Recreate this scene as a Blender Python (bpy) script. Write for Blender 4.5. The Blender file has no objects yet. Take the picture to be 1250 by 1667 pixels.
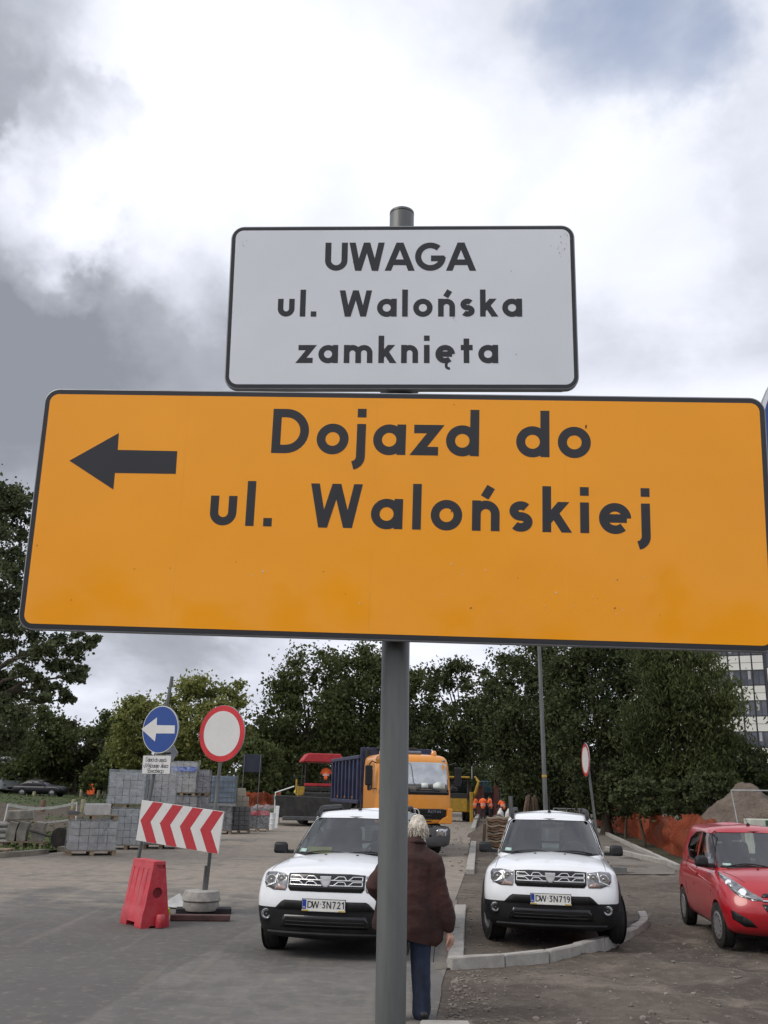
import bpy, bmesh, math, random
import numpy as np
from mathutils import Vector, Matrix, Euler
from mathutils.bvhtree import BVHTree

random.seed(7)
rng = np.random.default_rng(7)
scene = bpy.context.scene
col = scene.collection
R_ = math.radians

# ------------------------------------------------------------------ camera
F_PX, PITCH, ROLL, EYE = 1560.0, R_(16.23), R_(1.2), 1.95
cam_data = bpy.data.cameras.new('camera')
cam = bpy.data.objects.new('camera', cam_data)
col.objects.link(cam)
CAM_R = Matrix.Rotation(math.pi / 2 + PITCH, 3, 'X') @ Matrix.Rotation(ROLL, 3, 'Z')
cam.matrix_world = Matrix.Translation((0, 0, EYE)) @ CAM_R.to_4x4()
cam_data.sensor_fit = 'VERTICAL'
cam_data.sensor_height = 36.0
cam_data.sensor_width = 27.0
cam_data.lens = 36.0 * F_PX / 1667.0
cam_data.clip_start = 0.05
cam_data.clip_end = 3000
scene.camera = cam
CAM_P = Vector((0, 0, EYE))


def ray(px, py):
    return CAM_R @ Vector(((px - 625) / F_PX, -(py - 833.5) / F_PX, -1.0))


def G(px, py, z=0.0):
    d = ray(px, py)
    return CAM_P + d * ((z - EYE) / d.z)


def D(px, py, Y):
    d = ray(px, py)
    return CAM_P + d * (Y / d.y)


# ------------------------------------------------------------------ sky, sun, exposure
SUN_EL, SUN_AZ = R_(46), R_(-118)         # high on the left, a little behind the camera, through cloud
world = bpy.data.worlds.new('World')
scene.world = world
world.use_nodes = True
wn, wl = world.node_tree.nodes, world.node_tree.links
wn.clear()


def wnode(t, **kw):
    n = wn.new(t)
    for k, v in kw.items():
        setattr(n, k, v)
    return n


def wmath(op, a, b=None, clamp=False):
    n = wnode('ShaderNodeMath', operation=op, use_clamp=clamp)
    for i, v in enumerate((a, b)):
        if v is None:
            continue
        if isinstance(v, (int, float)):
            n.inputs[i].default_value = v
        else:
            wl.new(v, n.inputs[i])
    return n.outputs[0]


w_out = wnode('ShaderNodeOutputWorld')
w_bg = wnode('ShaderNodeBackground')
wl.new(w_bg.outputs[0], w_out.inputs[0])
w_tc = wnode('ShaderNodeTexCoord')
w_dir = w_tc.outputs['Generated']
w_sep = wnode('ShaderNodeSeparateXYZ')
wl.new(w_dir, w_sep.inputs[0])
w_z = wmath('ADD', wmath('ABSOLUTE', w_sep.outputs[2]), 0.34)
w_cmb = wnode('ShaderNodeCombineXYZ')
wl.new(wmath('DIVIDE', w_sep.outputs[0], w_z), w_cmb.inputs[0])
wl.new(wmath('DIVIDE', w_sep.outputs[1], w_z), w_cmb.inputs[1])


def wnoise(scale, off, detail=6.0, rough=0.55, dist=0.0):
    m = wnode('ShaderNodeMapping')
    m.inputs['Location'].default_value = off
    wl.new(w_cmb.outputs[0], m.inputs[0])
    n = wnode('ShaderNodeTexNoise')
    n.inputs['Scale'].default_value = scale
    n.inputs['Detail'].default_value = detail
    n.inputs['Roughness'].default_value = rough
    n.inputs['Distortion'].default_value = dist
    wl.new(m.outputs[0], n.inputs['Vector'])
    return n.outputs[0]


w_wn = wnode('ShaderNodeTexNoise')
w_wn.inputs['Scale'].default_value = 4.2
w_wn.inputs['Detail'].default_value = 6
w_wn.inputs['Roughness'].default_value = 0.6
wl.new(w_dir, w_wn.inputs['Vector'])
w_sub = wnode('ShaderNodeVectorMath', operation='SUBTRACT')
wl.new(w_wn.outputs['Color'], w_sub.inputs[0])
w_sub.inputs[1].default_value = (0.5, 0.5, 0.5)
w_scl = wnode('ShaderNodeVectorMath', operation='SCALE')
wl.new(w_sub.outputs[0], w_scl.inputs[0])
w_scl.inputs['Scale'].default_value = 0.34
w_add = wnode('ShaderNodeVectorMath', operation='ADD')
wl.new(w_dir, w_add.inputs[0])
wl.new(w_scl.outputs[0], w_add.inputs[1])
w_nrm = wnode('ShaderNodeVectorMath', operation='NORMALIZE')
wl.new(w_add.outputs[0], w_nrm.inputs[0])
w_warp = w_nrm.outputs[0]


def wlobe(px, py, half_deg, amount):
    """one large cloud mass (dark or bright) around a direction of the sky in view"""
    d = ray(px, py).normalized()
    dp = wnode('ShaderNodeVectorMath', operation='DOT_PRODUCT')
    wl.new(w_warp, dp.inputs[0])
    dp.inputs[1].default_value = d
    mr = wnode('ShaderNodeMapRange', interpolation_type='SMOOTHSTEP')
    wl.new(dp.outputs['Value'], mr.inputs[0])
    mr.inputs[1].default_value = math.cos(R_(half_deg))
    mr.inputs[2].default_value = 1.0
    mr.inputs[3].default_value = 0.0
    mr.inputs[4].default_value = amount
    return mr.outputs[0]


dens = wmath('MULTIPLY_ADD', wnoise(1.5, (3.1, 0.4, 0), 7, 0.52, 0.4), 1.15)
dens.node.inputs[2].default_value = -0.065
fine = wmath('MULTIPLY', wmath('SUBTRACT', wnoise(5.5, (0.3, 7.7, 0), 6, 0.6, 0.5), 0.5), 0.22)
dens = wmath('ADD', dens, fine)
for lb in ((60, 70, 11, -0.20), (60, 575, 9.5, -0.24), (300, 590, 8, -0.16), (-190, 420, 14, -0.26), (150, 255, 4, -0.20), (300, 60, 8, 0.12),
           (430, 230, 14, 0.17), (90, 350, 6.5, 0.40), (1020, 400, 8, 0.12), (760, 140, 14, 0.08), (1200, 560, 12, 0.02),
           (1010, 20, 9, -0.03), (200, 1080, 10, -0.16)):
    dens = wmath('ADD', dens, wlobe(*lb))
ramp = wnode('ShaderNodeValToRGB')
cr = ramp.color_ramp
cr.elements[0].position, cr.elements[0].color = 0.02, (0.20, 0.215, 0.25, 1)
cr.elements[1].position, cr.elements[1].color = 0.98, (0.90, 0.90, 0.91, 1)
for p_, c_ in ((0.28, (0.30, 0.317, 0.36, 1)), (0.42, (0.47, 0.49, 0.555, 1)), (0.56, (0.62, 0.64, 0.71, 1)), (0.72, (0.73, 0.74, 0.785, 1))):
    e_ = cr.elements.new(p_)
    e_.color = c_
wl.new(dens, ramp.inputs[0])
sky = wnode('ShaderNodeTexSky', sky_type='NISHITA', sun_disc=False)
sky.sun_elevation = SUN_EL
sky.sun_rotation = SUN_AZ
sky.altitude = 100
sky_s = wnode('ShaderNodeVectorMath', operation='SCALE')
wl.new(sky.outputs[0], sky_s.inputs[0])
sky_s.inputs['Scale'].default_value = 0.125
gap = wmath('ADD', wnoise(2.0, (8.2, 1.7, 0), 6, 0.55, 0.3), wlobe(1010, 30, 9, 0.22))
gapr = wnode('ShaderNodeMapRange', interpolation_type='SMOOTHSTEP')
wl.new(gap, gapr.inputs[0])
gapr.inputs[1].default_value, gapr.inputs[2].default_value = 0.56, 0.86
gapr.inputs[3].default_value, gapr.inputs[4].default_value = 0.0, 0.78
wmix = wnode('ShaderNodeMix', data_type='RGBA')
wl.new(gapr.outputs[0], wmix.inputs['Factor'])
wl.new(ramp.outputs[0], wmix.inputs['A'])
wl.new(sky_s.outputs[0], wmix.inputs['B'])
wl.new(wmix.outputs['Result'], w_bg.inputs['Color'])
w_bg.inputs['Strength'].default_value = 1.0

sun_d = bpy.data.lights.new('sun', 'SUN')
sun_d.energy = 1.2
sun_d.angle = R_(30)
sun_d.color = (1.0, 0.93, 0.83)
sun = bpy.data.objects.new('sun', sun_d)
col.objects.link(sun)
to_sun = Vector((math.sin(SUN_AZ) * math.cos(SUN_EL), math.cos(SUN_AZ) * math.cos(SUN_EL), math.sin(SUN_EL)))
sun.rotation_euler = to_sun.to_track_quat('Z', 'Y').to_euler()

scene.view_settings.view_transform = 'Standard'
scene.view_settings.look = 'None'
scene.view_settings.exposure = 0.55
scene.view_settings.gamma = 1.0
scene.view_settings.use_curve_mapping = False
scene.render.engine = 'CYCLES'
scene.cycles.max_bounces = 8
scene.cycles.transparent_max_bounces = 16
scene.cycles.caustics_reflective = False
scene.cycles.caustics_refractive = False


# ------------------------------------------------------------------ objects
def tag(o, label=None, cat=None, group=None, kind=None):
    if label:
        o['label'] = label
    if cat:
        o['category'] = cat
    if group:
        o['group'] = group
    if kind:
        o['kind'] = kind
    return o


def thing(name, label, cat, loc=(0, 0, 0), rz=0.0, group=None, rot=None):
    o = bpy.data.objects.new(name, None)
    col.objects.link(o)
    o.empty_display_size = 0.2
    o.location = loc
    o.rotation_euler = rot if rot else (0, 0, rz)
    return tag(o, label, cat, group)


def setting(name, loc=(0, 0, 0)):
    o = bpy.data.objects.new(name, None)
    col.objects.link(o)
    o.location = loc
    o['kind'] = 'structure'
    return o


def link(name, me, mat=None, parent=None, loc=None, rot=None, bevel=0.0, smooth=None, segs=2, solid=0.0):
    o = bpy.data.objects.new(name, me)
    col.objects.link(o)
    if mat is not None and len(me.materials) == 0:
        for m_ in (mat if isinstance(mat, (list, tuple)) else [mat]):
            me.materials.append(m_)
    if parent is not None:
        o.parent = parent
    if loc is not None:
        o.location = loc
    if rot is not None:
        o.rotation_euler = rot
    if solid:
        m = o.modifiers.new('solid', 'SOLIDIFY')
        m.thickness = solid
        m.offset = -1
    if bevel > 0:
        m = o.modifiers.new('bevel', 'BEVEL')
        m.width = bevel
        m.segments = segs
        m.limit_method = 'ANGLE'
        m.angle_limit = R_(35)
    if smooth is not None:
        me.polygons.foreach_set('use_smooth', [True] * len(me.polygons))
        try:
            me.set_sharp_from_angle(angle=R_(smooth))
        except Exception:
            pass
    return o


def copy_tree(o, parent=None):
    c = o.copy()
    col.objects.link(c)
    if parent is not None:
        c.parent = parent
    for ch in list(o.children):
        copy_tree(ch, c)
    return c


class MB:
    """collects vertices and faces, then links them as one mesh"""

    def __init__(s):
        s.v, s.f, s.mi = [], [], []

    def add(s, vs, fs, mi=0):
        b = len(s.v)
        s.v += [tuple(v) for v in vs]
        s.f += [tuple(b + i for i in f) for f in fs]
        s.mi += [mi] * len(fs)
        return s

    def box(s, c, size, rot=None, mi=0, taper=None):
        hx, hy, hz = size[0] / 2, size[1] / 2, size[2] / 2
        vs = []
        for z in (-1, 1):
            tx, ty = (taper if (taper and z > 0) else (1, 1))
            for x, y in ((-1, -1), (1, -1), (1, 1), (-1, 1)):
                vs.append(Vector((x * hx * tx, y * hy * ty, z * hz)))
        if rot is not None:
            m = rot if isinstance(rot, Matrix) else Euler(rot).to_matrix()
            vs = [m @ v for v in vs]
        c = Vector(c)
        return s.add([v + c for v in vs], [(3, 2, 1, 0), (4, 5, 6, 7), (0, 1, 5, 4), (1, 2, 6, 5), (2, 3, 7, 6), (3, 0, 4, 7)], mi)

    def cyl(s, p0, p1, r0, r1=None, n=16, cap=True, mi=0):
        r1 = r0 if r1 is None else r1
        return s.tube([p0, p1], [r0, r1], n, cap, mi)

    def tube(s, path, rad, n=10, cap=True, mi=0):
        path = [Vector(p) for p in path]
        if not isinstance(rad, (list, tuple)):
            rad = [rad] * len(path)
        vs = []
        t0 = (path[1] - path[0]).normalized()
        ref = Vector((0, 0, 1)) if abs(t0.z) < 0.9 else Vector((1, 0, 0))
        u = t0.cross(ref).normalized()
        for i, p in enumerate(path):
            if i == 0:
                t = path[1] - path[0]
            elif i == len(path) - 1:
                t = path[-1] - path[-2]
            else:
                t = (path[i + 1] - path[i]).normalized() + (path[i] - path[i - 1]).normalized()
            t = t.normalized() if t.length > 1e-9 else t0
            u = (u - t * u.dot(t)).normalized()
            w = t.cross(u)
            for k in range(n):
                a = 2 * math.pi * k / n
                vs.append(p + (u * math.cos(a) + w * math.sin(a)) * rad[i])
        fs = []
        for i in range(len(path) - 1):
            for k in range(n):
                fs.append((i * n + k, i * n + (k + 1) % n, (i + 1) * n + (k + 1) % n, (i + 1) * n + k))
        if cap:
            fs.append(tuple(range(n - 1, -1, -1)))
            fs.append(tuple((len(path) - 1) * n + k for k in range(n)))
        return s.add(vs, fs, mi)

    def lathe(s, prof, axis='z', n=24, c=(0, 0, 0), mi=0):
        """prof: list of (radius, height along axis), closed surface of revolution"""
        vs, fs = [], []
        for r, h in prof:
            for k in range(n):
                a = 2 * math.pi * k / n
                p = (r * math.cos(a), r * math.sin(a), h)
                if axis == 'x':
                    p = (h, p[0], p[1])
                elif axis == 'y':
                    p = (p[1], h, p[0])
                vs.append(Vector(p) + Vector(c))
        m = len(prof)
        for i in range(m - 1):
            for k in range(n):
                fs.append((i * n + k, i * n + (k + 1) % n, (i + 1) * n + (k + 1) % n, (i + 1) * n + k))
        if prof[0][0] > 1e-6:
            fs.append(tuple(range(n - 1, -1, -1)))
        if prof[-1][0] > 1e-6:
            fs.append(tuple((m - 1) * n + k for k in range(n)))
        return s.add(vs, fs, mi)

    def prism(s, outline, d0, d1, plane='xz', mi=0):
        """outline of 2-D points extruded between d0 and d1 along the third axis"""
        n = len(outline)
        vs = []
        for d in (d0, d1):
            for a, b in outline:
                vs.append({'xz': (a, d, b), 'yz': (d, a, b), 'xy': (a, b, d)}[plane])
        fs = [tuple(range(n)), tuple(range(2 * n - 1, n - 1, -1))]
        for k in range(n):
            fs.append((k, n + k, n + (k + 1) % n, (k + 1) % n))
        return s.add(vs, fs, mi)

    def mesh(s, name, fix=True):
        me = bpy.data.meshes.new(name)
        me.from_pydata([tuple(v) for v in s.v], [], s.f)
        if any(s.mi):
            me.polygons.foreach_set('material_index', s.mi)
        if fix:
            bm = bmesh.new()
            bm.from_mesh(me)
            bmesh.ops.recalc_face_normals(bm, faces=bm.faces)
            bm.to_mesh(me)
            bm.free()
        me.update()
        return me

    def build(s, name, mat=None, parent=None, **kw):
        return link(name, s.mesh(name), mat, parent, **kw)


def rrect(w, h, r, n=6, cx=0.0, cy=0.0):
    pts = []
    for sx, sy, a0 in ((1, -1, -90), (1, 1, 0), (-1, 1, 90), (-1, -1, 180)):
        for k in range(n + 1):
            a = R_(a0 + 90 * k / n)
            pts.append((cx + sx * (w / 2 - r) + r * math.cos(a), cy + sy * (h / 2 - r) + r * math.sin(a)))
    return pts


def circle_pts(r, n=48, cx=0.0, cy=0.0, ry=None):
    ry = ry or r
    return [(cx + r * math.cos(2 * math.pi * k / n), cy + ry * math.sin(2 * math.pi * k / n)) for k in range(n)]


def eval_mesh(me, mods, name='m'):
    """mesh with modifiers applied: mods is a function that adds them to a temporary object"""
    o = bpy.data.objects.new('tmp', me)
    col.objects.link(o)
    extra = mods(o) or []
    bpy.context.view_layer.update()
    dg = bpy.context.evaluated_depsgraph_get()
    out = bpy.data.meshes.new_from_object(o.evaluated_get(dg), depsgraph=dg)
    out.name = name
    for x in [o] + list(extra):
        m_ = x.data
        bpy.data.objects.remove(x, do_unlink=True)
        if m_.users == 0:
            bpy.data.meshes.remove(m_)
    return out


def bvh_of(me):
    bm = bmesh.new()
    bm.from_mesh(me)
    b = BVHTree.FromBMesh(bm)
    bm.free()
    return b


# ------------------------------------------------------------------ materials
MATS = {}


def pmat(name, base, rough=0.6, metal=0.0, var=0.12, vscale=4.0, bump=0.0, bscale=60.0, base2=None, spec=0.5, coat=0.0, detail=5.0,
         trans=0.0, bdist=0.01, dust=None, dust_amt=0.0, dust_scale=3.0, emit=None, emit_s=0.0, stretch=(1, 1, 1), rvar=0.0):
    if name in MATS:
        return MATS[name]
    m = bpy.data.materials.new(name)
    m.use_nodes = True
    nt = m.node_tree
    n, l = nt.nodes, nt.links
    b = n['Principled BSDF']
    b.inputs['Roughness'].default_value = rough
    b.inputs['Metallic'].default_value = metal
    b.inputs['Specular IOR Level'].default_value = spec
    b.inputs['Coat Weight'].default_value = coat
    b.inputs['Coat Roughness'].default_value = 0.05
    if emit:
        b.inputs['Emission Color'].default_value = (*emit, 1)
        b.inputs['Emission Strength'].default_value = emit_s
    tc = n.new('ShaderNodeTexCoord')
    oi = n.new('ShaderNodeObjectInfo')
    mp = n.new('ShaderNodeMapping')
    mp.inputs['Scale'].default_value = stretch
    l.new(tc.outputs['Object'], mp.inputs[0])
    sc_ = n.new('ShaderNodeVectorMath')
    sc_.operation = 'ADD'
    mul = n.new('ShaderNodeMath')
    mul.operation = 'MULTIPLY'
    mul.inputs[1].default_value = 37.0
    l.new(oi.outputs['Random'], mul.inputs[0])
    l.new(mp.outputs[0], sc_.inputs[0])
    l.new(mul.outputs[0], sc_.inputs[1])
    vec = sc_.outputs[0]
    nz = n.new('ShaderNodeTexNoise')
    nz.inputs['Scale'].default_value = vscale
    nz.inputs['Detail'].default_value = detail
    nz.inputs['Roughness'].default_value = 0.6
    l.new(vec, nz.inputs['Vector'])
    b2 = base2 if base2 else tuple(c * (1 - 2 * var) for c in base)
    b1 = base if base2 else tuple(min(1, c * (1 + var)) for c in base)
    mr = n.new('ShaderNodeMapRange')
    mr.inputs[1].default_value, mr.inputs[2].default_value = 0.32, 0.68
    l.new(nz.outputs[0], mr.inputs[0])
    mx = n.new('ShaderNodeMix')
    mx.data_type = 'RGBA'
    l.new(mr.outputs[0], mx.inputs['Factor'])
    mx.inputs['A'].default_value = (*b2, 1)
    mx.inputs['B'].default_value = (*b1, 1)
    out_c = mx.outputs['Result']
    if dust:
        dz = n.new('ShaderNodeTexNoise')
        dz.inputs['Scale'].default_value = dust_scale
        dz.inputs['Detail'].default_value = 8
        dz.inputs['Roughness'].default_value = 0.7
        l.new(vec, dz.inputs['Vector'])
        dr = n.new('ShaderNodeMapRange')
        dr.inputs[1].default_value, dr.inputs[2].default_value = 0.42, 0.72
        dr.inputs[4].default_value = dust_amt
        l.new(dz.outputs[0], dr.inputs[0])
        dm = n.new('ShaderNodeMix')
        dm.data_type = 'RGBA'
        l.new(dr.outputs[0], dm.inputs['Factor'])
        l.new(out_c, dm.inputs['A'])
        dm.inputs['B'].default_value = (*dust, 1)
        out_c = dm.outputs['Result']
    l.new(out_c, b.inputs['Base Color'])
    if rvar:
        rr = n.new('ShaderNodeMapRange')
        rr.inputs[3].default_value, rr.inputs[4].default_value = max(0, rough - rvar), min(1, rough + rvar)
        l.new(nz.outputs[0], rr.inputs[0])
        l.new(rr.outputs[0], b.inputs['Roughness'])
    if bump:
        bz = n.new('ShaderNodeTexNoise')
        bz.inputs['Scale'].default_value = bscale
        bz.inputs['Detail'].default_value = 6
        l.new(vec, bz.inputs['Vector'])
        bp = n.new('ShaderNodeBump')
        bp.inputs['Strength'].default_value = bump
        bp.inputs['Distance'].default_value = bdist
        l.new(bz.outputs[0], bp.inputs['Height'])
        l.new(bp.outputs[0], b.inputs['Normal'])
    MATS[name] = m
    return m


def glass_mat(name, tint=(0.5, 0.56, 0.54), boost=0.06, rough=0.015):
    if name in MATS:
        return MATS[name]
    m = bpy.data.materials.new(name)
    m.use_nodes = True
    n, l = m.node_tree.nodes, m.node_tree.links
    n.clear()
    o = n.new('ShaderNodeOutputMaterial')
    t = n.new('ShaderNodeBsdfTransparent')
    t.inputs[0].default_value = (*tint, 1)
    g = n.new('ShaderNodeBsdfGlossy')
    g.inputs['Roughness'].default_value = rough
    g.inputs[0].default_value = (1, 1, 1, 1)
    lw = n.new('ShaderNodeFresnel')
    lw.inputs['IOR'].default_value = 1.5
    ad = n.new('ShaderNodeMath')
    ad.operation = 'ADD'
    ad.use_clamp = True
    ad.inputs[1].default_value = boost
    l.new(lw.outputs[0], ad.inputs[0])
    mx = n.new('ShaderNodeMixShader')
    l.new(ad.outputs[0], mx.inputs[0])
    l.new(t.outputs[0], mx.inputs[1])
    l.new(g.outputs[0], mx.inputs[2])
    l.new(mx.outputs[0], o.inputs[0])
    MATS[name] = m
    return m


def film_mat(name, tint=(0.80, 0.82, 0.84), white=(0.75, 0.77, 0.8), opaque=0.22, gloss=0.16):
    """stretch film: mostly clear, milky where it creases"""
    if name in MATS:
        return MATS[name]
    m = bpy.data.materials.new(name)
    m.use_nodes = True
    n, l = m.node_tree.nodes, m.node_tree.links
    n.clear()
    o = n.new('ShaderNodeOutputMaterial')
    t = n.new('ShaderNodeBsdfTransparent')
    t.inputs[0].default_value = (*tint, 1)
    d = n.new('ShaderNodeBsdfDiffuse')
    d.inputs[0].default_value = (*white, 1)
    g = n.new('ShaderNodeBsdfGlossy')
    g.inputs['Roughness'].default_value = 0.12
    tc = n.new('ShaderNodeTexCoord')
    oi = n.new('ShaderNodeObjectInfo')
    va = n.new('ShaderNodeVectorMath')
    va.operation = 'ADD'
    l.new(tc.outputs['Object'], va.inputs[0])
    ml = n.new('ShaderNodeMath')
    ml.operation = 'MULTIPLY'
    ml.inputs[1].default_value = 23
    l.new(oi.outputs['Random'], ml.inputs[0])
    l.new(ml.outputs[0], va.inputs[1])
    nz = n.new('ShaderNodeTexNoise')
    nz.inputs['Scale'].default_value = 3.5
    nz.inputs['Detail'].default_value = 8
    nz.inputs['Distortion'].default_value = 1.5
    l.new(va.outputs[0], nz.inputs['Vector'])
    mr = n.new('ShaderNodeMapRange')
    mr.inputs[1].default_value, mr.inputs[2].default_value = 0.4, 0.75
    mr.inputs[3].default_value, mr.inputs[4].default_value = opaque * 0.35, opaque * 2.4
    l.new(nz.outputs[0], mr.inputs[0])
    bp = n.new('ShaderNodeBump')
    bp.inputs['Strength'].default_value = 0.55
    bp.inputs['Distance'].default_value = 0.03
    l.new(nz.outputs[0], bp.inputs['Height'])
    l.new(bp.outputs[0], g.inputs['Normal'])
    m1 = n.new('ShaderNodeMixShader')
    l.new(mr.outputs[0], m1.inputs[0])
    l.new(t.outputs[0], m1.inputs[1])
    l.new(d.outputs[0], m1.inputs[2])
    m2 = n.new('ShaderNodeMixShader')
    m2.inputs[0].default_value = gloss
    l.new(m1.outputs[0], m2.inputs[1])
    l.new(g.outputs[0], m2.inputs[2])
    l.new(m2.outputs[0], o.inputs[0])
    MATS[name] = m
    return m


GALV = pmat('galvanised_steel', (0.135, 0.142, 0.138), rough=0.45, metal=0.45, var=0.24, vscale=16, stretch=(1, 1, 0.10), dust=(0.22, 0.22, 0.21), dust_amt=0.35, dust_scale=9, rvar=0.12, bump=0.06, bscale=200)
STEEL = pmat('grey_steel', (0.30, 0.31, 0.32), rough=0.45, metal=0.5, var=0.15, vscale=8)
BLACKP = pmat('black_plastic', (0.011, 0.0115, 0.013), rough=0.5, var=0.15, spec=0.35, vscale=6)
RUBBER = pmat('tyre_rubber', (0.016, 0.0155, 0.015), rough=0.85, var=0.2, vscale=10, spec=0.3, dust=(0.08, 0.07, 0.06), dust_amt=0.45)
CHROME = pmat('chrome', (0.82, 0.83, 0.84), rough=0.12, metal=1.0, var=0.02)
CONCRETE = pmat('pale_concrete', (0.34, 0.325, 0.30), rough=0.9, var=0.14, vscale=9, bump=0.25, bscale=90, dust=(0.16, 0.14, 0.12), dust_amt=0.4)
BLOCKM = pmat('concrete_block', (0.36, 0.36, 0.355), rough=0.92, var=0.12, vscale=6, bump=0.3, bscale=70)
WOOD = pmat('pallet_wood', (0.30, 0.225, 0.15), rough=0.85, var=0.25, vscale=3, stretch=(1, 8, 8), bump=0.2, bscale=40)
WHITEP = pmat('white_paint', (0.72, 0.73, 0.73), rough=0.4, var=0.04, vscale=6, dust=(0.45, 0.42, 0.38), dust_amt=0.2)
REDP = pmat('red_sign_film', (0.52, 0.025, 0.03), rough=0.35, var=0.1)
GLASS = glass_mat('car_glass')

# ================================================================== GROUND AND ROADS
from mathutils import noise as mnoise


def lerp_poly(pts, y):
    if y <= pts[0][1]:
        (x0, y0), (x1, y1) = pts[0], pts[1]
    elif y >= pts[-1][1]:
        (x0, y0), (x1, y1) = pts[-2], pts[-1]
    else:
        for (x0, y0), (x1, y1) in zip(pts, pts[1:]):
            if y0 <= y <= y1:
                break
    return x0 + (x1 - x0) * (y - y0) / (y1 - y0)


ROAD_R = [(0.10, 2.0), (0.45, 8.5), (0.84, 12.1), (1.38, 18.4), (2.38, 27.0), (3.75, 41.0), (6.35, 67.0), (11.0, 112.0)]
ROAD_L = [(-40.0, 17.5), (-22.0, 23.3), (-14.0, 25.9), (-10.1, 27.4), (-9.45, 30.4), (-9.5, 34.0), (-9.1, 41.0), (-8.6, 52.0), (-8.0, 66.0), (-7.0, 82.0), (-5.0, 112.0)]


def smooth(t):
    t = max(0.0, min(1.0, t))
    return t * t * (3 - 2 * t)


def hz(x, y):
    """the park on the left rises gently away from the road"""
    return 0.92 * smooth((-x - 10.5) / 22.0) * smooth((y - 34.0) / 50.0)


def dirt_mask(x, y):
    e = lerp_poly(ROAD_R, y)
    return smooth((x - e - 0.25) / 0.8)


def axis(parts):
    out = []
    for a, b, n in parts:
        out += [a + (b - a) * i / n for i in range(n)]
    out.append(parts[-1][1])
    return out


gx = axis([(-420, -60, 18), (-60, -12, 24), (-12, 0, 12), (0, 9, 90), (9, 20, 22), (20, 60, 16), (60, 420, 18)])
gy = axis([(-40, 6, 8), (6, 24, 150), (24, 45, 42), (45, 120, 40), (120, 700, 30)])
gv = []
for y in gy:
    for x in gx:
        z = hz(x, y)
        m = dirt_mask(x, y) if 5 < y < 60 and x < 25 else 0.0
        if m > 0:
            ruts = 0.022 * math.sin(2.3 * (x * 0.28 + y) + 1.6 * mnoise.noise((x * 0.4, y * 0.3, 1)))
            z += m * (0.055 * mnoise.noise((x * 0.9, y * 0.9, 0)) + 0.034 * mnoise.noise((x * 3.1, y * 3.1, 4)) + 0.020 * mnoise.noise((x * 8, y * 8, 9)) + ruts * 0.5)
        gv.append((x, y, z - 0.006))
nx_ = len(gx)
gf = [(j * nx_ + i, j * nx_ + i + 1, (j + 1) * nx_ + i + 1, (j + 1) * nx_ + i) for j in range(len(gy) - 1) for i in range(nx_ - 1)]


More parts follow.
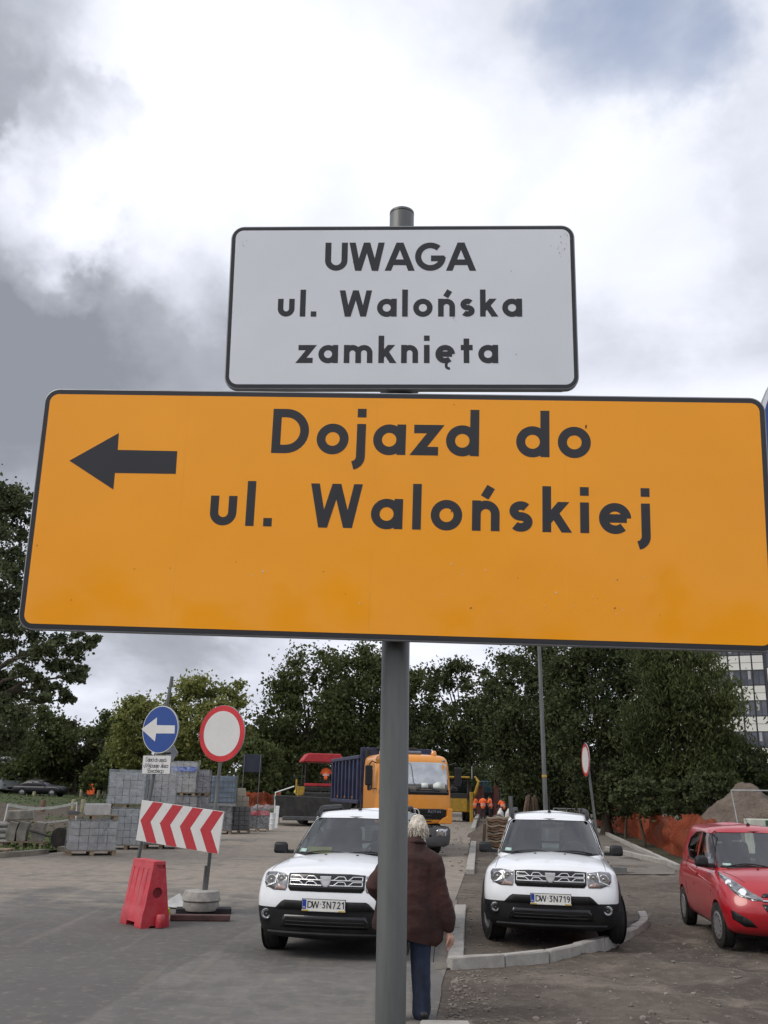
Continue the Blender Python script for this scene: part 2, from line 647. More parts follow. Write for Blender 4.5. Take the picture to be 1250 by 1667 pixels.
def ground_mat(name, dark, mid, light, grain=140.0, bump=0.5, tracks=True, pebble=0.5, light_bias=0.0, y_dust=None, seam=None, cracks=False):
    m = bpy.data.materials.new(name)
    m.use_nodes = True
    n, l = m.node_tree.nodes, m.node_tree.links
    b = n['Principled BSDF']
    b.inputs['Roughness'].default_value = 0.93
    b.inputs['Specular IOR Level'].default_value = 0.25
    tc = n.new('ShaderNodeTexCoord')

    def noise_(scale, detail, rough, st=(1, 1, 1), off=(0, 0, 0), dist=0.0):
        mp = n.new('ShaderNodeMapping')
        mp.inputs['Scale'].default_value = st
        mp.inputs['Location'].default_value = off
        mp.inputs['Rotation'].default_value = (0, 0, R_(6))
        l.new(tc.outputs['Object'], mp.inputs[0])
        z = n.new('ShaderNodeTexNoise')
        z.inputs['Scale'].default_value = scale
        z.inputs['Detail'].default_value = detail
        z.inputs['Roughness'].default_value = rough
        z.inputs['Distortion'].default_value = dist
        l.new(mp.outputs[0], z.inputs['Vector'])
        return z.outputs[0]

    def mth(op, a, b_, clamp=False):
        x = n.new('ShaderNodeMath')
        x.operation = op
        x.use_clamp = clamp
        for i, v in enumerate((a, b_)):
            if isinstance(v, (int, float)):
                x.inputs[i].default_value = v
            else:
                l.new(v, x.inputs[i])
        return x.outputs[0]

    def rng_(v, a, b_, c=0.0, d=1.0, sm=True):
        x = n.new('ShaderNodeMapRange')
        if sm:
            x.interpolation_type = 'SMOOTHSTEP'
        l.new(v, x.inputs[0])
        x.inputs[1].default_value, x.inputs[2].default_value, x.inputs[3].default_value, x.inputs[4].default_value = a, b_, c, d
        return x.outputs[0]

    def mixc(f, a, c):
        x = n.new('ShaderNodeMix')
        x.data_type = 'RGBA'
        l.new(f, x.inputs['Factor'])
        for s, v in (('A', a), ('B', c)):
            if isinstance(v, tuple):
                x.inputs[s].default_value = (*v, 1)
            else:
                l.new(v, x.inputs[s])
        return x.outputs['Result']

    big = noise_(0.55, 8, 0.62, dist=0.6)
    c = mixc(rng_(big, 0.34, 0.62), dark, mid)
    sp = n.new('ShaderNodeSeparateXYZ')
    l.new(tc.outputs['Object'], sp.inputs[0])
    lt = noise_(0.9, 9, 0.66, st=(0.7, 1.25, 1) if tracks else (1, 1, 1), off=(5, 2, 0), dist=1.0)
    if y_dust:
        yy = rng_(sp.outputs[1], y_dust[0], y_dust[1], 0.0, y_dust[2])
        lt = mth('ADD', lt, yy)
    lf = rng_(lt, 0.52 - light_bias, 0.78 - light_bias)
    c = mixc(lf, c, light)
    if seam:                                   # two lifts of asphalt meet along a straight joint
        (x0, y0), (x1, y1) = seam
        nx, ny = -(y1 - y0), (x1 - x0)
        L = math.hypot(nx, ny)
        nx, ny = nx / L, ny / L
        dd = mth('ADD', mth('ADD', mth('MULTIPLY', sp.outputs[0], nx), mth('MULTIPLY', sp.outputs[1], ny)), -(nx * x0 + ny * y0))
        dd = mth('ADD', dd, mth('MULTIPLY', mth('SUBTRACT', noise_(5, 3, 0.5), 0.5), 0.10))
        side = rng_(dd, -0.03, 0.03)
        fade = rng_(sp.outputs[1], 14.0, 18.0, 1.0, 0.0)
        c = mixc(mth('MULTIPLY', mth('MULTIPLY', side, fade), 0.62), c, tuple(v * 0.82 for v in dark))
    mott = noise_(3.2, 8, 0.7, off=(2, 6, 0), dist=0.5)
    c = mixc(rng_(mott, 0.35, 0.65, 0.42, 0.0), c, tuple(v * 0.8 for v in dark))
    c = mixc(rng_(noise_(7.5, 6, 0.7, off=(4, 4, 0)), 0.50, 0.70, 0.0, 0.36), c, light)
    if seam:
        tk = n.new('ShaderNodeTexNoise')            # tyre marks along the driving line
        mpt = n.new('ShaderNodeMapping')
        mpt.inputs['Rotation'].default_value = (0, 0, R_(-62))
        mpt.inputs['Scale'].default_value = (2.2, 0.10, 1)
        l.new(tc.outputs['Object'], mpt.inputs[0])
        l.new(mpt.outputs[0], tk.inputs['Vector'])
        tk.inputs['Scale'].default_value = 1.3
        tk.inputs['Detail'].default_value = 4
        c = mixc(rng_(tk.outputs[0], 0.55, 0.70, 0.0, 0.30), c, light)
        c = mixc(rng_(tk.outputs[0], 0.45, 0.32, 0.0, 0.22), c, dark)
    fine = noise_(grain, 4, 0.7)
    fm = n.new('ShaderNodeMix')
    fm.data_type = 'RGBA'
    fm.blend_type = 'OVERLAY'
    fm.inputs['Factor'].default_value = 0.8
    l.new(c, fm.inputs['A'])
    l.new(fine, fm.inputs['B'])
    c = fm.outputs['Result']
    med = noise_(14, 6, 0.65)
    c = mixc(rng_(med, 0.60, 0.75, 0.0, 0.35), c, tuple(v * 0.55 for v in dark))
    hgt = mth('ADD', mth('MULTIPLY', fine, 0.4), med)
    if pebble:
        vo = n.new('ShaderNodeTexVoronoi')
        vo.inputs['Scale'].default_value = 24
        l.new(tc.outputs['Object'], vo.inputs['Vector'])
        pb = rng_(vo.outputs['Distance'], 0.0, 0.42, 1.0, 0.0)
        keep = rng_(noise_(3.0, 4, 0.6, off=(9, 1, 0)), 0.52, 0.75)
        pk = mth('MULTIPLY', pb, keep)
        hgt = mth('ADD', hgt, mth('MULTIPLY', pk, pebble))
        c = mixc(mth('MULTIPLY', pk, 0.16), c, light)
    l.new(c, b.inputs['Base Color'])
    bp = n.new('ShaderNodeBump')
    bp.inputs['Strength'].default_value = bump
    bp.inputs['Distance'].default_value = 0.02
    l.new(hgt, bp.inputs['Height'])
    l.new(bp.outputs[0], b.inputs['Normal'])
    MATS[name] = m
    return m


DIRT = ground_mat('bare_soil', (0.072, 0.059, 0.048), (0.130, 0.107, 0.086), (0.245, 0.208, 0.168), grain=90, bump=1.0, pebble=0.9, light_bias=0.02)
sA, sB = G(470, 1478), G(150, 1652)
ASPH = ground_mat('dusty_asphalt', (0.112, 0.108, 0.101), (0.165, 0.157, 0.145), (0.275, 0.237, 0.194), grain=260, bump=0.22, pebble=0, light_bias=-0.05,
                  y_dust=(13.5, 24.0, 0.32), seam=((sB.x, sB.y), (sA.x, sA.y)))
PATHM = ground_mat('pavement_sand', (0.13, 0.115, 0.098), (0.19, 0.17, 0.145), (0.27, 0.24, 0.205), grain=160, bump=0.3, pebble=0.2)
LAWNM = ground_mat('worn_lawn', (0.036, 0.048, 0.018), (0.058, 0.080, 0.026), (0.085, 0.100, 0.038), grain=60, bump=0.9, tracks=False, pebble=0, light_bias=-0.06)
BAREM = ground_mat('worn_earth', (0.065, 0.050, 0.037), (0.095, 0.074, 0.056), (0.12, 0.105, 0.072), grain=70, bump=0.7, pebble=0.2)

gme = bpy.data.meshes.new('ground')
gme.from_pydata(gv, [], gf)
gme.polygons.foreach_set('use_smooth', [True] * len(gme.polygons))
ground = link('ground', gme, DIRT)
ground['kind'] = 'structure'


def sheet(name, outline, mat, z=0.004, cell=None, follow=False):
    bm = bmesh.new()
    f = bm.faces.new([bm.verts.new((x, y, 0)) for x, y in outline])
    if cell:
        xs = [p[0] for p in outline]
        ys = [p[1] for p in outline]
        for a, lo, hi in ((0, min(xs), max(xs)), (1, min(ys), max(ys))):
            k = lo + cell
            while k < hi:
                co = [0, 0, 0]
                no = [0, 0, 0]
                co[a], no[a] = k, 1
                bmesh.ops.bisect_plane(bm, geom=bm.verts[:] + bm.edges[:] + bm.faces[:], plane_co=co, plane_no=no)
                k += cell
    else:
        bmesh.ops.triangulate(bm, faces=bm.faces[:])
    for v in bm.verts:
        v.co.z = z + (hz(v.co.x, v.co.y) if follow else 0)
    bmesh.ops.recalc_face_normals(bm, faces=bm.faces)
    for f in bm.faces:
        if f.normal.z < 0:
            f.normal_flip()
    me = bpy.data.meshes.new(name)
    bm.to_mesh(me)
    bm.free()
    o = link(name, me, mat)
    o['kind'] = 'structure'
    return o


def wobble(pts, amp=0.05, step=0.35):
    out = []
    for (x0, y0), (x1, y1) in zip(pts, pts[1:]):
        n = max(1, int(math.hypot(x1 - x0, y1 - y0) / step))
        for k in range(n):
            x, y = x0 + (x1 - x0) * k / n, y0 + (y1 - y0) * k / n
            out.append((x + amp * mnoise.noise((x * 1.7, y * 1.7, 3)), y))
    out.append(pts[-1])
    return out


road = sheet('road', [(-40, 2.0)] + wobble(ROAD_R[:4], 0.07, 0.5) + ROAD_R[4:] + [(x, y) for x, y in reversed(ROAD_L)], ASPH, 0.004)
lawn_pts = [(x - 0.16, y + 0.06) for x, y in ROAD_L]
lawn = sheet('lawn', [(-140, 10)] + lawn_pts + [(-5, 240), (-140, 240)], LAWNM, 0.06, cell=6.0, follow=True)
bare = sheet('bare_earth', [tuple(G(px, py, 0.1)[:2]) for px, py in ((-160, 1356), (10, 1352), (90, 1356), (185, 1362), (300, 1362), (300, 1322), (180, 1318), (80, 1322), (-20, 1320), (-160, 1322))], BAREM, 0.075, cell=3.0, follow=True)


# ------------------------------------------------------------------ kerbs: one stone, one object
def stone_mesh(L, w, h, seed, chip=0.006):
    r = random.Random(seed)
    bm = bmesh.new()
    bmesh.ops.create_cube(bm, size=1.0)
    for v in bm.verts:
        v.co = Vector((v.co.x * L, v.co.y * w, (v.co.z + 0.5) * h))
    bmesh.ops.bevel(bm, geom=bm.edges[:], offset=0.012, segments=1, affect='EDGES')
    for v in bm.verts:
        v.co += Vector((r.uniform(-chip, chip), r.uniform(-chip, chip), r.uniform(-chip, chip)))
    me = bpy.data.meshes.new('kerb_stone')
    bm.to_mesh(me)
    bm.free()
    return me


def kerb(name, pts, mat, L=1.0, w=0.15, h=0.14, z=-0.05, gap=0.008, skip=()):
    root = setting(name, (pts[0][0], pts[0][1], 0))
    ms = [stone_mesh(L - gap, w, h - z, s) for s in range(3)]
    for m_ in ms:
        m_.materials.append(mat)
    seg, pos, k = 0, Vector(pts[0][:2]), 0
    P_ = [Vector(p[:2]) for p in pts]
    while True:
        # walk along the polyline to the point one stone length away
        q, s2 = None, seg
        while s2 < len(P_) - 1:
            a = pos if s2 == seg else P_[s2]
            b = P_[s2 + 1]
            if (b - pos).length >= L:
                lo, hi = 0.0, 1.0
                for _ in range(24):
                    md = (lo + hi) / 2
                    if (a.lerp(b, md) - pos).length < L:
                        lo = md
                    else:
                        hi = md
                q = a.lerp(b, lo)
                break
            s2 += 1
        if q is None:
            break
        if k not in skip:
            c = (pos + q) / 2
            o = bpy.data.objects.new('kerb_stone', ms[k % 3])
            col.objects.link(o)
            o.parent = root
            o.location = (c.x - pts[0][0], c.y - pts[0][1], z + random.uniform(-0.006, 0.006))
            o.rotation_euler = (random.uniform(-0.012, 0.012), random.uniform(-0.008, 0.008), math.atan2(q.y - pos.y, q.x - pos.x))
        pos, seg, k = q, s2, k + 1
        if k > 400:
            break
    return root


KERBM = pmat('kerb_concrete', (0.36, 0.345, 0.315), rough=0.92, var=0.10, vscale=6, bump=0.3, bscale=120, dust=(0.17, 0.145, 0.12), dust_amt=0.45, dust_scale=5)
KERBD = pmat('old_kerb', (0.21, 0.19, 0.155), rough=0.95, var=0.2, vscale=3, bump=0.3, bscale=80)
curve_px = [(731, 1577), (800, 1573), (852, 1568), (907, 1561), (953, 1550), (994, 1538), (1034, 1523), (1050, 1510), (1049, 1499), (1040, 1490)]
kerb('curved_kerb', [tuple(G(px, py, 0.0)[:2]) for px, py in curve_px], KERBM, L=0.72, w=0.13, h=0.125)
edge1 = [tuple(G(px, py, 0.02)[:2]) for px, py in ((741, 1568), (744, 1530), (748, 1490), (751, 1466))]
kerb('flush_kerb', edge1, KERBM, L=1.0, w=0.20, h=0.04, z=-0.10)
kerb('far_flush_kerb', [tuple(G(px, py, 0.05)[:2]) for px, py in ((765, 1419), (768, 1395), (771, 1371))], KERBM, L=1.5, w=0.22, h=0.10, z=-0.10)
kerb('far_kerb', [tuple(G(px, py, 0.06)[:2]) for px, py in ((770, 1352), (774, 1338), (779, 1325))], KERBM, L=2.0, w=0.25, h=0.2, z=-0.10)
kerb('park_kerb', ROAD_L[:5], KERBD, L=1.2, w=0.24, h=0.14)
kerb('park_side_kerb', ROAD_L[4:9], KERBD, L=2.0, w=0.22, h=0.14)
kr_out = [tuple(G(px, py, 0.06)[:2]) for px, py in ((1104, 1413), (1060, 1392), (1020, 1373), (990, 1359), (968, 1349))]
kerb('verge_kerb', kr_out, KERBM, L=1.2, w=0.14, h=0.15)
kr_in = [tuple(G(px, py, 0.06)[:2]) for px, py in ((1086, 1405), (1050, 1397), (1008, 1387), (975, 1379))]
kerb('inner_kerb', kr_in, KERBM, L=1.2, w=0.14, h=0.15)
sheet('pavement', [tuple(G(px, py)[:2]) for px, py in ((1098, 1424), (1010, 1424), (960, 1424), (930, 1380), (940, 1345), (966, 1350), (1020, 1376), (1060, 1395), (1100, 1415))], PATHM, 0.012)
sheet('verge', [tuple(G(px, py)[:2]) for px, py in ((1108, 1412), (1060, 1391), (1020, 1372), (990, 1358), (966, 1347), (968, 1338), (1050, 1338), (1290, 1345), (1290, 1412))],
      ground_mat('verge_soil', (0.03, 0.03, 0.017), (0.06, 0.056, 0.034), (0.10, 0.092, 0.055), grain=50, bump=0.9, tracks=False, pebble=0.3), 0.02)
# pale gutter bed of stone between the road edge and the flush kerb
sheet('gutter', [tuple(G(px, py)[:2]) for px, py in ((735, 1577), (706, 1580), (720, 1530), (729, 1490), (735, 1466), (744, 1466), (740, 1520))], PATHM, 0.008)
slabs = setting('stone_threshold', tuple(G(722, 1677)))
for k in range(1):
    o = link('paving_slab', stone_mesh(0.42, 0.26, 0.05, 40 + k), KERBM, slabs)
    o.location = (0.02 + k * 0.44, 0.0, 0)
    o.rotation_euler = (0, 0, 0.03)

# loose stones and crumbs of soil on the bare ground
bm = bmesh.new()
bmesh.ops.create_icosphere(bm, subdivisions=1, radius=1.0)
iv = np.array([v.co[:] for v in bm.verts])
ifc = np.array([[v.index for v in f.verts] for f in bm.faces])
bm.free()


def pebbles(name, pts, sizes, mat, seed=1):
    r = np.random.default_rng(seed)
    vs, fs = [], []
    for i, ((x, y, z), s) in enumerate(zip(pts, sizes)):
        v = iv * (1 + r.uniform(-0.3, 0.3, iv.shape)) * s * r.uniform(0.6, 1.3, 3) * np.array([1, 1, 0.6])
        a = r.uniform(0, 6.28)
        ca, sa = math.cos(a), math.sin(a)
        v = np.stack([v[:, 0] * ca - v[:, 1] * sa, v[:, 0] * sa + v[:, 1] * ca, v[:, 2]], 1) + np.array([x, y, z + s * 0.25])
        vs.append(v)
        fs.append(ifc + 12 * i)
    me = bpy.data.meshes.new(name)
    me.from_pydata(np.concatenate(vs).tolist(), [], np.concatenate(fs).tolist())
    o = link(name, me, mat)
    o['kind'] = 'stuff'
    return o


gbvh = bvh_of(gme)


def gz(x, y):
    h = gbvh.ray_cast(Vector((x, y, 5)), Vector((0, 0, -1)))
    return h[0].z if h[0] is not None else 0.0


PEB = pmat('loose_stone', (0.23, 0.20, 0.17), rough=0.95, var=0.3, vscale=0.9, base2=(0.10, 0.085, 0.07))
pts, szs = [], []
for k in range(3600):
    y = 8.8 + 13 * random.random() ** 1.5
    e = lerp_poly(ROAD_R, y)
    if random.random() < 0.42:
        x = e + 0.08 + abs(random.gauss(0, 0.28))
    else:
        x = e + random.uniform(0.1, 6.0)
    if 12.0 < y and x < e + 0.6 and random.random() < 0.7:
        continue
    pts.append((x, y, gz(x, y)))
    szs.append(min(0.035, 0.006 + random.expovariate(1 / 0.006)))
pebbles('gravel', pts, szs, PEB)
pts, szs = [], []
for k in range(380):
    y = 26 + 50 * random.random()
    e = lerp_poly(ROAD_R, y)
    x = e + random.gauss(-0.6, 1.2)
    pts.append((x, y, max(0, gz(x, y))))
    szs.append(random.uniform(0.012, 0.06))
pebbles('rubble', pts, szs, PEB, 3)

# tufts of grass on the park lawn
n_t = 9000
tv, tf = [], []
for k in range(n_t):
    px, py = random.uniform(-30, 330), 1300 + 95 * random.random() ** 0.7
    g = G(px, py)
    if g.y > 110 or g.x > lerp_poly(ROAD_L, g.y) - 0.3:
        continue
    if 1322 < py < 1358 and random.random() < 0.8:
        continue
    x, y = g.x, g.y
    z = hz(x, y) + 0.06
    a = random.uniform(0, 6.28)
    h, w = random.uniform(0.03, 0.09) * (1 + y / 120), random.uniform(0.02, 0.05) * (1 + y / 60)
    b0 = len(tv)
    lx, ly = random.gauss(0, 0.05), random.gauss(0, 0.05)
    tv += [(x - w * math.cos(a), y - w * math.sin(a), z), (x + w * math.cos(a), y + w * math.sin(a), z), (x + lx, y + ly, z + h)]
    tf.append((b0, b0 + 1, b0 + 2))
me = bpy.data.meshes.new('grass')
me.from_pydata(tv, [], tf)
grass = link('grass', me, pmat('grass_blades', (0.10, 0.125, 0.04), rough=0.8, var=0.3, vscale=0.4, base2=(0.075, 0.10, 0.034)))
grass['kind'] = 'stuff'

# ================================================================== OFFICE BUILDING BEHIND THE TREES
BW = pmat('facade_panel', (0.62, 0.62, 0.57), rough=0.6, var=0.05, vscale=0.4)
BD = pmat('facade_frame', (0.035, 0.037, 0.042), rough=0.5, var=0.1)
BG = pmat('office_glass', (0.06, 0.065, 0.085), rough=0.08, var=0.35, vscale=0.5, spec=0.8)
BC = pmat('window_curtain', (0.34, 0.34, 0.37), rough=0.8, var=0.1)
b_o = D(1262, 1290, 112)
b_rz = R_(-24)
bld = thing('office_building', 'office block of white panels and dark window bands, beyond the trees', 'building', (b_o.x, b_o.y, 0), b_rz)
NC, NS, CWD, ST = 13, 8, 1.32, 3.52
zw = D(1200, 1152, 112).z - 0.82            # sill of one window band
z_base = zw - 2 * ST
W_ = NC * CWD
MB().box((-W_ / 2 + 3.0, 7.2, 15), (W_ + 6, 14, 30.0)).build('wall', BD, bld)
pan_me = MB().box((0, 0, 0), (CWD - 0.17, 0.12, 0.80)).mesh('panel')
pan_me.materials.append(BW)
fr = MB()
for a, b in (((0, 0, 0.86), (CWD - 0.1, 0.1, 0.07)), ((0, 0, -0.86), (CWD - 0.1, 0.1, 0.07)), ((-0.6, 0, 0), (0.07, 0.1, 1.7)), ((0.6, 0, 0), (0.07, 0.1, 1.7)), ((0, 0, 0), (0.06, 0.1, 1.7))):
    fr.box(a, b)
frame_me = fr.mesh('window')
frame_me.materials.append(BD)
pane_me = MB().box((0, 0, 0), (0.54, 0.03, 1.64)).mesh('pane')
pane_me.materials.append(BG)
cur_me = MB().box((0, 0, 0), (0.30, 0.02, 1.0)).mesh('curtain')
cur_me.materials.append(BC)
for i in range(NC):
    for s in range(NS):
        x = -(i + 0.5) * CWD
        z = z_base + s * ST
        if z + ST < 3:
            continue
        for dz in (2.17, 3.02):
            o = bpy.data.objects.new('panel', pan_me)
            col.objects.link(o)
            o.parent = bld
            o.location = (x, 0.12, z + dz)
        w = bpy.data.objects.new('window', frame_me)
        col.objects.link(w)
        w.parent = bld
        w.location = (x, 0.13, z + 0.86)
        for sx in (-0.29, 0.29):
            p = bpy.data.objects.new('pane', pane_me)
            col.objects.link(p)
            p.parent = w
            p.location = (sx, 0.035, 0)
        if (i * 7 + s * 5) % 3 != 0:
            p = bpy.data.objects.new('curtain', cur_me)
            col.objects.link(p)
            p.parent = w
            p.location = (random.choice((-0.35, -0.2, 0.3)), -0.005, random.choice((0.3, 0.25, -0.1)))
# stair tower bay at the near end, its windows half a storey off
for s in range(NS):
    for i in range(3):
        z = z_base + s * ST - ST / 2 + 0.25
        x = 0.22 + (i + 0.5) * CWD
        for dz in (2.17, 3.02):
            o = bpy.data.objects.new('panel', pan_me)
            col.objects.link(o)
            o.parent = bld
            o.location = (x, 0.12, z + dz)
        w = bpy.data.objects.new('window', frame_me)
        col.objects.link(w)
        w.parent = bld
        w.location = (x, 0.13, z + 0.86)
        for sx in (-0.29, 0.29):
            p = bpy.data.objects.new('pane', pane_me)
            col.objects.link(p)
            p.parent = w
            p.location = (sx, 0.035, 0)

# ================================================================== TREES
BARK = pmat('bark', (0.075, 0.06, 0.045), rough=0.95, var=0.3, vscale=3, stretch=(4, 4, 0.6), bump=0.5, bscale=20)


def leaf_mat(name, c1, c2, transl=0.35):
    m = bpy.data.materials.new(name)
    m.use_nodes = True
    n, l = m.node_tree.nodes, m.node_tree.links
    n.clear()
    o = n.new('ShaderNodeOutputMaterial')
    at = n.new('ShaderNodeAttribute')
    at.attribute_name = 'tone'
    mx = n.new('ShaderNodeMix')
    mx.data_type = 'RGBA'
    l.new(at.outputs['Fac'], mx.inputs['Factor'])
    mx.inputs['A'].default_value = (*c1, 1)
    mx.inputs['B'].default_value = (*c2, 1)
    d = n.new('ShaderNodeBsdfPrincipled')
    d.inputs['Roughness'].default_value = 0.6
    d.inputs['Specular IOR Level'].default_value = 0.2
    t = n.new('ShaderNodeBsdfTranslucent')
    l.new(mx.outputs['Result'], d.inputs['Base Color'])
    l.new(mx.outputs['Result'], t.inputs[0])
    ms = n.new('ShaderNodeMixShader')
    ms.inputs[0].default_value = transl
    l.new(d.outputs[0], ms.inputs[1])
    l.new(t.outputs[0], ms.inputs[2])
    l.new(ms.outputs[0], o.inputs[0])
    return m


LEAF = {
    'dark': leaf_mat('leaf_dark', (0.034, 0.045, 0.020), (0.088, 0.108, 0.042)),
    'mid': leaf_mat('leaf_mid', (0.046, 0.062, 0.022), (0.108, 0.130, 0.045)),
    'bright': leaf_mat('leaf_bright', (0.10, 0.12, 0.034), (0.29, 0.30, 0.095), 0.45),
    'olive': leaf_mat('leaf_olive', (0.036, 0.043, 0.024), (0.090, 0.092, 0.045)),
    'near': leaf_mat('leaf_near', (0.040, 0.053, 0.027), (0.120, 0.140, 0.065)),
}


def leaf_cloud(name, centres, radii, counts, size, mat, seed, parent=None, droop=0.0, aspect=0.62, tone_bias=0.0, flat=0.75, tone_fn=None, soft=True):
    """leaf-sized faces scattered around the clump centres"""
    r = np.random.default_rng(seed)
    cs, ns = [], []
    tones = []
    for c, rad, k in zip(centres, radii, counts):
        q = r.normal(size=(k, 3))
        q /= np.linalg.norm(q, axis=1)[:, None] + 1e-9
        q *= (np.clip(np.abs(r.normal(size=k)) * 0.55, 0, 1.5) if soft else r.uniform(0, 1, k) ** 0.42)[:, None]
        cs.append(np.array(c) + q * rad * np.array([1, 1, flat]))
        ct = r.uniform(0.1, 0.75)
        tt = np.clip(ct * 0.6 + r.uniform(0, 0.5, k) + tone_bias, 0, 1)
        tones.append(tt)
    c = np.concatenate(cs)
    tone = np.concatenate(tones)
    if tone_fn is not None:
        tone = np.clip(tone + tone_fn(c), 0, 1)
    n = len(c)
    a = r.normal(size=(n, 3))
    a[:, 2] = a[:, 2] * (1 - droop) - droop * 1.6
    a /= np.linalg.norm(a, axis=1)[:, None]
    b = r.normal(size=(n, 3))
    b -= a * (a * b).sum(1)[:, None]
    b /= np.linalg.norm(b, axis=1)[:, None] + 1e-9
    s = size * r.uniform(0.55, 1.35, n)
    nn = np.cross(a, b)
    a = a * s[:, None]
    b = b * (s * aspect)[:, None]
    fold = nn * (s * 0.18)[:, None]
    v = np.empty((n, 4, 3))
    v[:, 0] = c - a * 0.5
    v[:, 1] = c + b * 0.5 + fold
    v[:, 2] = c + a * 0.5
    v[:, 3] = c - b * 0.5 + fold
    me = bpy.data.meshes.new(name)
    me.vertices.add(4 * n)
    me.vertices.foreach_set('co', v.reshape(-1))
    me.loops.add(6 * n)
    idx = np.arange(n)[:, None] * 4
    tri = np.concatenate([idx + np.array([[0, 1, 2]]), idx + np.array([[0, 2, 3]])], axis=1).reshape(-1)
    me.loops.foreach_set('vertex_index', tri.astype(np.int32))
    me.polygons.add(2 * n)
    me.polygons.foreach_set('loop_start', np.arange(0, 6 * n, 3, dtype=np.int32))
    me.update(calc_edges=True)
    at = me.attributes.new('tone', 'FLOAT', 'POINT')
    at.data.foreach_set('value', np.repeat(tone, 4).astype(np.float32))
    return link(name, me, mat, parent)


def crown_clumps(rx, ry, rz, n, seed, lo=-0.9, inner=0.35):
    r = random.Random(seed)
    out = []
    while len(out) < n:
        x, y, z = r.uniform(-1, 1), r.uniform(-1, 1), r.uniform(lo, 1)
        d = math.sqrt(x * x + y * y + z * z)
        lim = 0.86 + 0.16 * mnoise.noise((x * 2.1 + seed, y * 2.1, z * 2.1))
        if d < lim and (d > inner or r.random() < 0.3):
            out.append((x * rx, y * ry, z * rz))
    return out


def tree(name, label, base, H, crown_lo, rx, leaf, seed, n_clump=70, per=200, size=0.30, ry=None, droop=0.0, group=None, aspect=0.62, trunk_r=None, cat='tree', tone_fn=None, clump_k=1.0):
    t = thing(name, label, cat, base, 0, group)
    r = random.Random(seed)
    ry = ry or rx
    rz = (H - crown_lo) / 2
    cz = crown_lo + rz
    cl = crown_clumps(rx, ry, rz, n_clump, seed)
    cr_ = [max(rx, rz) * r.uniform(0.17, 0.30) * clump_k for _ in cl]
    ct = [(x, y, z + cz) for x, y, z in cl]
    tr = trunk_r or 0.022 * H + 0.05
    mb = MB()
    top = Vector((r.uniform(-0.3, 0.3), r.uniform(-0.3, 0.3), crown_lo + rz * 1.1))
    mid = Vector((r.uniform(-0.15, 0.15), 0, crown_lo * 0.8 + 0.3))
    mb.tube([(0, 0, -0.1), (0, 0, 0.25), tuple(mid), tuple(top)], [tr * 1.35, tr, tr * 0.8, tr * 0.25], 10)
    for k in r.sample(range(len(ct)), min(14, len(ct))):
        c = Vector(ct[k])
        f = r.uniform(0.15, 0.8)
        p = mid.lerp(top, f)
        q = p.lerp(c, 0.5) + Vector((0, 0, -0.08 * rz))
        mb.tube([tuple(p), tuple(q), tuple(c)], [tr * 0.42 * (1 - f * 0.5), tr * 0.22, tr * 0.07], 6, cap=False)
    mb.build('trunk', BARK, t, smooth=40)
    leaf_cloud('crown', ct, cr_, [per] * len(ct), size, LEAF[leaf], seed, t, droop, aspect, tone_fn=tone_fn)
    return t


def tree_px(name, label, px, top, lo, half, Y, leaf, seed, **kw):
    g = D(px, 1290, Y)
    zt, zl = D(px, top, Y).z, D(px, lo, Y).z
    z0 = hz(g.x, Y)
    rx = half * Y / F_PX
    return tree(name, label, (g.x, Y, z0), zt - z0, max(0.2, zl - z0), rx, leaf, seed, **kw)


# far row of trees closing the park: one mass
far_c, far_r, far_n = [], [], []
for k in range(420):
    px = random.uniform(-120, 1320)
    Y = random.uniform(128, 165)
    top = 1165 + 25 * mnoise.noise((px * 0.012, 0, 0)) + (30 if px < 420 else 0)
    zt = D(px, top, Y).z
    z = random.uniform(0.6, zt)
    p = D(px, 1290, Y)
    far_c.append((p.x, Y, z))
    far_r.append(random.uniform(1.6, 3.2))
    far_n.append(130)
for k in range(300):
    px = random.uniform(-60, 1000)
    Y = random.uniform(112, 124)
    p = D(px, 1290, Y)
    far_c.append((p.x, Y, hz(p.x, Y) + random.uniform(0.2, 4.2 if px > 420 else 3.0)))
    far_r.append(random.uniform(1.3, 2.4))
    far_n.append(110)
tl = leaf_cloud('treeline', far_c, far_r, far_n, 0.75, LEAF['dark'], 5)
tl['kind'] = 'stuff'

TG_L = 'trees across the park on the left'
TG_M = 'tall trees behind the lorry'
TG_R = 'big trees on the right behind the orange mesh'
tree_px('park_tree', 'dull green park tree farthest left, behind the coach', 20, 1140, 1290, 110, 100, 'mid', 11, n_clump=70, per=190, size=0.42, group=TG_L)
tree_px('park_tree', 'rounded grey-green tree behind the black saloon and orange bin', 120, 1150, 1290, 70, 105, 'olive', 12, n_clump=60, per=190, size=0.42, group=TG_L, tone_fn=lambda c: 0.25)
tree_px('park_tree', 'dark tree in the gap between the orange bin and the block stacks', 178, 1148, 1292, 48, 98, 'mid', 22, n_clump=44, per=170, size=0.4, group=TG_L)
tree_px('park_tree', 'yellow-green tree directly behind the blue arrow sign', 222, 1122, 1290, 58, 84, 'bright', 13, n_clump=64, per=190, size=0.34, group=TG_L)
tree_px('park_tree', 'tallest yellow-green tree, its top between the arrow sign and the red-ringed sign', 330, 1084, 1290, 88, 80, 'bright', 14, n_clump=95, per=200, size=0.33, group=TG_L)
tree_px('park_tree', 'low bright green tree hanging over the dark twin-post board', 415, 1185, 1306, 48, 74, 'mid', 15, n_clump=50, per=170, size=0.3, group=TG_L, tone_fn=lambda c: 0.2)
tree_px('poplar_tree', 'tall dark tree whose top shows left of the sign post', 500, 1036, 1300, 82, 82, 'mid', 16, n_clump=110, per=200, size=0.32, group=TG_M)
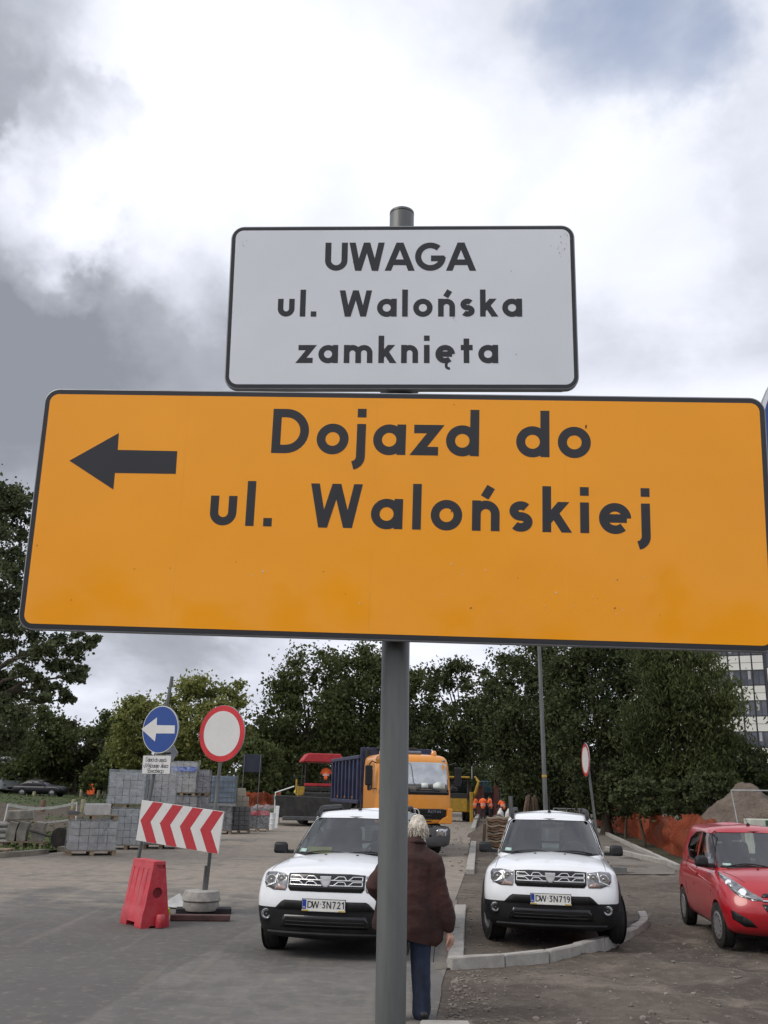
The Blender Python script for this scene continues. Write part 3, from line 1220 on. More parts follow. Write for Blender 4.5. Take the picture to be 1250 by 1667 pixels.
tree_px('poplar_tree', 'dark tree immediately left of the sign post above the blue tipper body', 588, 1030, 1290, 76, 86, 'mid', 17, n_clump=95, per=200, size=0.34, group=TG_M)
tree_px('poplar_tree', 'slim dark tree rising just right of the sign post', 668, 1074, 1290, 44, 92, 'mid', 18, n_clump=60, per=190, size=0.34, group=TG_M)
tree_px('poplar_tree', 'broad dark tree with sky holes above the yellow lorry cab', 765, 1052, 1290, 90, 84, 'dark', 19, n_clump=96, per=220, size=0.32, group=TG_M, clump_k=0.82)
tree_px('lime_tree', 'dark tree crossed by the grey lamp post', 865, 1010, 1312, 85, 62, 'dark', 20, n_clump=120, per=210, size=0.25, group=TG_R)
tree_px('lime_tree', 'darkest full tree above the edge-on red-rimmed sign', 985, 985, 1345, 110, 52, 'dark', 21, n_clump=150, per=230, size=0.22, group=TG_R)
tree_px('willow_tree', 'light green drooping tree leaning towards the white office block', 1118, 1000, 1352, 98, 44, 'mid', 23, n_clump=150, per=230, size=0.26, droop=0.75, aspect=0.28, group=TG_R, tone_fn=lambda c: 0.10 + 0.16 * c[:, 0])
tree_px('willow_tree', 'low dark drooping tree behind the soil heap', 1195, 1185, 1350, 70, 47, 'dark', 24, n_clump=90, per=210, size=0.24, droop=0.6, aspect=0.32, group=TG_R)
tree_px('lime_tree', 'dim tree low behind the railing and timber props', 905, 1200, 1326, 90, 70, 'dark', 25, n_clump=80, per=190, size=0.28, group=TG_R)
for px, top, lab in ((142, 1240, 'pointed pale green bush left of its twin, beyond the orange bin'), (167, 1243, 'pointed pale green bush nearest the block stacks')):
    g = D(px, 1290, 92)
    tree_px('park_bush', lab, px, top, 1294, 15, 92, 'mid', px, n_clump=22, per=130, size=0.25, group='pair of pale bushes in the park', trunk_r=0.06, cat='bush', tone_fn=lambda c: 0.45)
for px, top, Y, hw, lab, lf in ((1015, 1235, 48, 50, 'dark shrub right of the edge-on sign, above the orange mesh', 'dark'), (1170, 1240, 42, 50, 'dark shrub directly behind the top of the soil heap', 'dark'), (1240, 1225, 44, 50, 'dark shrub at the right edge above the steel fence frame', 'dark'), (860, 1262, 66, 44, 'dark shrub behind the timber props and lamp post', 'dark'), (1045, 1265, 40, 55, 'dark shrub against the middle of the orange mesh fence', 'dark'), (1120, 1255, 38, 45, 'dark shrub at the foot of the soil heap', 'dark'),
                                (985, 1270, 58, 36, 'dark shrub behind the wooden stake', 'dark'), (60, 1262, 110, 60, 'dark shrub behind the black saloon', 'dark'), (560, 1262, 100, 60, 'dark shrub behind the red paver canopy', 'dark')):
    tree_px('shrub', lab, px, top, 1338 if Y < 70 else 1297, hw, Y, lf, px + 3, n_clump=34, per=170, size=0.2 * Y / 45, group='shrubs under the trees', trunk_r=0.06, cat='shrub')

# trees across the street behind the camera: they mirror in the lower part of the boards
bc_, br_, bn__ = [], [], []
for k in range(150):
    x = random.uniform(-70, 75)
    top = 7.2 + 2.4 * mnoise.noise((x * 0.055, 3, 0)) + 1.2 * mnoise.noise((x * 0.2, 8, 0))
    bc_.append((x, random.uniform(-62, -50), random.uniform(0.5, top)))
    br_.append(random.uniform(1.5, 2.6))
    bn__.append(90)
bt_ = leaf_cloud('treeline', bc_, br_, bn__, 0.8, LEAF['mid'], 6)
bt_['kind'] = 'stuff'

# the big near tree at the left edge: limbs reach in from a trunk outside the frame
NT = D(-90, 1290, 27)
near = thing('maple_tree', 'large near tree hanging in from the left edge behind the orange sign', 'tree', (NT.x, NT.y, 0))
nc, nr = [], []
for px, py, rad in ((12, 812, 32), (40, 815, 24), (10, 860, 34), (52, 855, 22), (5, 905, 30), (30, 930, 26), (0, 975, 34), (22, 1000, 24), (30, 1040, 34), (5, 1060, 40), (70, 1062, 30), (105, 1055, 24), (135, 1046, 18),
                    (150, 1044, 10), (60, 1095, 26), (100, 1085, 22), (122, 1100, 15), (135, 1092, 12), (85, 1118, 18), (105, 1128, 12), (112, 1138, 8), (65, 1132, 13), (20, 1110, 36), (0, 1140, 40), (-20, 820, 40), (-40, 900, 50), (-50, 1000, 60), (-30, 1090, 50),
                    (10, 1170, 34), (-20, 1200, 40), (15, 1215, 26), (-50, 1150, 50), (-80, 860, 60), (-110, 960, 70), (-100, 1080, 60), (-60, 790, 40), (-10, 790, 18), (-140, 840, 70), (-160, 1000, 80), (48, 1015, 16)):
    p = D(px, py, 27 + random.uniform(-1.6, 1.6)) - Vector((NT.x, NT.y, 0))
    nc.append(tuple(p))
    nr.append(rad * 27 / F_PX * 1.12)
mb = MB()
mb.tube([(0, 0, -0.1), (0, 0, 0.4), (0.1, 0, 3), (0.3, 0, 6.5), (0.2, 0, 10)], [0.42, 0.34, 0.28, 0.18, 0.06], 12)
for c in nc[::2]:
    s = Vector((0.15, 0, max(2.4, min(8.5, c[2] - 1.2))))
    c = Vector(c)
    m_ = s.lerp(c, 0.55) + Vector((0, 0, 0.35))
    mb.tube([tuple(s), tuple(m_), tuple(c)], [0.10, 0.05, 0.012], 6, cap=False)
mb.build('trunk', BARK, near, smooth=40)
nc2_, nr2_ = [], []
rq = random.Random(31)
for c, r_ in zip(nc, nr):                       # each limb end carries several sprays of leaves
    for _ in range(7):
        d_ = Vector((rq.gauss(0, 1), rq.gauss(0, 1), rq.gauss(0, 0.8))).normalized() * r_ * rq.uniform(0.35, 1.0)
        nc2_.append((c[0] + d_.x, c[1] + d_.y, c[2] + d_.z))
        nr2_.append(r_ * rq.uniform(0.35, 0.75))
leaf_cloud('crown', nc2_, nr2_, [int(90 + 1500 * r_ * r_) for r_ in nr2_], 0.10, LEAF['near'], 77, near, aspect=0.85, flat=0.7, tone_bias=0.1)

# ================================================================== LETTERING: strokes of the road-sign alphabet
def arc(cx, cy, r, a0, a1, ry=None, n=None):
    ry = r if ry is None else ry
    n = n or max(4, int(abs(a1 - a0) / 11))
    return [(cx + r * math.cos(R_(a0 + (a1 - a0) * k / n)), cy + ry * math.sin(R_(a0 + (a1 - a0) * k / n))) for k in range(n + 1)]


def glyph(ch, w):
    """(advance width, [(stroke, closed, clip_low, clip_high)]) with the cap height 1"""
    h = w / 2
    X = 0.68                       # x-height
    r = 0.345 - h
    S = []

    def st(p, closed=False, lo=-9, hi=9, sw=None):
        S.append((p, closed, lo, hi, sw or w))

    def dot(x, y0=0.83):
        st([(x, y0), (x, y0 + w * 1.02)])

    low = ch.lower()
    marks = {'ń': 'n', 'ó': 'o', 'ś': 's', 'ż': 'z', 'ę': 'e', 'ą': 'a', 'ł': 'l'}
    if ch in marks:
        a, S0 = glyph(marks[ch], w)
        S += S0
        if ch in 'ńóś':
            cx = a / 2
            st([(cx - 0.03, 0.75), (cx + 0.11, 0.99)])
        elif ch == 'ż':
            st([(a / 2, 0.80), (a / 2, 0.80 + w)])
        elif ch in 'ęą':
            st([(a * 0.60, 0.06), (a * 0.55, -0.06)] + arc(a * 0.55 + 0.10, -0.10, 0.10, 180, 290, 0.10), sw=0.10)
        elif ch == 'ł':
            st([(h - 0.16, 0.42), (h + 0.16, 0.62)])
        return a, S
    if ch == 'o':
        st(arc(0.345, 0.335, r, 0, 345, n=30), True)
        return 0.69, S
    if ch in 'adqgb':
        if ch == 'b':
            st(arc(0.345, 0.335, r, 0, 345, n=30), True)
            st([(h, 0), (h, 1.03)])
        else:
            st(arc(0.335, 0.335, r, 0, 345, n=30), True)
            x = 0.69 - h
            if ch == 'a':
                st([(x, 0), (x, X)])
            elif ch == 'd':
                st([(x, 0), (x, 1.03)])
            else:
                st([(x, X), (x, 0.02)] + arc(x - 0.24, 0.02, 0.24, 0, -115, 0.22))
        return 0.69, S
    if ch == 'c':
        st(arc(0.345, 0.335, r, 48, 312))
        return 0.60, S
    if ch == 'e':
        st([(0.02 + h, 0.335), (0.69 - h, 0.335)])
        st(arc(0.345, 0.335, r, 0, 312))
        return 0.69, S
    if ch == 'l':
        st([(h, 0), (h, 1.03)])
        return w, S
    if ch in 'ij':
        x = h
        dot(x)
        if ch == 'i':
            st([(x, 0), (x, X)])
            return w, S
        st([(x, X), (x, -0.03)] + arc(x - 0.20, -0.05, 0.20, 0, -80, 0.20))
        return w, S
    if ch == '.':
        st([(h, 0), (h, w)])
        return w, S
    if ch in 'un':
        W = 0.60
        rr = W / 2 - h
        if ch == 'u':
            st([(h, X)] + arc(W / 2, rr + h, rr, 180, 360) + [(W - h, X)])
        else:
            st([(h, 0), (h, X)])
            st(arc(W / 2, X - rr - h, rr, 180, 0) + [(W - h, 0)])
        return W, S
    if ch == 'm':
        rr = 0.205
        st([(h, 0), (h, X)])
        st(arc(h + rr, X - rr - h, rr, 180, 0) + [(h + 2 * rr, 0)])
        st(arc(h + 3 * rr, X - rr - h, rr, 180, 0) + [(h + 4 * rr, 0)])
        return w + 4 * rr, S
    if ch == 'r':
        st([(h, 0), (h, X)])
        st(arc(h + 0.24, X - 0.24 - h + 0.0, 0.24, 180, 70))
        return 0.42, S
    if ch == 's':
        rr = (X - w) / 4
        cx = 0.245
        st(arc(cx, X - h - rr, 0.245 - h, 38, 270, rr)[:] + arc(cx, h + rr, 0.255 - h, 90, -142, rr)[1:])
        return 0.50, S
    if ch == 't':
        st([(0.20, 0), (0.20, 0.92)])
        st([(0, X - h), (0.42, X - h)])
        return 0.42, S
    if ch == 'k':
        st([(h, 0), (h, 1.03)])
        st([(h, 0.24), (0.56, X + 0.12)], lo=0, hi=X)
        st([(0.26, 0.42), (0.60, -0.12)], lo=0, hi=X)
        return 0.60, S
    if ch == 'z':
        st([(0.0, X - h), (0.46, X - h), (0.10, h), (0.52, h)])
        return 0.52, S
    if ch in 'wWvVA':
        hi = X if ch in 'wv' else 1.0
        wd = {'w': 0.88, 'v': 0.52, 'W': 1.16, 'V': 0.8, 'A': 0.90}[ch]
        if ch in 'wW':
            a, b = h * 1.08, wd / 4 + h * 0.14
            e = 0.12
            st([(a - e * 0.24, hi + e), (b, -0.02 * 0)], lo=0, hi=hi)
            st([(b, 0), (wd / 2, hi)], lo=0, hi=hi)
            st([(wd / 2, hi), (wd - b, 0)], lo=0, hi=hi)
            st([(wd - b, 0), (wd - a + e * 0.24, hi + e)], lo=0, hi=hi)
        elif ch == 'A':
            st([(h * 0.7 - 0.05, -0.12), (wd / 2, 1.02)], lo=0, hi=1)
            st([(wd / 2, 1.02), (wd - h * 0.7 + 0.05, -0.12)], lo=0, hi=1)
            st([(0.2, 0.30), (wd - 0.2, 0.30)])
        else:
            st([(h - 0.05, hi + 0.12), (wd / 2, 0), (wd - h + 0.05, hi + 0.12)], lo=0, hi=hi)
        return wd, S
    if ch == 'y':
        st([(h, X + 0.1), (0.29, 0.02)], lo=-0.3, hi=X)
        st([(0.56 - h, X + 0.1), (0.18, -0.30)], lo=-0.27, hi=X)
        return 0.56, S
    if ch == 'U':
        W = 0.74
        st([(h, 1)] + arc(W / 2, W / 2, W / 2 - h, 180, 360) + [(W - h, 1)])
        return W, S
    if ch == 'D':
        st([(h, 1.0), (h, 0.0)])
        st([(h, 1 - h), (0.30, 1 - h)] + arc(0.30, 0.5, 0.5 - h, 90, -90) + [(h, h)])
        return 0.80, S
    if ch == 'G':
        st(arc(0.5, 0.5, 0.5 - h, 48, 360, n=32))
        st([(0.52, 0.5 - h * 0.6), (1.0 - h * 0.4, 0.5 - h * 0.6)])
        return 1.0, S
    if ch == 'S':
        st(arc(0.33, 0.75 - h / 2, 0.33 - h, 35, 270, 0.25 - h / 2) + arc(0.33, 0.25 + h / 2, 0.34 - h, 90, -145, 0.25 - h / 2)[1:])
        return 0.67, S
    if ch == 'J':
        st([(0.46 - h, 1), (0.46 - h, 0.27)] + arc(0.23, 0.25, 0.23 - h, 0, -170))
        return 0.48, S
    if ch == 'N':
        st([(h, 0), (h, 1)])
        st([(h, 1), (0.72 - h, 0)], lo=0, hi=1)
        st([(0.72 - h, 0), (0.72 - h, 1)])
        return 0.72, S
    if ch == 'P':
        st([(h, 0), (h, 1)])
        st([(h, 1 - h), (0.36, 1 - h)] + arc(0.36, 0.72, 0.28 - h, 90, -90) + [(h, 0.44 + h)])
        return 0.64, S
    if ch == 'L':
        st([(h, 1), (h, h), (0.5, h)])
        return 0.5, S
    if ch == '1':
        st([(0.02, 0.72), (0.28, 1 - h * 0.3), (0.28, 0)], hi=1)
        return 0.36, S
    if ch == '2':
        st(arc(0.27, 0.72, 0.27 - h, 165, -25, 0.28 - h) + [(h, h), (0.54, h)])
        return 0.54, S
    if ch == '3':
        st([(0.02, 1 - h), (0.48, 1 - h), (0.22, 0.60)] + arc(0.25, 0.30, 0.27 - h, 85, -150, 0.30 - h))
        return 0.53, S
    if ch == '7':
        st([(0.0, 1 - h), (0.54 - h, 1 - h), (0.16, 0)], lo=0)
        return 0.54, S
    if ch == '9':
        st(arc(0.27, 0.70, 0.27 - h, 0, 345, 0.30 - h, n=26), True)
        st([(0.54 - h, 0.70), (0.46, 0.34), (0.22, 0.0)], lo=0)
        return 0.54, S
    return 0.42, S


def clip_poly(p, lo, hi):
    for y, keep in ((lo, lambda q: q[1] >= lo - 1e-9), (hi, lambda q: q[1] <= hi + 1e-9)):
        out = []
        for i in range(len(p)):
            a, b = p[i], p[(i + 1) % len(p)]
            if keep(a):
                out.append(a)
            if keep(a) != keep(b):
                t = (y - a[1]) / (b[1] - a[1])
                out.append((a[0] + t * (b[0] - a[0]), y))
        p = out
        if len(p) < 3:
            return []
    return p


def text_mesh(name, txt, height, w=0.175, width=None, track=0.12, space=0.42, x0=0.0, y0=0.0, lift=0.0, lay=0.00008, center=False, each=False):
    """letters as thin raised film in the local xz plane, facing -y"""
    polys, x, k = [], 0.0, 0
    if width:                       # letter spacing that fills the wanted width
        adv_sum = sum(glyph(c_, w)[0] for c_ in txt if c_ != ' ') + space * txt.count(' ')
        track = (width / height - adv_sum) / (len(txt.replace(' ', '')) - 1)
        width = None
    li = -1
    for ch in txt:
        if ch == ' ':
            x += space
            continue
        adv, S = glyph(ch, w)
        li += 1
        for pts, closed, lo, hi, sw in S:
            k = k % 5 + 1
            P_ = [Vector((a + x, b)) for a, b in pts]
            n = len(P_)
            L, Rr = [], []
            for i in range(n):
                if closed:
                    a, b, c = P_[i - 1], P_[i], P_[(i + 1) % n]
                else:
                    a, b, c = P_[max(i - 1, 0)], P_[i], P_[min(i + 1, n - 1)]
                d0 = (b - a).normalized() if (b - a).length > 1e-9 else (c - b).normalized()
                d1 = (c - b).normalized() if (c - b).length > 1e-9 else d0
                n0, n1 = Vector((-d0.y, d0.x)), Vector((-d1.y, d1.x))
                m_ = (n0 + n1)
                m_ = m_.normalized() if m_.length > 1e-6 else n0
                s = min(2.4, 1 / max(0.3, m_.dot(n0)))
                L.append(b + m_ * (sw / 2 * s))
                Rr.append(b - m_ * (sw / 2 * s))
            rng_i = range(n if closed else n - 1)
            for i in rng_i:
                j = (i + 1) % n
                q = clip_poly([tuple(L[i]), tuple(L[j]), tuple(Rr[j]), tuple(Rr[i])], lo, hi)
                if len(q) >= 3:
                    polys.append((q, k, li))
        x += adv + track
    total = x - track
    sx = (width / (total * height)) if width else 1.0
    off = -total * height * sx / 2 if center else 0.0
    if each:
        out = []
        for n_ in range(li + 1):
            vs, fs = [], []
            for q, k, j in polys:
                if j == n_:
                    b = len(vs)
                    vs += [(x0 + off + a * height * sx, -lift - k * lay, y0 + c * height) for a, c in q]
                    fs.append(tuple(range(b, b + len(q))))
            me = bpy.data.meshes.new(name)
            me.from_pydata(vs, [], fs)
            out.append(me)
        return out
    vs, fs = [], []
    for q, k, j in polys:
        b = len(vs)
        vs += [(x0 + off + a * height * sx, -lift - k * lay, y0 + c * height) for a, c in q]
        fs.append(tuple(range(b, b + len(q))))
    me = bpy.data.meshes.new(name)
    me.from_pydata(vs, [], fs)
    return me


def flat(outline, y, name, mat, parent, thick=0.0004):
    return MB().prism(outline, y, y + thick, 'xz').build(name, mat, parent)


def sign_film(name, base, rough=0.22, bump=0.0, scratches=(0.55, 0.5, 0.45), amt=0.0, base2=None, coat=0.0, spec=0.5):
    return pmat(name, base, rough=rough, var=0.025, vscale=3.0, spec=spec, coat=coat, dust=scratches, dust_amt=amt, dust_scale=38, bump=bump, bscale=330, bdist=0.001, base2=base2)


INK = pmat('sign_black', (0.016, 0.016, 0.019), rough=0.3, var=0.1)
ORANGE = sign_film('orange_reflective_film', (1.0, 0.375, 0.001), rough=0.34, coat=0.45, spec=0.25)
WHITEF = sign_film('white_reflective_film', (0.72, 0.745, 0.785), rough=0.35, coat=0.5)
BLUEF = sign_film('blue_reflective_film', (0.012, 0.055, 0.25), rough=0.25)
FADEW = sign_film('faded_white_film', (0.62, 0.62, 0.60), rough=0.4, amt=0.2, scratches=(0.35, 0.33, 0.30))
FADER = sign_film('faded_red_film', (0.42, 0.02, 0.03), rough=0.4, amt=0.12, scratches=(0.55, 0.3, 0.28))

# honeycomb of the reflective sheeting on the orange board and the white one: fine relief only
for m_, sc_ in ((ORANGE, 210.0), (WHITEF, 260.0)):
    n, l = m_.node_tree.nodes, m_.node_tree.links
    b = n['Principled BSDF']
    tc = n.new('ShaderNodeTexCoord')
    vo = n.new('ShaderNodeTexVoronoi')
    vo.feature = 'DISTANCE_TO_EDGE'
    vo.inputs['Scale'].default_value = sc_
    vo.inputs['Randomness'].default_value = 0.25
    l.new(tc.outputs['Object'], vo.inputs['Vector'])
    wv = n.new('ShaderNodeTexNoise')
    wv.inputs['Scale'].default_value = 4.0
    wv.inputs['Detail'].default_value = 2
    l.new(tc.outputs['Object'], wv.inputs['Vector'])
    b1 = n.new('ShaderNodeBump')
    b1.inputs['Strength'].default_value = 0.10
    b1.inputs['Distance'].default_value = 0.0006
    l.new(vo.outputs['Distance'], b1.inputs['Height'])
    b2 = n.new('ShaderNodeBump')
    b2.inputs['Strength'].default_value = 0.25
    b2.inputs['Distance'].default_value = 0.01
    l.new(wv.outputs[0], b2.inputs['Height'])
    l.new(b2.outputs[0], b1.inputs['Normal'])
    l.new(b1.outputs[0], b.inputs['Normal'])

# ================================================================== THE SIGN POST IN FRONT
pb, pt_ = D(644.0, 1060, 2.075), D(654.2, 345, 2.09)
axis_ = (pt_ - pb).normalized()
foot = pb - axis_ * (pb.z / axis_.z)
post = thing('sign_post', 'grey steel tube post with seam, carrying the white and orange boards', 'sign post', tuple(foot))
Lp = (pt_ - foot).length
q = axis_.to_track_quat('Z', 'Y')
mb = MB().tube([(0, 0, -0.3), (0, 0, Lp - 0.012)], 0.0302, 40)
o = mb.build('tube', GALV, post, smooth=40)
o.rotation_mode = 'QUATERNION'
o.rotation_quaternion = q
mb = MB().box((0.021, -0.0213, Lp / 2), (0.003, 0.0016, Lp - 0.05), rot=(0, 0, R_(45)))
o = mb.build('weld_seam', GALV, post)
o.rotation_mode = 'QUATERNION'
o.rotation_quaternion = q
o = MB().lathe([(0.0, Lp + 0.004), (0.022, Lp + 0.002), (0.0304, Lp - 0.004), (0.0304, Lp - 0.010), (0.0295, Lp - 0.010)], n=40).build('cap', GALV, post, smooth=40)
o.rotation_mode = 'QUATERNION'
o.rotation_quaternion = q


def board_frame(tl, e1, e2, w, h):
    """object matrix for a sign: local x along e1, local z up, local y away from the viewer, origin at the centre"""
    x = Vector(e1).normalized()
    z = -Vector(e2)
    z = (z - x * z.dot(x)).normalized()
    y = z.cross(x)
    m = Matrix((x, y, z)).transposed().to_4x4()
    m.translation = Vector(tl) + x * (w / 2) - z * (h / 2)
    return m


def on_board(m, px, py):
    d = ray(px, py)
    n = m.to_3x3() @ Vector((0, 1, 0))
    t = (m.translation - CAM_P).dot(n) / d.dot(n)
    p = m.inverted() @ (CAM_P + d * t)
    return p.x, p.z


def rect_sign(name, label, m, w, h, rad, film, border, bw, cat='sign', thick=0.018, rails=()):
    t = thing(name, label, cat)
    t.matrix_world = m
    MB().prism(rrect(w + 0.006, h + 0.006, rad + 0.003, 8), 0.001, thick, 'xz').build('panel', STEEL, t, bevel=0.002)
    if border:
        flat(rrect(w, h, rad, 8), 0.0003, 'border', border, t, 0.0007)
    flat(rrect(w - 2 * bw, h - 2 * bw, max(0.003, rad - bw), 8), -0.0004, 'face', film, t, 0.0007)
    for z, L in rails:
        MB().box((0, thick + 0.013, z), (L, 0.026, 0.032)).build('rail', STEEL, t, bevel=0.003)
    return t


def row(parent, m, txt, pl, pr, capy, w=0.175, mat=INK, track=0.12, space=0.42, lift=0.0005, name='lettering', each=True):
    """a line of letters from the left end of its baseline to the right end"""
    x0, z0 = on_board(m, *pl)
    x1, z1 = on_board(m, *pr)
    _, zc = on_board(m, pl[0], capy)
    out = None
    mes = text_mesh(name, txt, zc - z0, w=w, width=math.hypot(x1 - x0, z1 - z0), track=track, space=space, lift=lift, each=each)
    for me in (mes if each else [mes]):
        out = link('letter' if each else name, me, mat, parent)
        out.location = (x0, 0, z0)
        out.rotation_euler = (0, -math.atan2(z1 - z0, x1 - x0), 0)
    return out


W_W = 0.805
TLw = CAM_P + CAM_R @ Vector((-0.447, 0.841, -2.832)) * W_W
mw = board_frame(TLw, (0.999, -0.035, 0.006), (0.007, 0.075, -0.997), W_W, W_W / 2.008)
ws = rect_sign('white_sign', 'white notice board with black border at the top of the post, reading UWAGA', mw, W_W, W_W / 2.008, 0.028, WHITEF, INK, 0.0085,
               rails=((-0.180, 0.75), (0.12, 0.75)))
row(ws, mw, 'UWAGA', (528.5, 441), (773, 441), 395.2, w=0.20, track=0.13)
row(ws, mw, 'ul. Wałońska'.replace('ł', 'l'), (451.6, 515.6), (850, 515.6), 473.0, w=0.20, track=0.17, space=0.62)
row(ws, mw, 'zamknięta', (485, 591.2), (811, 591.2), 548, w=0.20, track=0.17)
W_Y = 1.582
TLy = CAM_P + CAM_R @ Vector((-0.482, 0.175, -1.370)) * W_Y
my = board_frame(TLy, (0.998, -0.067, -0.020), (-0.024, 0.060, -0.998), W_Y, W_Y / 2.937)
ys = rect_sign('orange_sign', 'wide orange direction board with black arrow, reading Dojazd do ul. Walońskiej', my, W_Y, W_Y / 2.937, 0.030, ORANGE, INK, 0.0105,
               rails=((-0.235, 1.50), (0.17, 1.50)))
row(ys, my, 'Dojazd do', (441, 737.5), (962, 745.5), 665.5, w=0.19, track=0.17, space=0.62)
row(ys, my, 'ul. Walońskiej', (340, 855), (1059, 870), 784, w=0.19, track=0.165, space=0.62)
ar = [on_board(my, px, py) for px, py in ((113, 750), (193.5, 705), (191.5, 732.5), (288.5, 734.5), (286, 771.5), (187, 770), (184.5, 797))]
flat(ar, -0.0008, 'arrow', INK, ys, 0.0003)
# joints between the lengths of film
for px in (293, 607, 921):
    x, _ = on_board(my, px, 840)
    MB().box((x, -0.00042, 0), (0.0008, 0.0002, W_Y / 2.937 - 0.03)).build('film_joint', pmat('film_joint', (0.95, 0.40, 0.02), rough=0.5), ys)
# clamps between boards and post
for m, zz in ((mw, -0.180), (mw, 0.12), (my, -0.235), (my, 0.17)):
    par = ws if m is mw else ys
    cx = (m.inverted() @ (foot + axis_ * ((m @ Vector((0, 0, zz))).z / axis_.z)))
    MB().box((cx.x, 0.052, zz), (0.09, 0.02, 0.026)).build('clamp', STEEL, par, bevel=0.003)
# scuffs and dead insects on the boards: small flakes of their own
SC = pmat('pale_scuff', (0.74, 0.72, 0.68), rough=0.8, var=0.1)
BUG = pmat('dark_speck', (0.03, 0.022, 0.018), rough=0.8)
rs = random.Random(4)


def flakes(name, m, par, pts, mat):
    vs, fs = [], []
    for px, py, s, a, asp in pts:
        x, z = on_board(m, px, py)
        n = rs.randint(5, 8)
        b = len(vs)
        for k in range(n):
            t = 2 * math.pi * k / n
            u, v = s * rs.uniform(0.5, 1.2) * math.cos(t), s * asp * rs.uniform(0.5, 1.2) * math.sin(t)
            vs.append((x + u * math.cos(a) - v * math.sin(a), -0.0011, z + u * math.sin(a) + v * math.cos(a)))
        fs.append(tuple(range(b, b + n)))
    me = bpy.data.meshes.new(name)
    me.from_pydata(vs, [], fs)
    return link(name, me, mat, par)


flakes('scuff', my, ys, [(428, 930, .0032, 1, .6), (410, 936, .0018, .5, .6), (905, 965, .003, 1.2, .5), (886, 986, .002, 0, .5), (735, 918, .002, 1, .6), (790, 928, .002, 1, .6), (585, 982, .002, .6, .6)] +
       [(rs.gauss(880, 150), rs.uniform(918, 1002), rs.uniform(.0006, .0017), rs.uniform(0, 3), rs.uniform(.2, .6)) for _ in range(46)], SC)
flakes('speck', my, ys, [(60.5, 888, .0032, -.8, .35), (739, 659, .0022, -.7, .3), (766, 990, .0022, 1, .7), (1001, 990, .0026, .7, .5), (1005, 944, .0022, .8, .6), (219, 926, .0012, 0, 1), (277, 925, .0017, .1, .4),
                         (527, 931, .0026, 0, .25), (116, 977, .002, .7, .35), (562, 967, .0014, -.8, .5), (735, 832, .004, 1.0, .25), (954, 694, .005, 1.3, .4), (384, 915, .0013, 0, .8), (843, 941, .0014, 0, .6)] +
       [(rs.uniform(700, 1200), rs.uniform(920, 1010), rs.uniform(.0005, .0012), rs.uniform(0, 3), .5) for _ in range(14)], BUG)
flakes('speck', mw, ws, [(575, 427, .0022, .8, .35), (738, 518, .0018, .7, .5), (840, 577, .0022, 1.4, .35), (742, 523, .0011, 0, .6)], BUG)
SMUDGE = pmat('grey_smudge', (0.40, 0.40, 0.39), rough=0.6, var=0.1)
flakes('smudge', mw, ws, [(rs.gauss(912, 9), rs.gauss(402, 12), rs.uniform(.001, .0026), rs.uniform(0, 3), rs.uniform(.3, .8)) for _ in range(16)] +
       [(rs.gauss(396, 4), rs.gauss(396, 7), rs.uniform(.0008, .002), rs.uniform(0, 3), .5) for _ in range(7)] + [(832, 442, .0022, 1.3, .5), (831, 438, .0012, .3, .5)], SMUDGE)

# blue round sign whose rim shows behind the right edge of the orange board
bp_ = D(1429, 727, 2.6)
bs = thing('blue_sign', 'blue round sign with white rim, only its edge showing at far right', 'sign', tuple(bp_), R_(2))
MB().lathe([(0.352, 0.0), (0.352, 0.012)], 'y', 64).build('panel', STEEL, bs, bevel=0.002)
flat(circle_pts(0.350, 90), -0.0006, 'rim', WHITEF, bs)
flat(circle_pts(0.338, 90), -0.0012, 'face', BLUEF, bs)
MB().tube([(0.02, 0.05, -bp_.z - 0.2), (0.02, 0.05, 0.40)], 0.030, 24).build('post', GALV, bs, smooth=40)


# ================================================================== LEFT: CHEVRON BOARD GROUP
LEAN = R_(4.6)


def round_sign(name, label, centre, dia, rz, roll, films, post_to, post_r=0.03, top=0.15, group=None, cat='sign', ring=0.0):
    """disc of films on a tube; centre is the disc centre in the world, post_to the foot of the tube"""
    t = thing(name, label, cat, tuple(centre), rz, group)
    MB().lathe([(dia / 2, -0.004), (dia / 2 + 0.004, 0.0), (dia / 2 + 0.004, 0.016), (dia / 2 - 0.01, 0.018)], 'y', 64).build('panel', STEEL, t, smooth=40)
    k = 0
    for r_, fm, nm in films:
        flat(circle_pts(r_, 72), -0.0050 - 0.0008 * k, nm, fm, t, 0.0006)
        k += 1
    inv = Matrix.Rotation(-rz, 3, 'Z')
    pf = inv @ (Vector(post_to) - Vector(centre))
    pf.y = pf.y
    up = (-pf).normalized()
    MB().tube([tuple(pf + Vector((0, 0.05, 0))), tuple(up * (dia / 2 + top) + Vector((0, 0.05, 0)))], post_r, 20).build('post', GALV, t, smooth=40)
    return t


YAW = R_(-27)                       # faces turned to the viewer's left
base_p = G(326, 1487)
ne_c = D(361, 1194, base_p.y + 0.02)
round_sign('no_entry_sign', 'round white no-traffic sign with red ring above the chevron board', ne_c, 0.93, YAW, 0, ((0.465, REDP, 'ring'), (0.372, FADEW, 'face')), (base_p.x + 0.02, base_p.y + 0.03, 0.12), top=-0.30)
MB_ = MB()
cb = thing('concrete_base', 'round two-tier concrete foot under the no-traffic sign post', 'concrete base', (base_p.x, base_p.y, 0.05))
MB().lathe([(0.27, 0.0), (0.285, 0.02), (0.285, 0.13), (0.27, 0.145)], n=36).build('lower_ring', CONCRETE, cb, smooth=40)
MB().lathe([(0.30, 0.147), (0.31, 0.16), (0.275, 0.29), (0.26, 0.30), (0.05, 0.30)], n=36).build('upper_ring', CONCRETE, cb, smooth=40)
ps_ = Vector((0.02, 0.03 + 0.045, 0.12 - 0.05))
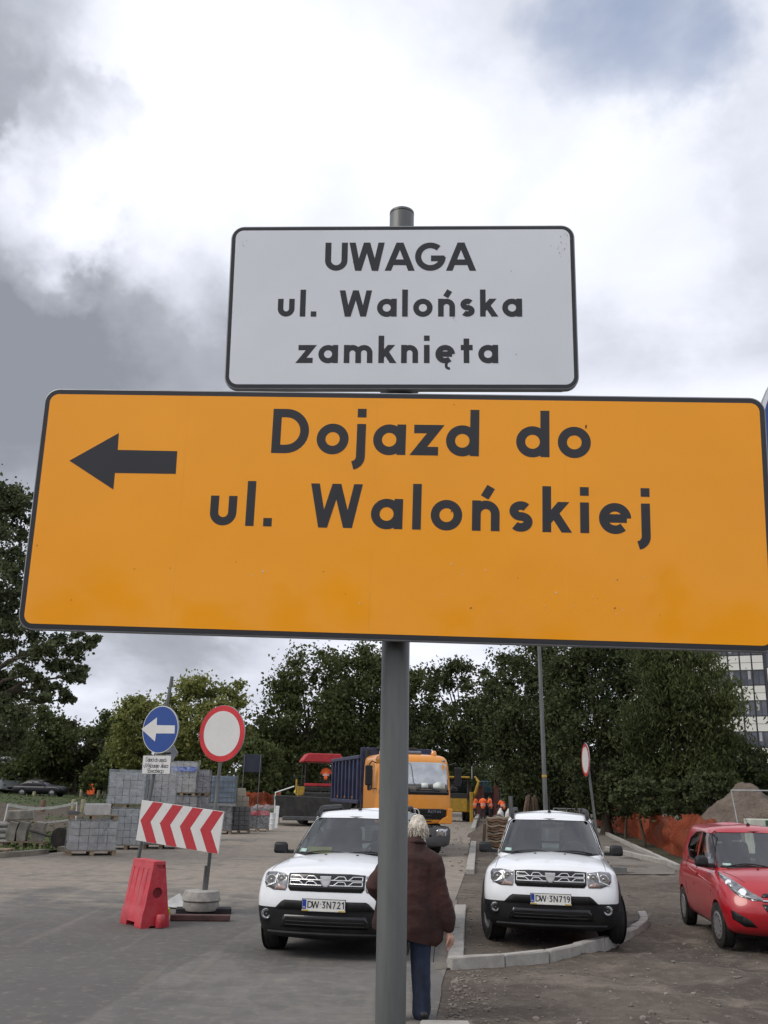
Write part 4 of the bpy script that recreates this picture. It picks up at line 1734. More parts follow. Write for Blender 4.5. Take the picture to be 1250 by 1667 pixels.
pd_ = (ne_c - Vector((base_p.x + 0.02, base_p.y + 0.03, 0.12))).normalized()
MB().tube([tuple(ps_ + pd_ * 0.16), tuple(ps_ + pd_ * 0.60)], 0.042, 18).build('sleeve', GALV, cb, smooth=40)
REDBROWN = pmat('red_brown_rubber', (0.085, 0.032, 0.030), rough=0.75, var=0.25, vscale=5, dust=(0.16, 0.13, 0.11), dust_amt=0.4)
DARKR = pmat('dark_rubber', (0.018, 0.014, 0.016), rough=0.8, var=0.2)
pl = [(277, 1499, 374, 1500), (286, 1487, 376, 1487)]
for (a, b, c, d), mat_, lab in ((pl[0], REDBROWN, 'red-brown rubber ballast bar lying in front of the concrete foot'), (pl[1], DARKR, 'dark rubber ballast bar lying under the concrete foot')):
    p0, p1 = G(a, b), G(c, d)
    v = p1 - p0
    o = MB().box((0, 0, 0.05 if mat_ is REDBROWN else 0.045), (v.length, 0.14 if mat_ is REDBROWN else 0.30, 0.085)).build('ballast_bar', mat_, None, bevel=0.012)
    o.location = (p0 + p1) / 2
    o.rotation_euler = (0, 0, math.atan2(v.y, v.x))
    tag(o, lab, 'ballast', 'rubber ballast bars')
# blue arrow sign, text plate and their post
bl_c = D(261, 1187.5, base_p.y + 0.35)
bl_f = D(243, 1418, base_p.y + 0.35)
bl_f.z = 0.0
bl_f = Vector((bl_c.x - (bl_c.z) * 0.105, bl_c.y, 0.0))
bt = round_sign('arrow_sign', 'round blue sign with pale left-pointing arrow on a tall grey post', bl_c, 0.80, R_(-29), 0, ((0.40, FADEW, 'rim'), (0.388, BLUEF, 'face')), bl_f, top=0.52)


def on_local(o, px, py, ylift):
    m = o.matrix_basis
    return on_board(m, px, py)


arp = [on_local(bt, px, py, 0) for px, py in ((230.5, 1187), (256, 1168), (255.5, 1180.5), (285, 1181), (284.5, 1194), (254.5, 1194), (252.5, 1207))]
flat(arp, -0.0076, 'arrow', FADEW, bt, 0.0006)
pp = D(254.5, 1245, bl_c.y - 0.05)
pm = Matrix.Translation(pp) @ Matrix.Rotation(R_(-20), 4, 'Z') @ Matrix.Rotation(R_(-0.5), 4, 'Y')
ps = rect_sign('text_plate', 'small white plate with three lines of black text under the blue arrow', pm, 0.56, 0.31, 0.015, FADEW, INK, 0.006, thick=0.012)
row(ps, pm, 'Dojazd do urzędu', (237, 1239.5), (271, 1240.5), 1233.0, w=0.125, track=0.12, lift=0.001, each=False)
row(ps, pm, 'ul. Wybrzeże Juliusza', (233.5, 1249.5), (273.5, 1250), 1242.8, w=0.125, track=0.12, lift=0.001, each=False)
row(ps, pm, 'Słowackiego', (239, 1258), (266.5, 1258.5), 1251.0, w=0.125, track=0.12, lift=0.001, each=False)
dp = D(279, 1226, bl_c.y + 0.25)
ds = thing('diamond_sign', 'small grey diamond plate peeking out behind the blue arrow sign', 'sign', tuple(dp), R_(-38))
MB().prism([(0.17, 0), (0, 0.17), (-0.17, 0), (0, -0.17)], 0, 0.01, 'xz').build('panel', pmat('sign_back', (0.48, 0.51, 0.54), rough=0.45, metal=0.2), ds, bevel=0.003)
MB().tube([(0.02, 0.03, 0.0), (-0.20, -0.06, 0.0)], 0.018, 10).build('bracket', GALV, ds)

# chevron board
cc = D(292, 1347, base_p.y - 0.10)
cm = Matrix.Translation(cc) @ Matrix.Rotation(R_(-26), 4, 'Z') @ Matrix.Rotation(R_(4.9), 4, 'Y')
ch = thing('chevron_board', 'scuffed board of red and white left-pointing chevrons on two posts', 'barrier board')
ch.matrix_world = cm
corners = [on_board(cm, px, py) for px, py in ((231, 1303), (363, 1320.5), (356, 1391.5), (221, 1367))]
xs = [c[0] for c in corners]
bw_, bh_ = 1.64, 0.66
bx0, bx1 = (xs[0] + xs[3]) / 2, (xs[1] + xs[2]) / 2
zt_ = (corners[0][1] + corners[1][1]) / 2
zb_ = (corners[2][1] + corners[3][1]) / 2
MB().prism([(bx0, zb_), (bx1, zb_), (bx1, zt_), (bx0, zt_)], 0.0, 0.022, 'xz').build('panel', FADEW, ch, bevel=0.003)
zm = (zt_ + zb_) / 2
bwid = bx1 - bx0
for k in range(4):
    a = bx0 + bwid * (0.02 + 0.245 * k)
    t_, s_ = bwid * 0.128, bwid * 0.115
    pts = [(a + s_ + 0.012, zt_ - 0.004), (a + s_ + t_ + 0.012, zt_ - 0.004), (a + t_, zm), (a + s_ + t_, zb_ + 0.004), (a + s_, zb_ + 0.004), (a, zm)]
    pts = [(min(max(x, bx0 + 0.002), bx1 - 0.002), z) for x, z in pts]
    flat(pts, -0.0012, 'chevron', FADER, ch, 0.001)
for z in (zb_ + 0.12, zt_ - 0.12):
    MB().box(((bx0 + bx1) / 2, 0.040, z), (bwid - 0.1, 0.03, 0.04)).build('rail', STEEL, ch, bevel=0.003)
flk = [(rs.uniform(225, 358), rs.uniform(1312, 1380), rs.uniform(.004, .013), rs.uniform(0, 3), rs.uniform(.3, .7)) for _ in range(26)]
vs_me = flakes('scuff', cm, ch, [f for f in flk if True], pmat('dark_scuff', (0.10, 0.085, 0.075), rough=0.9))
vs_me.location = (0, -0.0008, 0)

# ------------------------------------------------------------------ red water-filled barrier
RED_PE = pmat('red_polyethylene', (0.50, 0.028, 0.045), rough=0.45, var=0.12, vscale=3, dust=(0.45, 0.20, 0.18), dust_amt=0.35, dust_scale=5)
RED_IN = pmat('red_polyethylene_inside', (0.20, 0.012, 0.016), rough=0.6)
bn = G(245, 1511)
wb = thing('water_barrier', 'scuffed red plastic road barrier, trapezoid end with round hole facing us', 'road barrier', (bn.x + 0.06, bn.y, 0), R_(37))
prof = [(x_ * 0.72, z_) for x_, z_ in [(-0.30, 0.0), (-0.12, 0.0), (-0.12, 0.03), (0.12, 0.03), (0.12, 0.0), (0.30, 0.0), (0.305, 0.02), (0.285, 0.20), (0.255, 0.26), (0.13, 0.86), (0.125, 0.90), (-0.125, 0.90), (-0.13, 0.86), (-0.255, 0.26), (-0.285, 0.20), (-0.305, 0.02)]]
me0 = MB().prism(prof, 0.0, 0.74, 'xz').mesh('body')


def cut(o):
    ex = []
    for vsd in (MB().cyl((0, -0.1, 0.47), (0, 0.035, 0.47), 0.075, n=32), MB().box((0.02, -0.05, 0.825), (0.13, 0.16, 0.055))):
        c = bpy.data.objects.new('tmpc', vsd.mesh('c'))
        col.objects.link(c)
        m = o.modifiers.new('b', 'BOOLEAN')
        m.object = c
        m.operation = 'DIFFERENCE'
        ex.append(c)
    for k in range(4):
        c = bpy.data.objects.new('tmpc', MB().box((-0.165, 0.12 + 0.165 * k, 0.55), (0.06, 0.075, 0.50), rot=(0, R_(9), 0)).mesh('c'))
        col.objects.link(c)
        m = o.modifiers.new('b', 'BOOLEAN')
        m.object = c
        m.operation = 'DIFFERENCE'
        ex.append(c)
    c = bpy.data.objects.new('tmpc', MB().box((0, 0.37, 0.0), (1.0, 0.28, 0.14)).mesh('c'))
    col.objects.link(c)
    m = o.modifiers.new('b', 'BOOLEAN')
    m.object = c
    m.operation = 'DIFFERENCE'
    ex.append(c)
    return ex


me1 = eval_mesh(me0, cut, 'body')
link('body', me1, RED_PE, wb, bevel=0.012, smooth=35)
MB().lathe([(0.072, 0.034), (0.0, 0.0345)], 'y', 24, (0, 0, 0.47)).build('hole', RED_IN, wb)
MB().lathe([(0.062, 0.0), (0.068, 0.01), (0.062, 0.16), (0.05, 0.175), (0.0, 0.175)], n=24, c=(0.05, -0.055, 0.01)).build('coupling', RED_PE, wb, smooth=40)
# plate lying behind the barrier
bpz = G(278, 1478)
ob = thing('fallen_sign', 'grey metal triangle lying on the asphalt behind the red barrier', 'sign', (bpz.x, bpz.y, 0.03), R_(-20))
MB().prism([(-0.35, -0.18), (0.36, -0.06), (-0.05, 0.40)], 0.0, 0.012, 'xy').build('panel', pmat('sign_back_grey', (0.40, 0.40, 0.39), rough=0.5, var=0.15), ob, bevel=0.003, rot=(R_(24), R_(-6), 0))
MB().prism([(-0.33, -0.21), (0.33, -0.13), (-0.02, 0.12)], -0.02, -0.008, 'xy').build('edge', BLACKP, ob)
yb = G(271, 1489)
o = MB().lathe([(0.06, 0), (0.062, 0.02), (0.05, 0.09), (0.0, 0.10)], n=14).build('marker_lamp', pmat('lime_plastic', (0.42, 0.52, 0.03), rough=0.4), None, smooth=40)
o.location = (yb.x, yb.y, 0.004)
tag(o, 'lime yellow plastic stub half hidden behind the red barrier', 'marker')
kb = G(196, 1477)
o = MB().tube([(-0.25, 0, 0.05), (0.25, 0.1, 0.05)], 0.05, 12).build('pipe', pmat('grey_pipe', (0.16, 0.16, 0.15), rough=0.8), None, bevel=0.01)
o.location = (kb.x + 0.25, kb.y + 0.6, 0)
tag(o, 'short grey pipe end lying left of the red barrier', 'pipe')

# ================================================================== CARS
CARW = pmat('white_car_paint', (0.74, 0.76, 0.78), rough=0.28, var=0.015, coat=0.6, dust=(0.50, 0.47, 0.43), dust_amt=0.18, dust_scale=2.5)
CARR = pmat('red_car_paint', (0.38, 0.008, 0.016), rough=0.3, var=0.03, coat=0.6, dust=(0.25, 0.09, 0.08), dust_amt=0.10, dust_scale=2.0)
CARB = pmat('black_car_paint', (0.010, 0.010, 0.014), rough=0.35, var=0.1, coat=0.1, spec=0.3)
CLAD = pmat('dark_cladding', (0.010, 0.0105, 0.012), rough=0.6, var=0.15, spec=0.3, dust=(0.05, 0.045, 0.04), dust_amt=0.25, dust_scale=4)
GLOSSB = pmat('gloss_black', (0.012, 0.012, 0.013), rough=0.12, var=0.1)
SILVER = pmat('wheel_silver', (0.42, 0.42, 0.43), rough=0.35, metal=0.7, var=0.1, dust=(0.2, 0.17, 0.14), dust_amt=0.4)
LENS = pmat('clear_lens', (0.42, 0.43, 0.44), rough=0.06, metal=0.7, var=0.35, vscale=14, coat=1.0)
BRIGHT = pmat('bright_trim', (0.70, 0.71, 0.72), rough=0.25, metal=0.45, var=0.02)
LAMPD = pmat('lamp_housing', (0.20, 0.20, 0.205), rough=0.12, metal=0.5, var=0.3, vscale=10, coat=1.0)
AMBER = pmat('pale_amber_lens', (0.34, 0.24, 0.21), rough=0.1, var=0.1, coat=1.0)
SEATM = pmat('seat_fabric', (0.035, 0.036, 0.04), rough=0.9, var=0.2)
LINER = pmat('cabin_lining', (0.045, 0.046, 0.048), rough=0.9)
SEATG = pmat('grey_headrest', (0.09, 0.095, 0.10), rough=0.9, var=0.2)
DASH = pmat('dashboard_plastic', (0.022, 0.022, 0.024), rough=0.7)
TAILR = pmat('tail_lamp_red', (0.35, 0.01, 0.015), rough=0.12, coat=1.0)
PLATEW = pmat('plate_white', (0.66, 0.66, 0.63), rough=0.35, var=0.05)
PLATEB = pmat('plate_blue', (0.01, 0.04, 0.28), rough=0.35)
PLATEY = pmat('plate_frame_yellow', (0.50, 0.33, 0.03), rough=0.4)


def plan_ring(w, yf, yr, cf, cr_, z, crown=0.0, tilt=0.0):
    """closed plan outline: bowed nose, straight flanks, bowed tail"""
    half = [(0.0, yf), (0.33 * w, yf + 0.10 * cf), (0.62 * w, yf + 0.33 * cf), (0.84 * w, yf + 0.72 * cf), (0.96 * w, yf + 1.25 * cf), (w, yf + 2.3 * cf)]
    a, b = yf + 2.3 * cf, yr - 2.3 * cr_
    half += [(w, a + (b - a) * t) for t in (0.2, 0.4, 0.6, 0.8)]
    half += [(w, b), (0.96 * w, yr - 1.25 * cr_), (0.84 * w, yr - 0.72 * cr_), (0.62 * w, yr - 0.33 * cr_), (0.33 * w, yr - 0.10 * cr_), (0.0, yr)]
    full = half + [(-x, y) for x, y in reversed(half[1:-1])]
    return [(x, y, z + crown * (1 - (x / max(w, 1e-3)) ** 2) + tilt * (y - yf)) for x, y in full]


def loft(rings, sub=2):
    n = len(rings[0])
    vs = [p for r in rings for p in r]
    fs = []
    for i in range(len(rings) - 1):
        for k in range(n):
            fs.append((i * n + k, i * n + (k + 1) % n, (i + 1) * n + (k + 1) % n, (i + 1) * n + k))
    m = n // 2

    def cap(b, flip):
        # strips across the plan outline, left to right
        out = []
        for k in range(0, m):
            a0, a1 = b + k, b + k + 1
            c0, c1 = b + (n - k) % n, b + (n - k - 1) % n
            q = [a0, a1, c1, c0]
            q = [v for i, v in enumerate(q) if v not in q[:i]]
            if len(q) >= 3:
                out.append(tuple(reversed(q)) if flip else tuple(q))
        return out
    fs += cap(0, False) + cap((len(rings) - 1) * n, True)
    me = bpy.data.meshes.new('shell')
    me.from_pydata(vs, [], fs)
    bm = bmesh.new()
    bm.from_mesh(me)
    bmesh.ops.recalc_face_normals(bm, faces=bm.faces)
    bm.to_mesh(me)
    bm.free()

    def mods(o):
        if sub:
            s = o.modifiers.new('s', 'SUBSURF')
            s.levels = sub
            s.render_levels = sub
    return eval_mesh(me, mods, 'shell')


def boolean(me, cutters, op='DIFFERENCE'):
    def mods(o):
        ex = []
        for c in cutters:
            t = bpy.data.objects.new('tmpc', c)
            col.objects.link(t)
            m = o.modifiers.new('b', 'BOOLEAN')
            m.object = t
            m.operation = op
            m.solver = 'EXACT'
            m.material_mode = 'TRANSFER' if len(me.materials) else 'INDEX'
            ex.append(t)
        return ex
    return eval_mesh(me.copy(), mods, 'cut')


def split_z(me, z, upper):
    bm = bmesh.new()
    bm.from_mesh(me)
    bmesh.ops.bisect_plane(bm, geom=bm.verts[:] + bm.edges[:] + bm.faces[:], plane_co=(0, 0, z), plane_no=(0, 0, 1), clear_inner=upper, clear_outer=not upper)
    out = bpy.data.meshes.new('part')
    bm.to_mesh(out)
    bm.free()
    return out


def decal(name, outline, bvhs, plane, sign, mat, parent, off=0.004, cell=0.07, thick=0.006, smooth_=True):
    """a panel cut to a 2-D outline and laid on the body surface. plane 'xz' looks along y, 'yz' along x, 'xy' along z"""
    bm = bmesh.new()
    bm.faces.new([bm.verts.new((a, b, 0)) for a, b in outline])
    xs, ys = [p[0] for p in outline], [p[1] for p in outline]
    for a, lo, hi in ((0, min(xs), max(xs)), (1, min(ys), max(ys))):
        k = lo + cell
        while k < hi - 1e-4:
            co, no = [0, 0, 0], [0, 0, 0]
            co[a], no[a] = k, 1
            bmesh.ops.bisect_plane(bm, geom=bm.verts[:] + bm.edges[:] + bm.faces[:], plane_co=co, plane_no=no)
            k += cell
    dirv = {'xz': Vector((0, sign, 0)), 'yz': Vector((sign, 0, 0)), 'xy': Vector((0, 0, sign))}[plane]
    for v in bm.verts:
        a, b = v.co.x, v.co.y
        p = {'xz': Vector((a, -6 * sign + 2.0 * (sign > 0), b)), 'yz': Vector((-6 * sign, a, b)), 'xy': Vector((a, b, -6 * sign))}[plane]
        best = None
        for t in bvhs:
            h = t.ray_cast(p, dirv)
            if h[0] is not None and (best is None or h[3] < best[3]):
                best = h
        if best is None:
            q = p + dirv * 6
            best = min((t.find_nearest(q) for t in bvhs), key=lambda h: h[3])
        n = best[1]
        if n.dot(dirv) > 0:
            n = -n
        v.co = best[0] + n * off
    bmesh.ops.recalc_face_normals(bm, faces=bm.faces)
    f0 = max(bm.faces, key=lambda f: f.calc_area())
    if f0.normal.dot(dirv) > 0:
        bmesh.ops.reverse_faces(bm, faces=bm.faces)
    me = bpy.data.meshes.new(name)
    bm.to_mesh(me)
    bm.free()
    return link(name, me, mat, parent, solid=thick, smooth=35 if smooth_ else None)


def mirror(o):
    return [(-a, b) for a, b in reversed(o)]


def hit(bvhs, p, d):
    best = None
    for t in bvhs:
        h = t.ray_cast(Vector(p), Vector(d))
        if h[0] is not None and (best is None or h[3] < best[3]):
            best = h
    return best[0] if best else Vector(p)


def wheel(parent, x, y, r, w, outer, steer=0.0, spokes=5, style='alloy'):
    """tyre, rim with spokes; outer = -1 or +1 is the visible side"""
    t = MB()
    h = w / 2
    t.lathe([(r * 0.62, -h * 0.9), (r * 0.86, -h), (r * 0.95, -h * 0.86), (r * 0.995, -h * 0.55), (r, 0), (r * 0.995, h * 0.55), (r * 0.95, h * 0.86), (r * 0.86, h), (r * 0.62, h * 0.9)], 'x', 44)
    for g in (-0.45, -0.15, 0.15, 0.45):
        t.lathe([(r * 0.99, g * w - 0.004), (r * 1.006, g * w + 0.012 - w * 0.075), (r * 1.006, g * w - 0.012 + w * 0.075), (r * 0.99, g * w + 0.004)], 'x', 44)
    wh = link('wheel', t.mesh('wheel'), RUBBER, parent, loc=(x, y, r), rot=(0, 0, steer), smooth=50)
    ri = MB()
    ri.lathe([(r * 0.62, -h * 0.95 * outer * -1), (r * 0.64, h * 0.93 * outer), (r * 0.56, h * 0.80 * outer), (r * 0.50, h * 0.45 * outer), (0.0, h * 0.35 * outer)], 'x', 36)
    ro = ri.build('rim', LAMPD if style == 'alloy' else SILVER, wh, smooth=40)
    sp = MB()
    if style == 'alloy':
        for k in range(spokes):
            a = 2 * math.pi * k / spokes + 0.3
            sp.box((h * 0.72 * outer, math.cos(a) * r * 0.36, math.sin(a) * r * 0.36), (0.03, r * 0.52, 0.055), rot=(a, 0, 0))
        sp.lathe([(0.075, h * 0.80 * outer), (0.06, h * 0.9 * outer), (0.0, h * 0.92 * outer)], 'x', 20)
    else:
        sp.lathe([(r * 0.60, h * 0.86 * outer), (r * 0.55, h * 1.0 * outer), (r * 0.40, h * 1.03 * outer), (r * 0.34, h * 0.92 * outer), (r * 0.16, h * 0.98 * outer), (0, h * 1.0 * outer)], 'x', 36)
    sp.build('hub_cap', SILVER, wh, smooth=35, bevel=0.004)
    if style != 'alloy':
        hl = MB()
        for k in range(12):
            a = 2 * math.pi * k / 12
            hl.cyl((h * 0.99 * outer, math.cos(a) * r * 0.47, math.sin(a) * r * 0.47), (h * 1.035 * outer, math.cos(a) * r * 0.47, math.sin(a) * r * 0.47), r * 0.045, n=8)
        v_ = hl.build('vent_slot', BLACKP, wh)
        v_['kind'] = 'stuff'
    return wh


def plate(parent, c, txt, rz=0.0, tilt=0.0, dealer=True):
    """number plate: white field, blue band, letters; c is its centre, local face towards -y"""
    p = link('number_plate', MB().prism(rrect(0.52, 0.114, 0.012, 4), 0.0, 0.006, 'xz').mesh('number_plate'), PLATEW, parent, loc=c, rot=(tilt, 0, rz))
    flat(rrect(0.044, 0.106, 0.006, 3, -0.235, 0), -0.0012, 'blue_band', PLATEB, p, 0.001)
    o = link('letters', text_mesh('letters', 'PL', 0.020, w=0.2, track=0.16, x0=-0.248, y0=-0.042, lift=0.0022), PLATEW, p)
    a, b = txt.split(' ')
    link('letters', text_mesh('letters', a, 0.078, w=0.15, width=0.142, x0=-0.198, y0=-0.039, lift=0.0012), INK, p)
    link('letters', text_mesh('letters', b, 0.078, w=0.15, width=0.268, x0=-0.020, y0=-0.039, lift=0.0012), INK, p)
    flat(circle_pts(0.008, 12, -0.036, 0.008), -0.0012, 'seal', SILVER, p, 0.001)
    MB().box((0, 0.008, -0.004), (0.535, 0.010, 0.135)).build('plate_holder', BLACKP, p, bevel=0.003)
    if dealer:
        MB().box((0, 0.001, -0.0655), (0.53, 0.010, 0.019)).build('dealer_strip', PLATEW, p, bevel=0.002)
        for s in (-1, 1):
            MB().box((s * 0.222, -0.0035, -0.0655), (0.078, 0.003, 0.015)).build('yellow_end', PLATEY, p)
    return p


def antenna(parent, base, tip):
    MB().lathe([(0.028, 0), (0.026, 0.02), (0.010, 0.035), (0, 0.036)], n=14, c=base).tube([(base[0], base[1], base[2] + 0.02), tip], [0.005, 0.003], 6).build('antenna', BLACKP, parent, smooth=40)


def interior(parent, seats, seat_z, belt, y_wheel, hat=1.0, wheel_side=1):
    """what shows through the glass: seat backs, head rests, steering wheel, dashboard"""
    for sx, sy in seats:
        s = MB().box((sx, sy, seat_z), (0.50, 0.16, 0.62), rot=(R_(-12), 0, 0), taper=(0.8, 0.8)).build('seat', SEATM, parent, bevel=0.06, segs=3, smooth=50)
        MB().box((sx, sy + 0.10, seat_z + 0.42), (0.27, 0.11, 0.19), rot=(R_(-8), 0, 0), taper=(0.85, 0.8)).build('head_rest', SEATG, s, bevel=0.04, segs=3, smooth=50)
    m = MB()
    n = 28
    ring = [(0.36 * wheel_side + 0.185 * math.cos(2 * math.pi * k / n), y_wheel + 0.08 * math.sin(2 * math.pi * k / n), belt + 0.02 + 0.165 * math.sin(2 * math.pi * k / n)) for k in range(n + 1)]
    m.tube(ring, 0.016, 8, cap=False)
    m.box((0.36 * wheel_side, y_wheel, belt + 0.02), (0.30, 0.04, 0.05), rot=(R_(-25), 0, 0))
    m.build('steering_wheel', SEATG, parent, smooth=40)


def make_duster(name, label, group):
    t = thing(name, label, 'car', group=group)
    Y = 4.315
    low = [
        plan_ring(0.74, 0.20, 4.10, 0.12, 0.10, 0.21),
        plan_ring(0.84, 0.07, 4.24, 0.14, 0.10, 0.26),
        plan_ring(0.89, 0.025, 4.29, 0.15, 0.10, 0.42),
        plan_ring(0.905, 0.00, 4.31, 0.15, 0.10, 0.56),
        plan_ring(0.911, 0.015, 4.315, 0.15, 0.10, 0.68),
        plan_ring(0.908, 0.05, 4.30, 0.16, 0.10, 0.80),
        plan_ring(0.895, 0.08, 4.27, 0.17, 0.10, 0.905, 0.02),
        plan_ring(0.865, 0.12, 4.25, 0.17, 0.10, 0.965, 0.035),
        plan_ring(0.81, 0.24, 4.23, 0.17, 0.10, 1.005, 0.045),
        plan_ring(0.75, 0.62, 4.18, 0.12, 0.10, 1.050, 0.055),
        plan_ring(0.66, 1.02, 4.10, 0.08, 0.10, 1.092, 0.055),
        plan_ring(0.50, 1.35, 3.8, 0.05, 0.10, 1.10, 0.05),
    ]
    body0 = loft(low)
    wells = [MB().cyl((-1.2, y, 0.345), (1.2, y, 0.345), 0.405, n=40).mesh('c') for y in (0.86, 3.53)]
    body1 = boolean(body0, wells)
    cab = [
        plan_ring(0.80, 1.10, 4.20, 0.20, 0.12, 0.98),
        plan_ring(0.795, 1.13, 4.19, 0.20, 0.12, 1.08),
        plan_ring(0.755, 1.42, 4.12, 0.19, 0.12, 1.27),
        plan_ring(0.690, 1.72, 4.00, 0.18, 0.12, 1.465),
        plan_ring(0.635, 1.93, 3.90, 0.17, 0.12, 1.592),
        plan_ring(0.600, 2.02, 3.86, 0.15, 0.12, 1.628, 0.012),
        plan_ring(0.52, 2.14, 3.80, 0.11, 0.12, 1.646, 0.026),
        plan_ring(0.34, 2.45, 3.5, 0.06, 0.06, 1.66, 0.03),
    ]
    cab0 = loft(cab)
    bv_b, bv_c = bvh_of(body0), bvh_of(cab0)
    inner = cab0.copy()
    for v in inner.vertices:
        v.co = Vector((v.co.x * 0.945, 2.66 + (v.co.y - 2.66) * 0.97, v.co.z - 0.035))
    ws_ = [(-0.735, 1.108), (0.735, 1.108), (0.70, 1.213), (0.60, 1.528), (0.55, 1.565), (0, 1.575), (-0.55, 1.565), (-0.60, 1.528), (-0.70, 1.213)]
    sf = [(1.50, 1.138), (1.78, 1.353), (2.06, 1.528), (2.16, 1.548), (2.50, 1.553), (2.47, 1.138)]
    sr = [(2.56, 1.138), (2.59, 1.553), (3.15, 1.528), (3.40, 1.403), (3.48, 1.153)]
    rw_ = [(-0.58, 1.173), (0.58, 1.173), (0.50, 1.493), (-0.50, 1.493)]
    cut_ = [inner, MB().prism(ws_, 0.7, 2.25, 'xz').mesh('c'), MB().prism(sf, -1, 1, 'yz').mesh('c'), MB().prism(sr, -1, 1, 'yz').mesh('c'), MB().prism(rw_, 3.75, 4.6, 'xz').mesh('c')]
    cab0.materials.append(CARW)
    inner.materials.append(LINER)
    cab1 = boolean(cab0, cut_)
    ZS = 0.575
    up, dn = split_z(body1, ZS, True), split_z(body1, ZS, False)
    link('body', up, CARW, t, smooth=38)
    link('lower_cladding', dn, CLAD, t, smooth=38)
    link('cabin', cab1, CARW, t, smooth=38)
    g_out = [(-0.745, 1.098), (0.745, 1.098), (0.71, 1.213), (0.61, 1.538), (0.56, 1.573), (0, 1.583), (-0.56, 1.573), (-0.61, 1.538), (-0.71, 1.213)]
    decal('windscreen', g_out, [bv_c], 'xz', 1, GLASS, t, off=-0.004, cell=0.09, thick=0)
    for s in (-1, 1):
        decal('side_window', sf, [bv_c], 'yz', -s, GLASS, t, off=-0.006, cell=0.12, thick=0)
        decal('side_window', sr, [bv_c], 'yz', -s, GLASS, t, off=-0.006, cell=0.12, thick=0)
    decal('rear_window', rw_, [bv_c], 'xz', -1, GLASS, t, off=-0.006, cell=0.2, thick=0)
    # black band round the windscreen
    band = MB()
    o_ = [hit([bv_c], (x, -2, z), (0, 1, 0)) for x, z in g_out]
    for a, b in zip(o_, o_[1:] + o_[:1]):
        band.tube([tuple(a), tuple(b)], 0.012, 6)
    band.build('windscreen_seal', BLACKP, t)
    interior(t, ((-0.36, 2.35), (0.36, 2.35), (-0.36, 3.2), (0.36, 3.2)), 1.10, 1.08, 1.72)
    MB().box((0, 1.50, 1.08), (1.36, 0.34, 0.09), taper=(0.94, 0.5)).build('dashboard', DASH, t, bevel=0.03)
    MB().box((0.0, 1.85, 1.49), (0.20, 0.03, 0.06)).build('mirror', BLACKP, t, bevel=0.012)
    # cowl and wipers
    decal('cowl', [(-0.70, 1.108), (-0.3, 1.075), (0.3, 1.075), (0.70, 1.108), (0.66, 1.128), (-0.66, 1.128)], [bv_c], 'xz', 1, BLACKP, t, off=0.006, cell=0.1)
    for x0, x1 in ((-0.55, 0.05), (-0.02, 0.60)):
        pth = [tuple(hit([bv_c], (x0 + (x1 - x0) * k / 5, -2, 1.128 + 0.035 * math.sin(k / 5 * 3.1)), (0, 1, 0)) + Vector((0, -0.02, 0))) for k in range(6)]
        MB().tube(pth, 0.010, 6).build('wiper', BLACKP, t)
    # hood shut line and washer jets
    for s in (-1, 1):
        pth = []
        for k in range(9):
            y = 0.28 + (1.10 - 0.28) * k / 8
            x = s * (0.735 - 0.02 * k / 8)
            pth.append(tuple(hit([bv_b], (x, y, 3), (0, 0, -1)) + Vector((0, 0, 0.0012))))
        MB().tube(pth, 0.0035, 5).build('hood_seam', BLACKP, t)
        w_ = hit([bv_b], (s * 0.21, 0.98, 3), (0, 0, -1))
        MB().box((w_.x, w_.y, w_.z + 0.004), (0.035, 0.025, 0.014)).build('washer_jet', BLACKP, t, bevel=0.004)
    # front: grille, lamps, badge, plate, bumper cladding
    FR = [bv_b]
    grille = [(-0.475, 0.955), (-0.47, 0.80), (-0.44, 0.765), (0.44, 0.765), (0.47, 0.80), (0.475, 0.955), (0.30, 0.966), (-0.30, 0.966)]
    gr = decal('grille', grille, FR, 'xz', 1, GLOSSB, t, off=0.006, cell=0.06, thick=0.012)
    for s in (-1, 1):
        for zc in (0.917, 0.858):
            for xa, xb in ((0.095, 0.255), (0.275, 0.445)):
                gr_c = MB()
                fr_ = [(xa, zc - 0.020), (xb, zc - 0.020), (xb - (0.0 if xb > 0.4 else 0.03), zc + 0.022), (xa + 0.055, zc + 0.022)]
                pth = [hit(FR, (s * x, -2, z), (0, 1, 0)) + Vector((0, -0.014, 0)) for x, z in fr_]
                for a, b in zip(pth, pth[1:] + pth[:1]):
                    gr_c.tube([tuple(a), tuple(b)], 0.0064, 6)
                a = hit(FR, (s * (xa - 0.045), -2, zc - 0.020), (0, 1, 0)) + Vector((0, -0.014, 0))
                gr_c.tube([tuple(a), tuple(pth[0])], 0.0085, 6)
                gr_c.build('chrome_slot', BRIGHT, gr, smooth=40)
    bd = hit(FR, (0, -2, 0.885), (0, 1, 0)) + Vector((0, -0.018, 0))
    shield = [(-0.068, 0.058), (0.068, 0.058), (0.062, 0.0), (0.042, -0.045), (0.018, -0.062), (-0.018, -0.062), (-0.042, -0.045), (-0.062, 0.0)]
    bdg = MB().prism([(x, z) for x, z in shield], -0.010, 0.012, 'xz').build('badge', BRIGHT, t, bevel=0.004, loc=tuple(bd))
    MB().prism([(x * 0.76, z * 0.76 - 0.001) for x, z in shield], -0.0125, -0.010, 'xz').build('badge_field', pmat('badge_grey', (0.58, 0.59, 0.60), rough=0.4), bdg)
    MB().box((0, -0.013, 0.022), (0.075, 0.003, 0.012)).build('badge_bar', BRIGHT, bdg)
    hl = [(0.485, 0.945), (0.66, 0.965), (0.775, 0.955), (0.80, 0.92), (0.795, 0.84), (0.765, 0.80), (0.66, 0.765), (0.50, 0.765), (0.485, 0.80)]
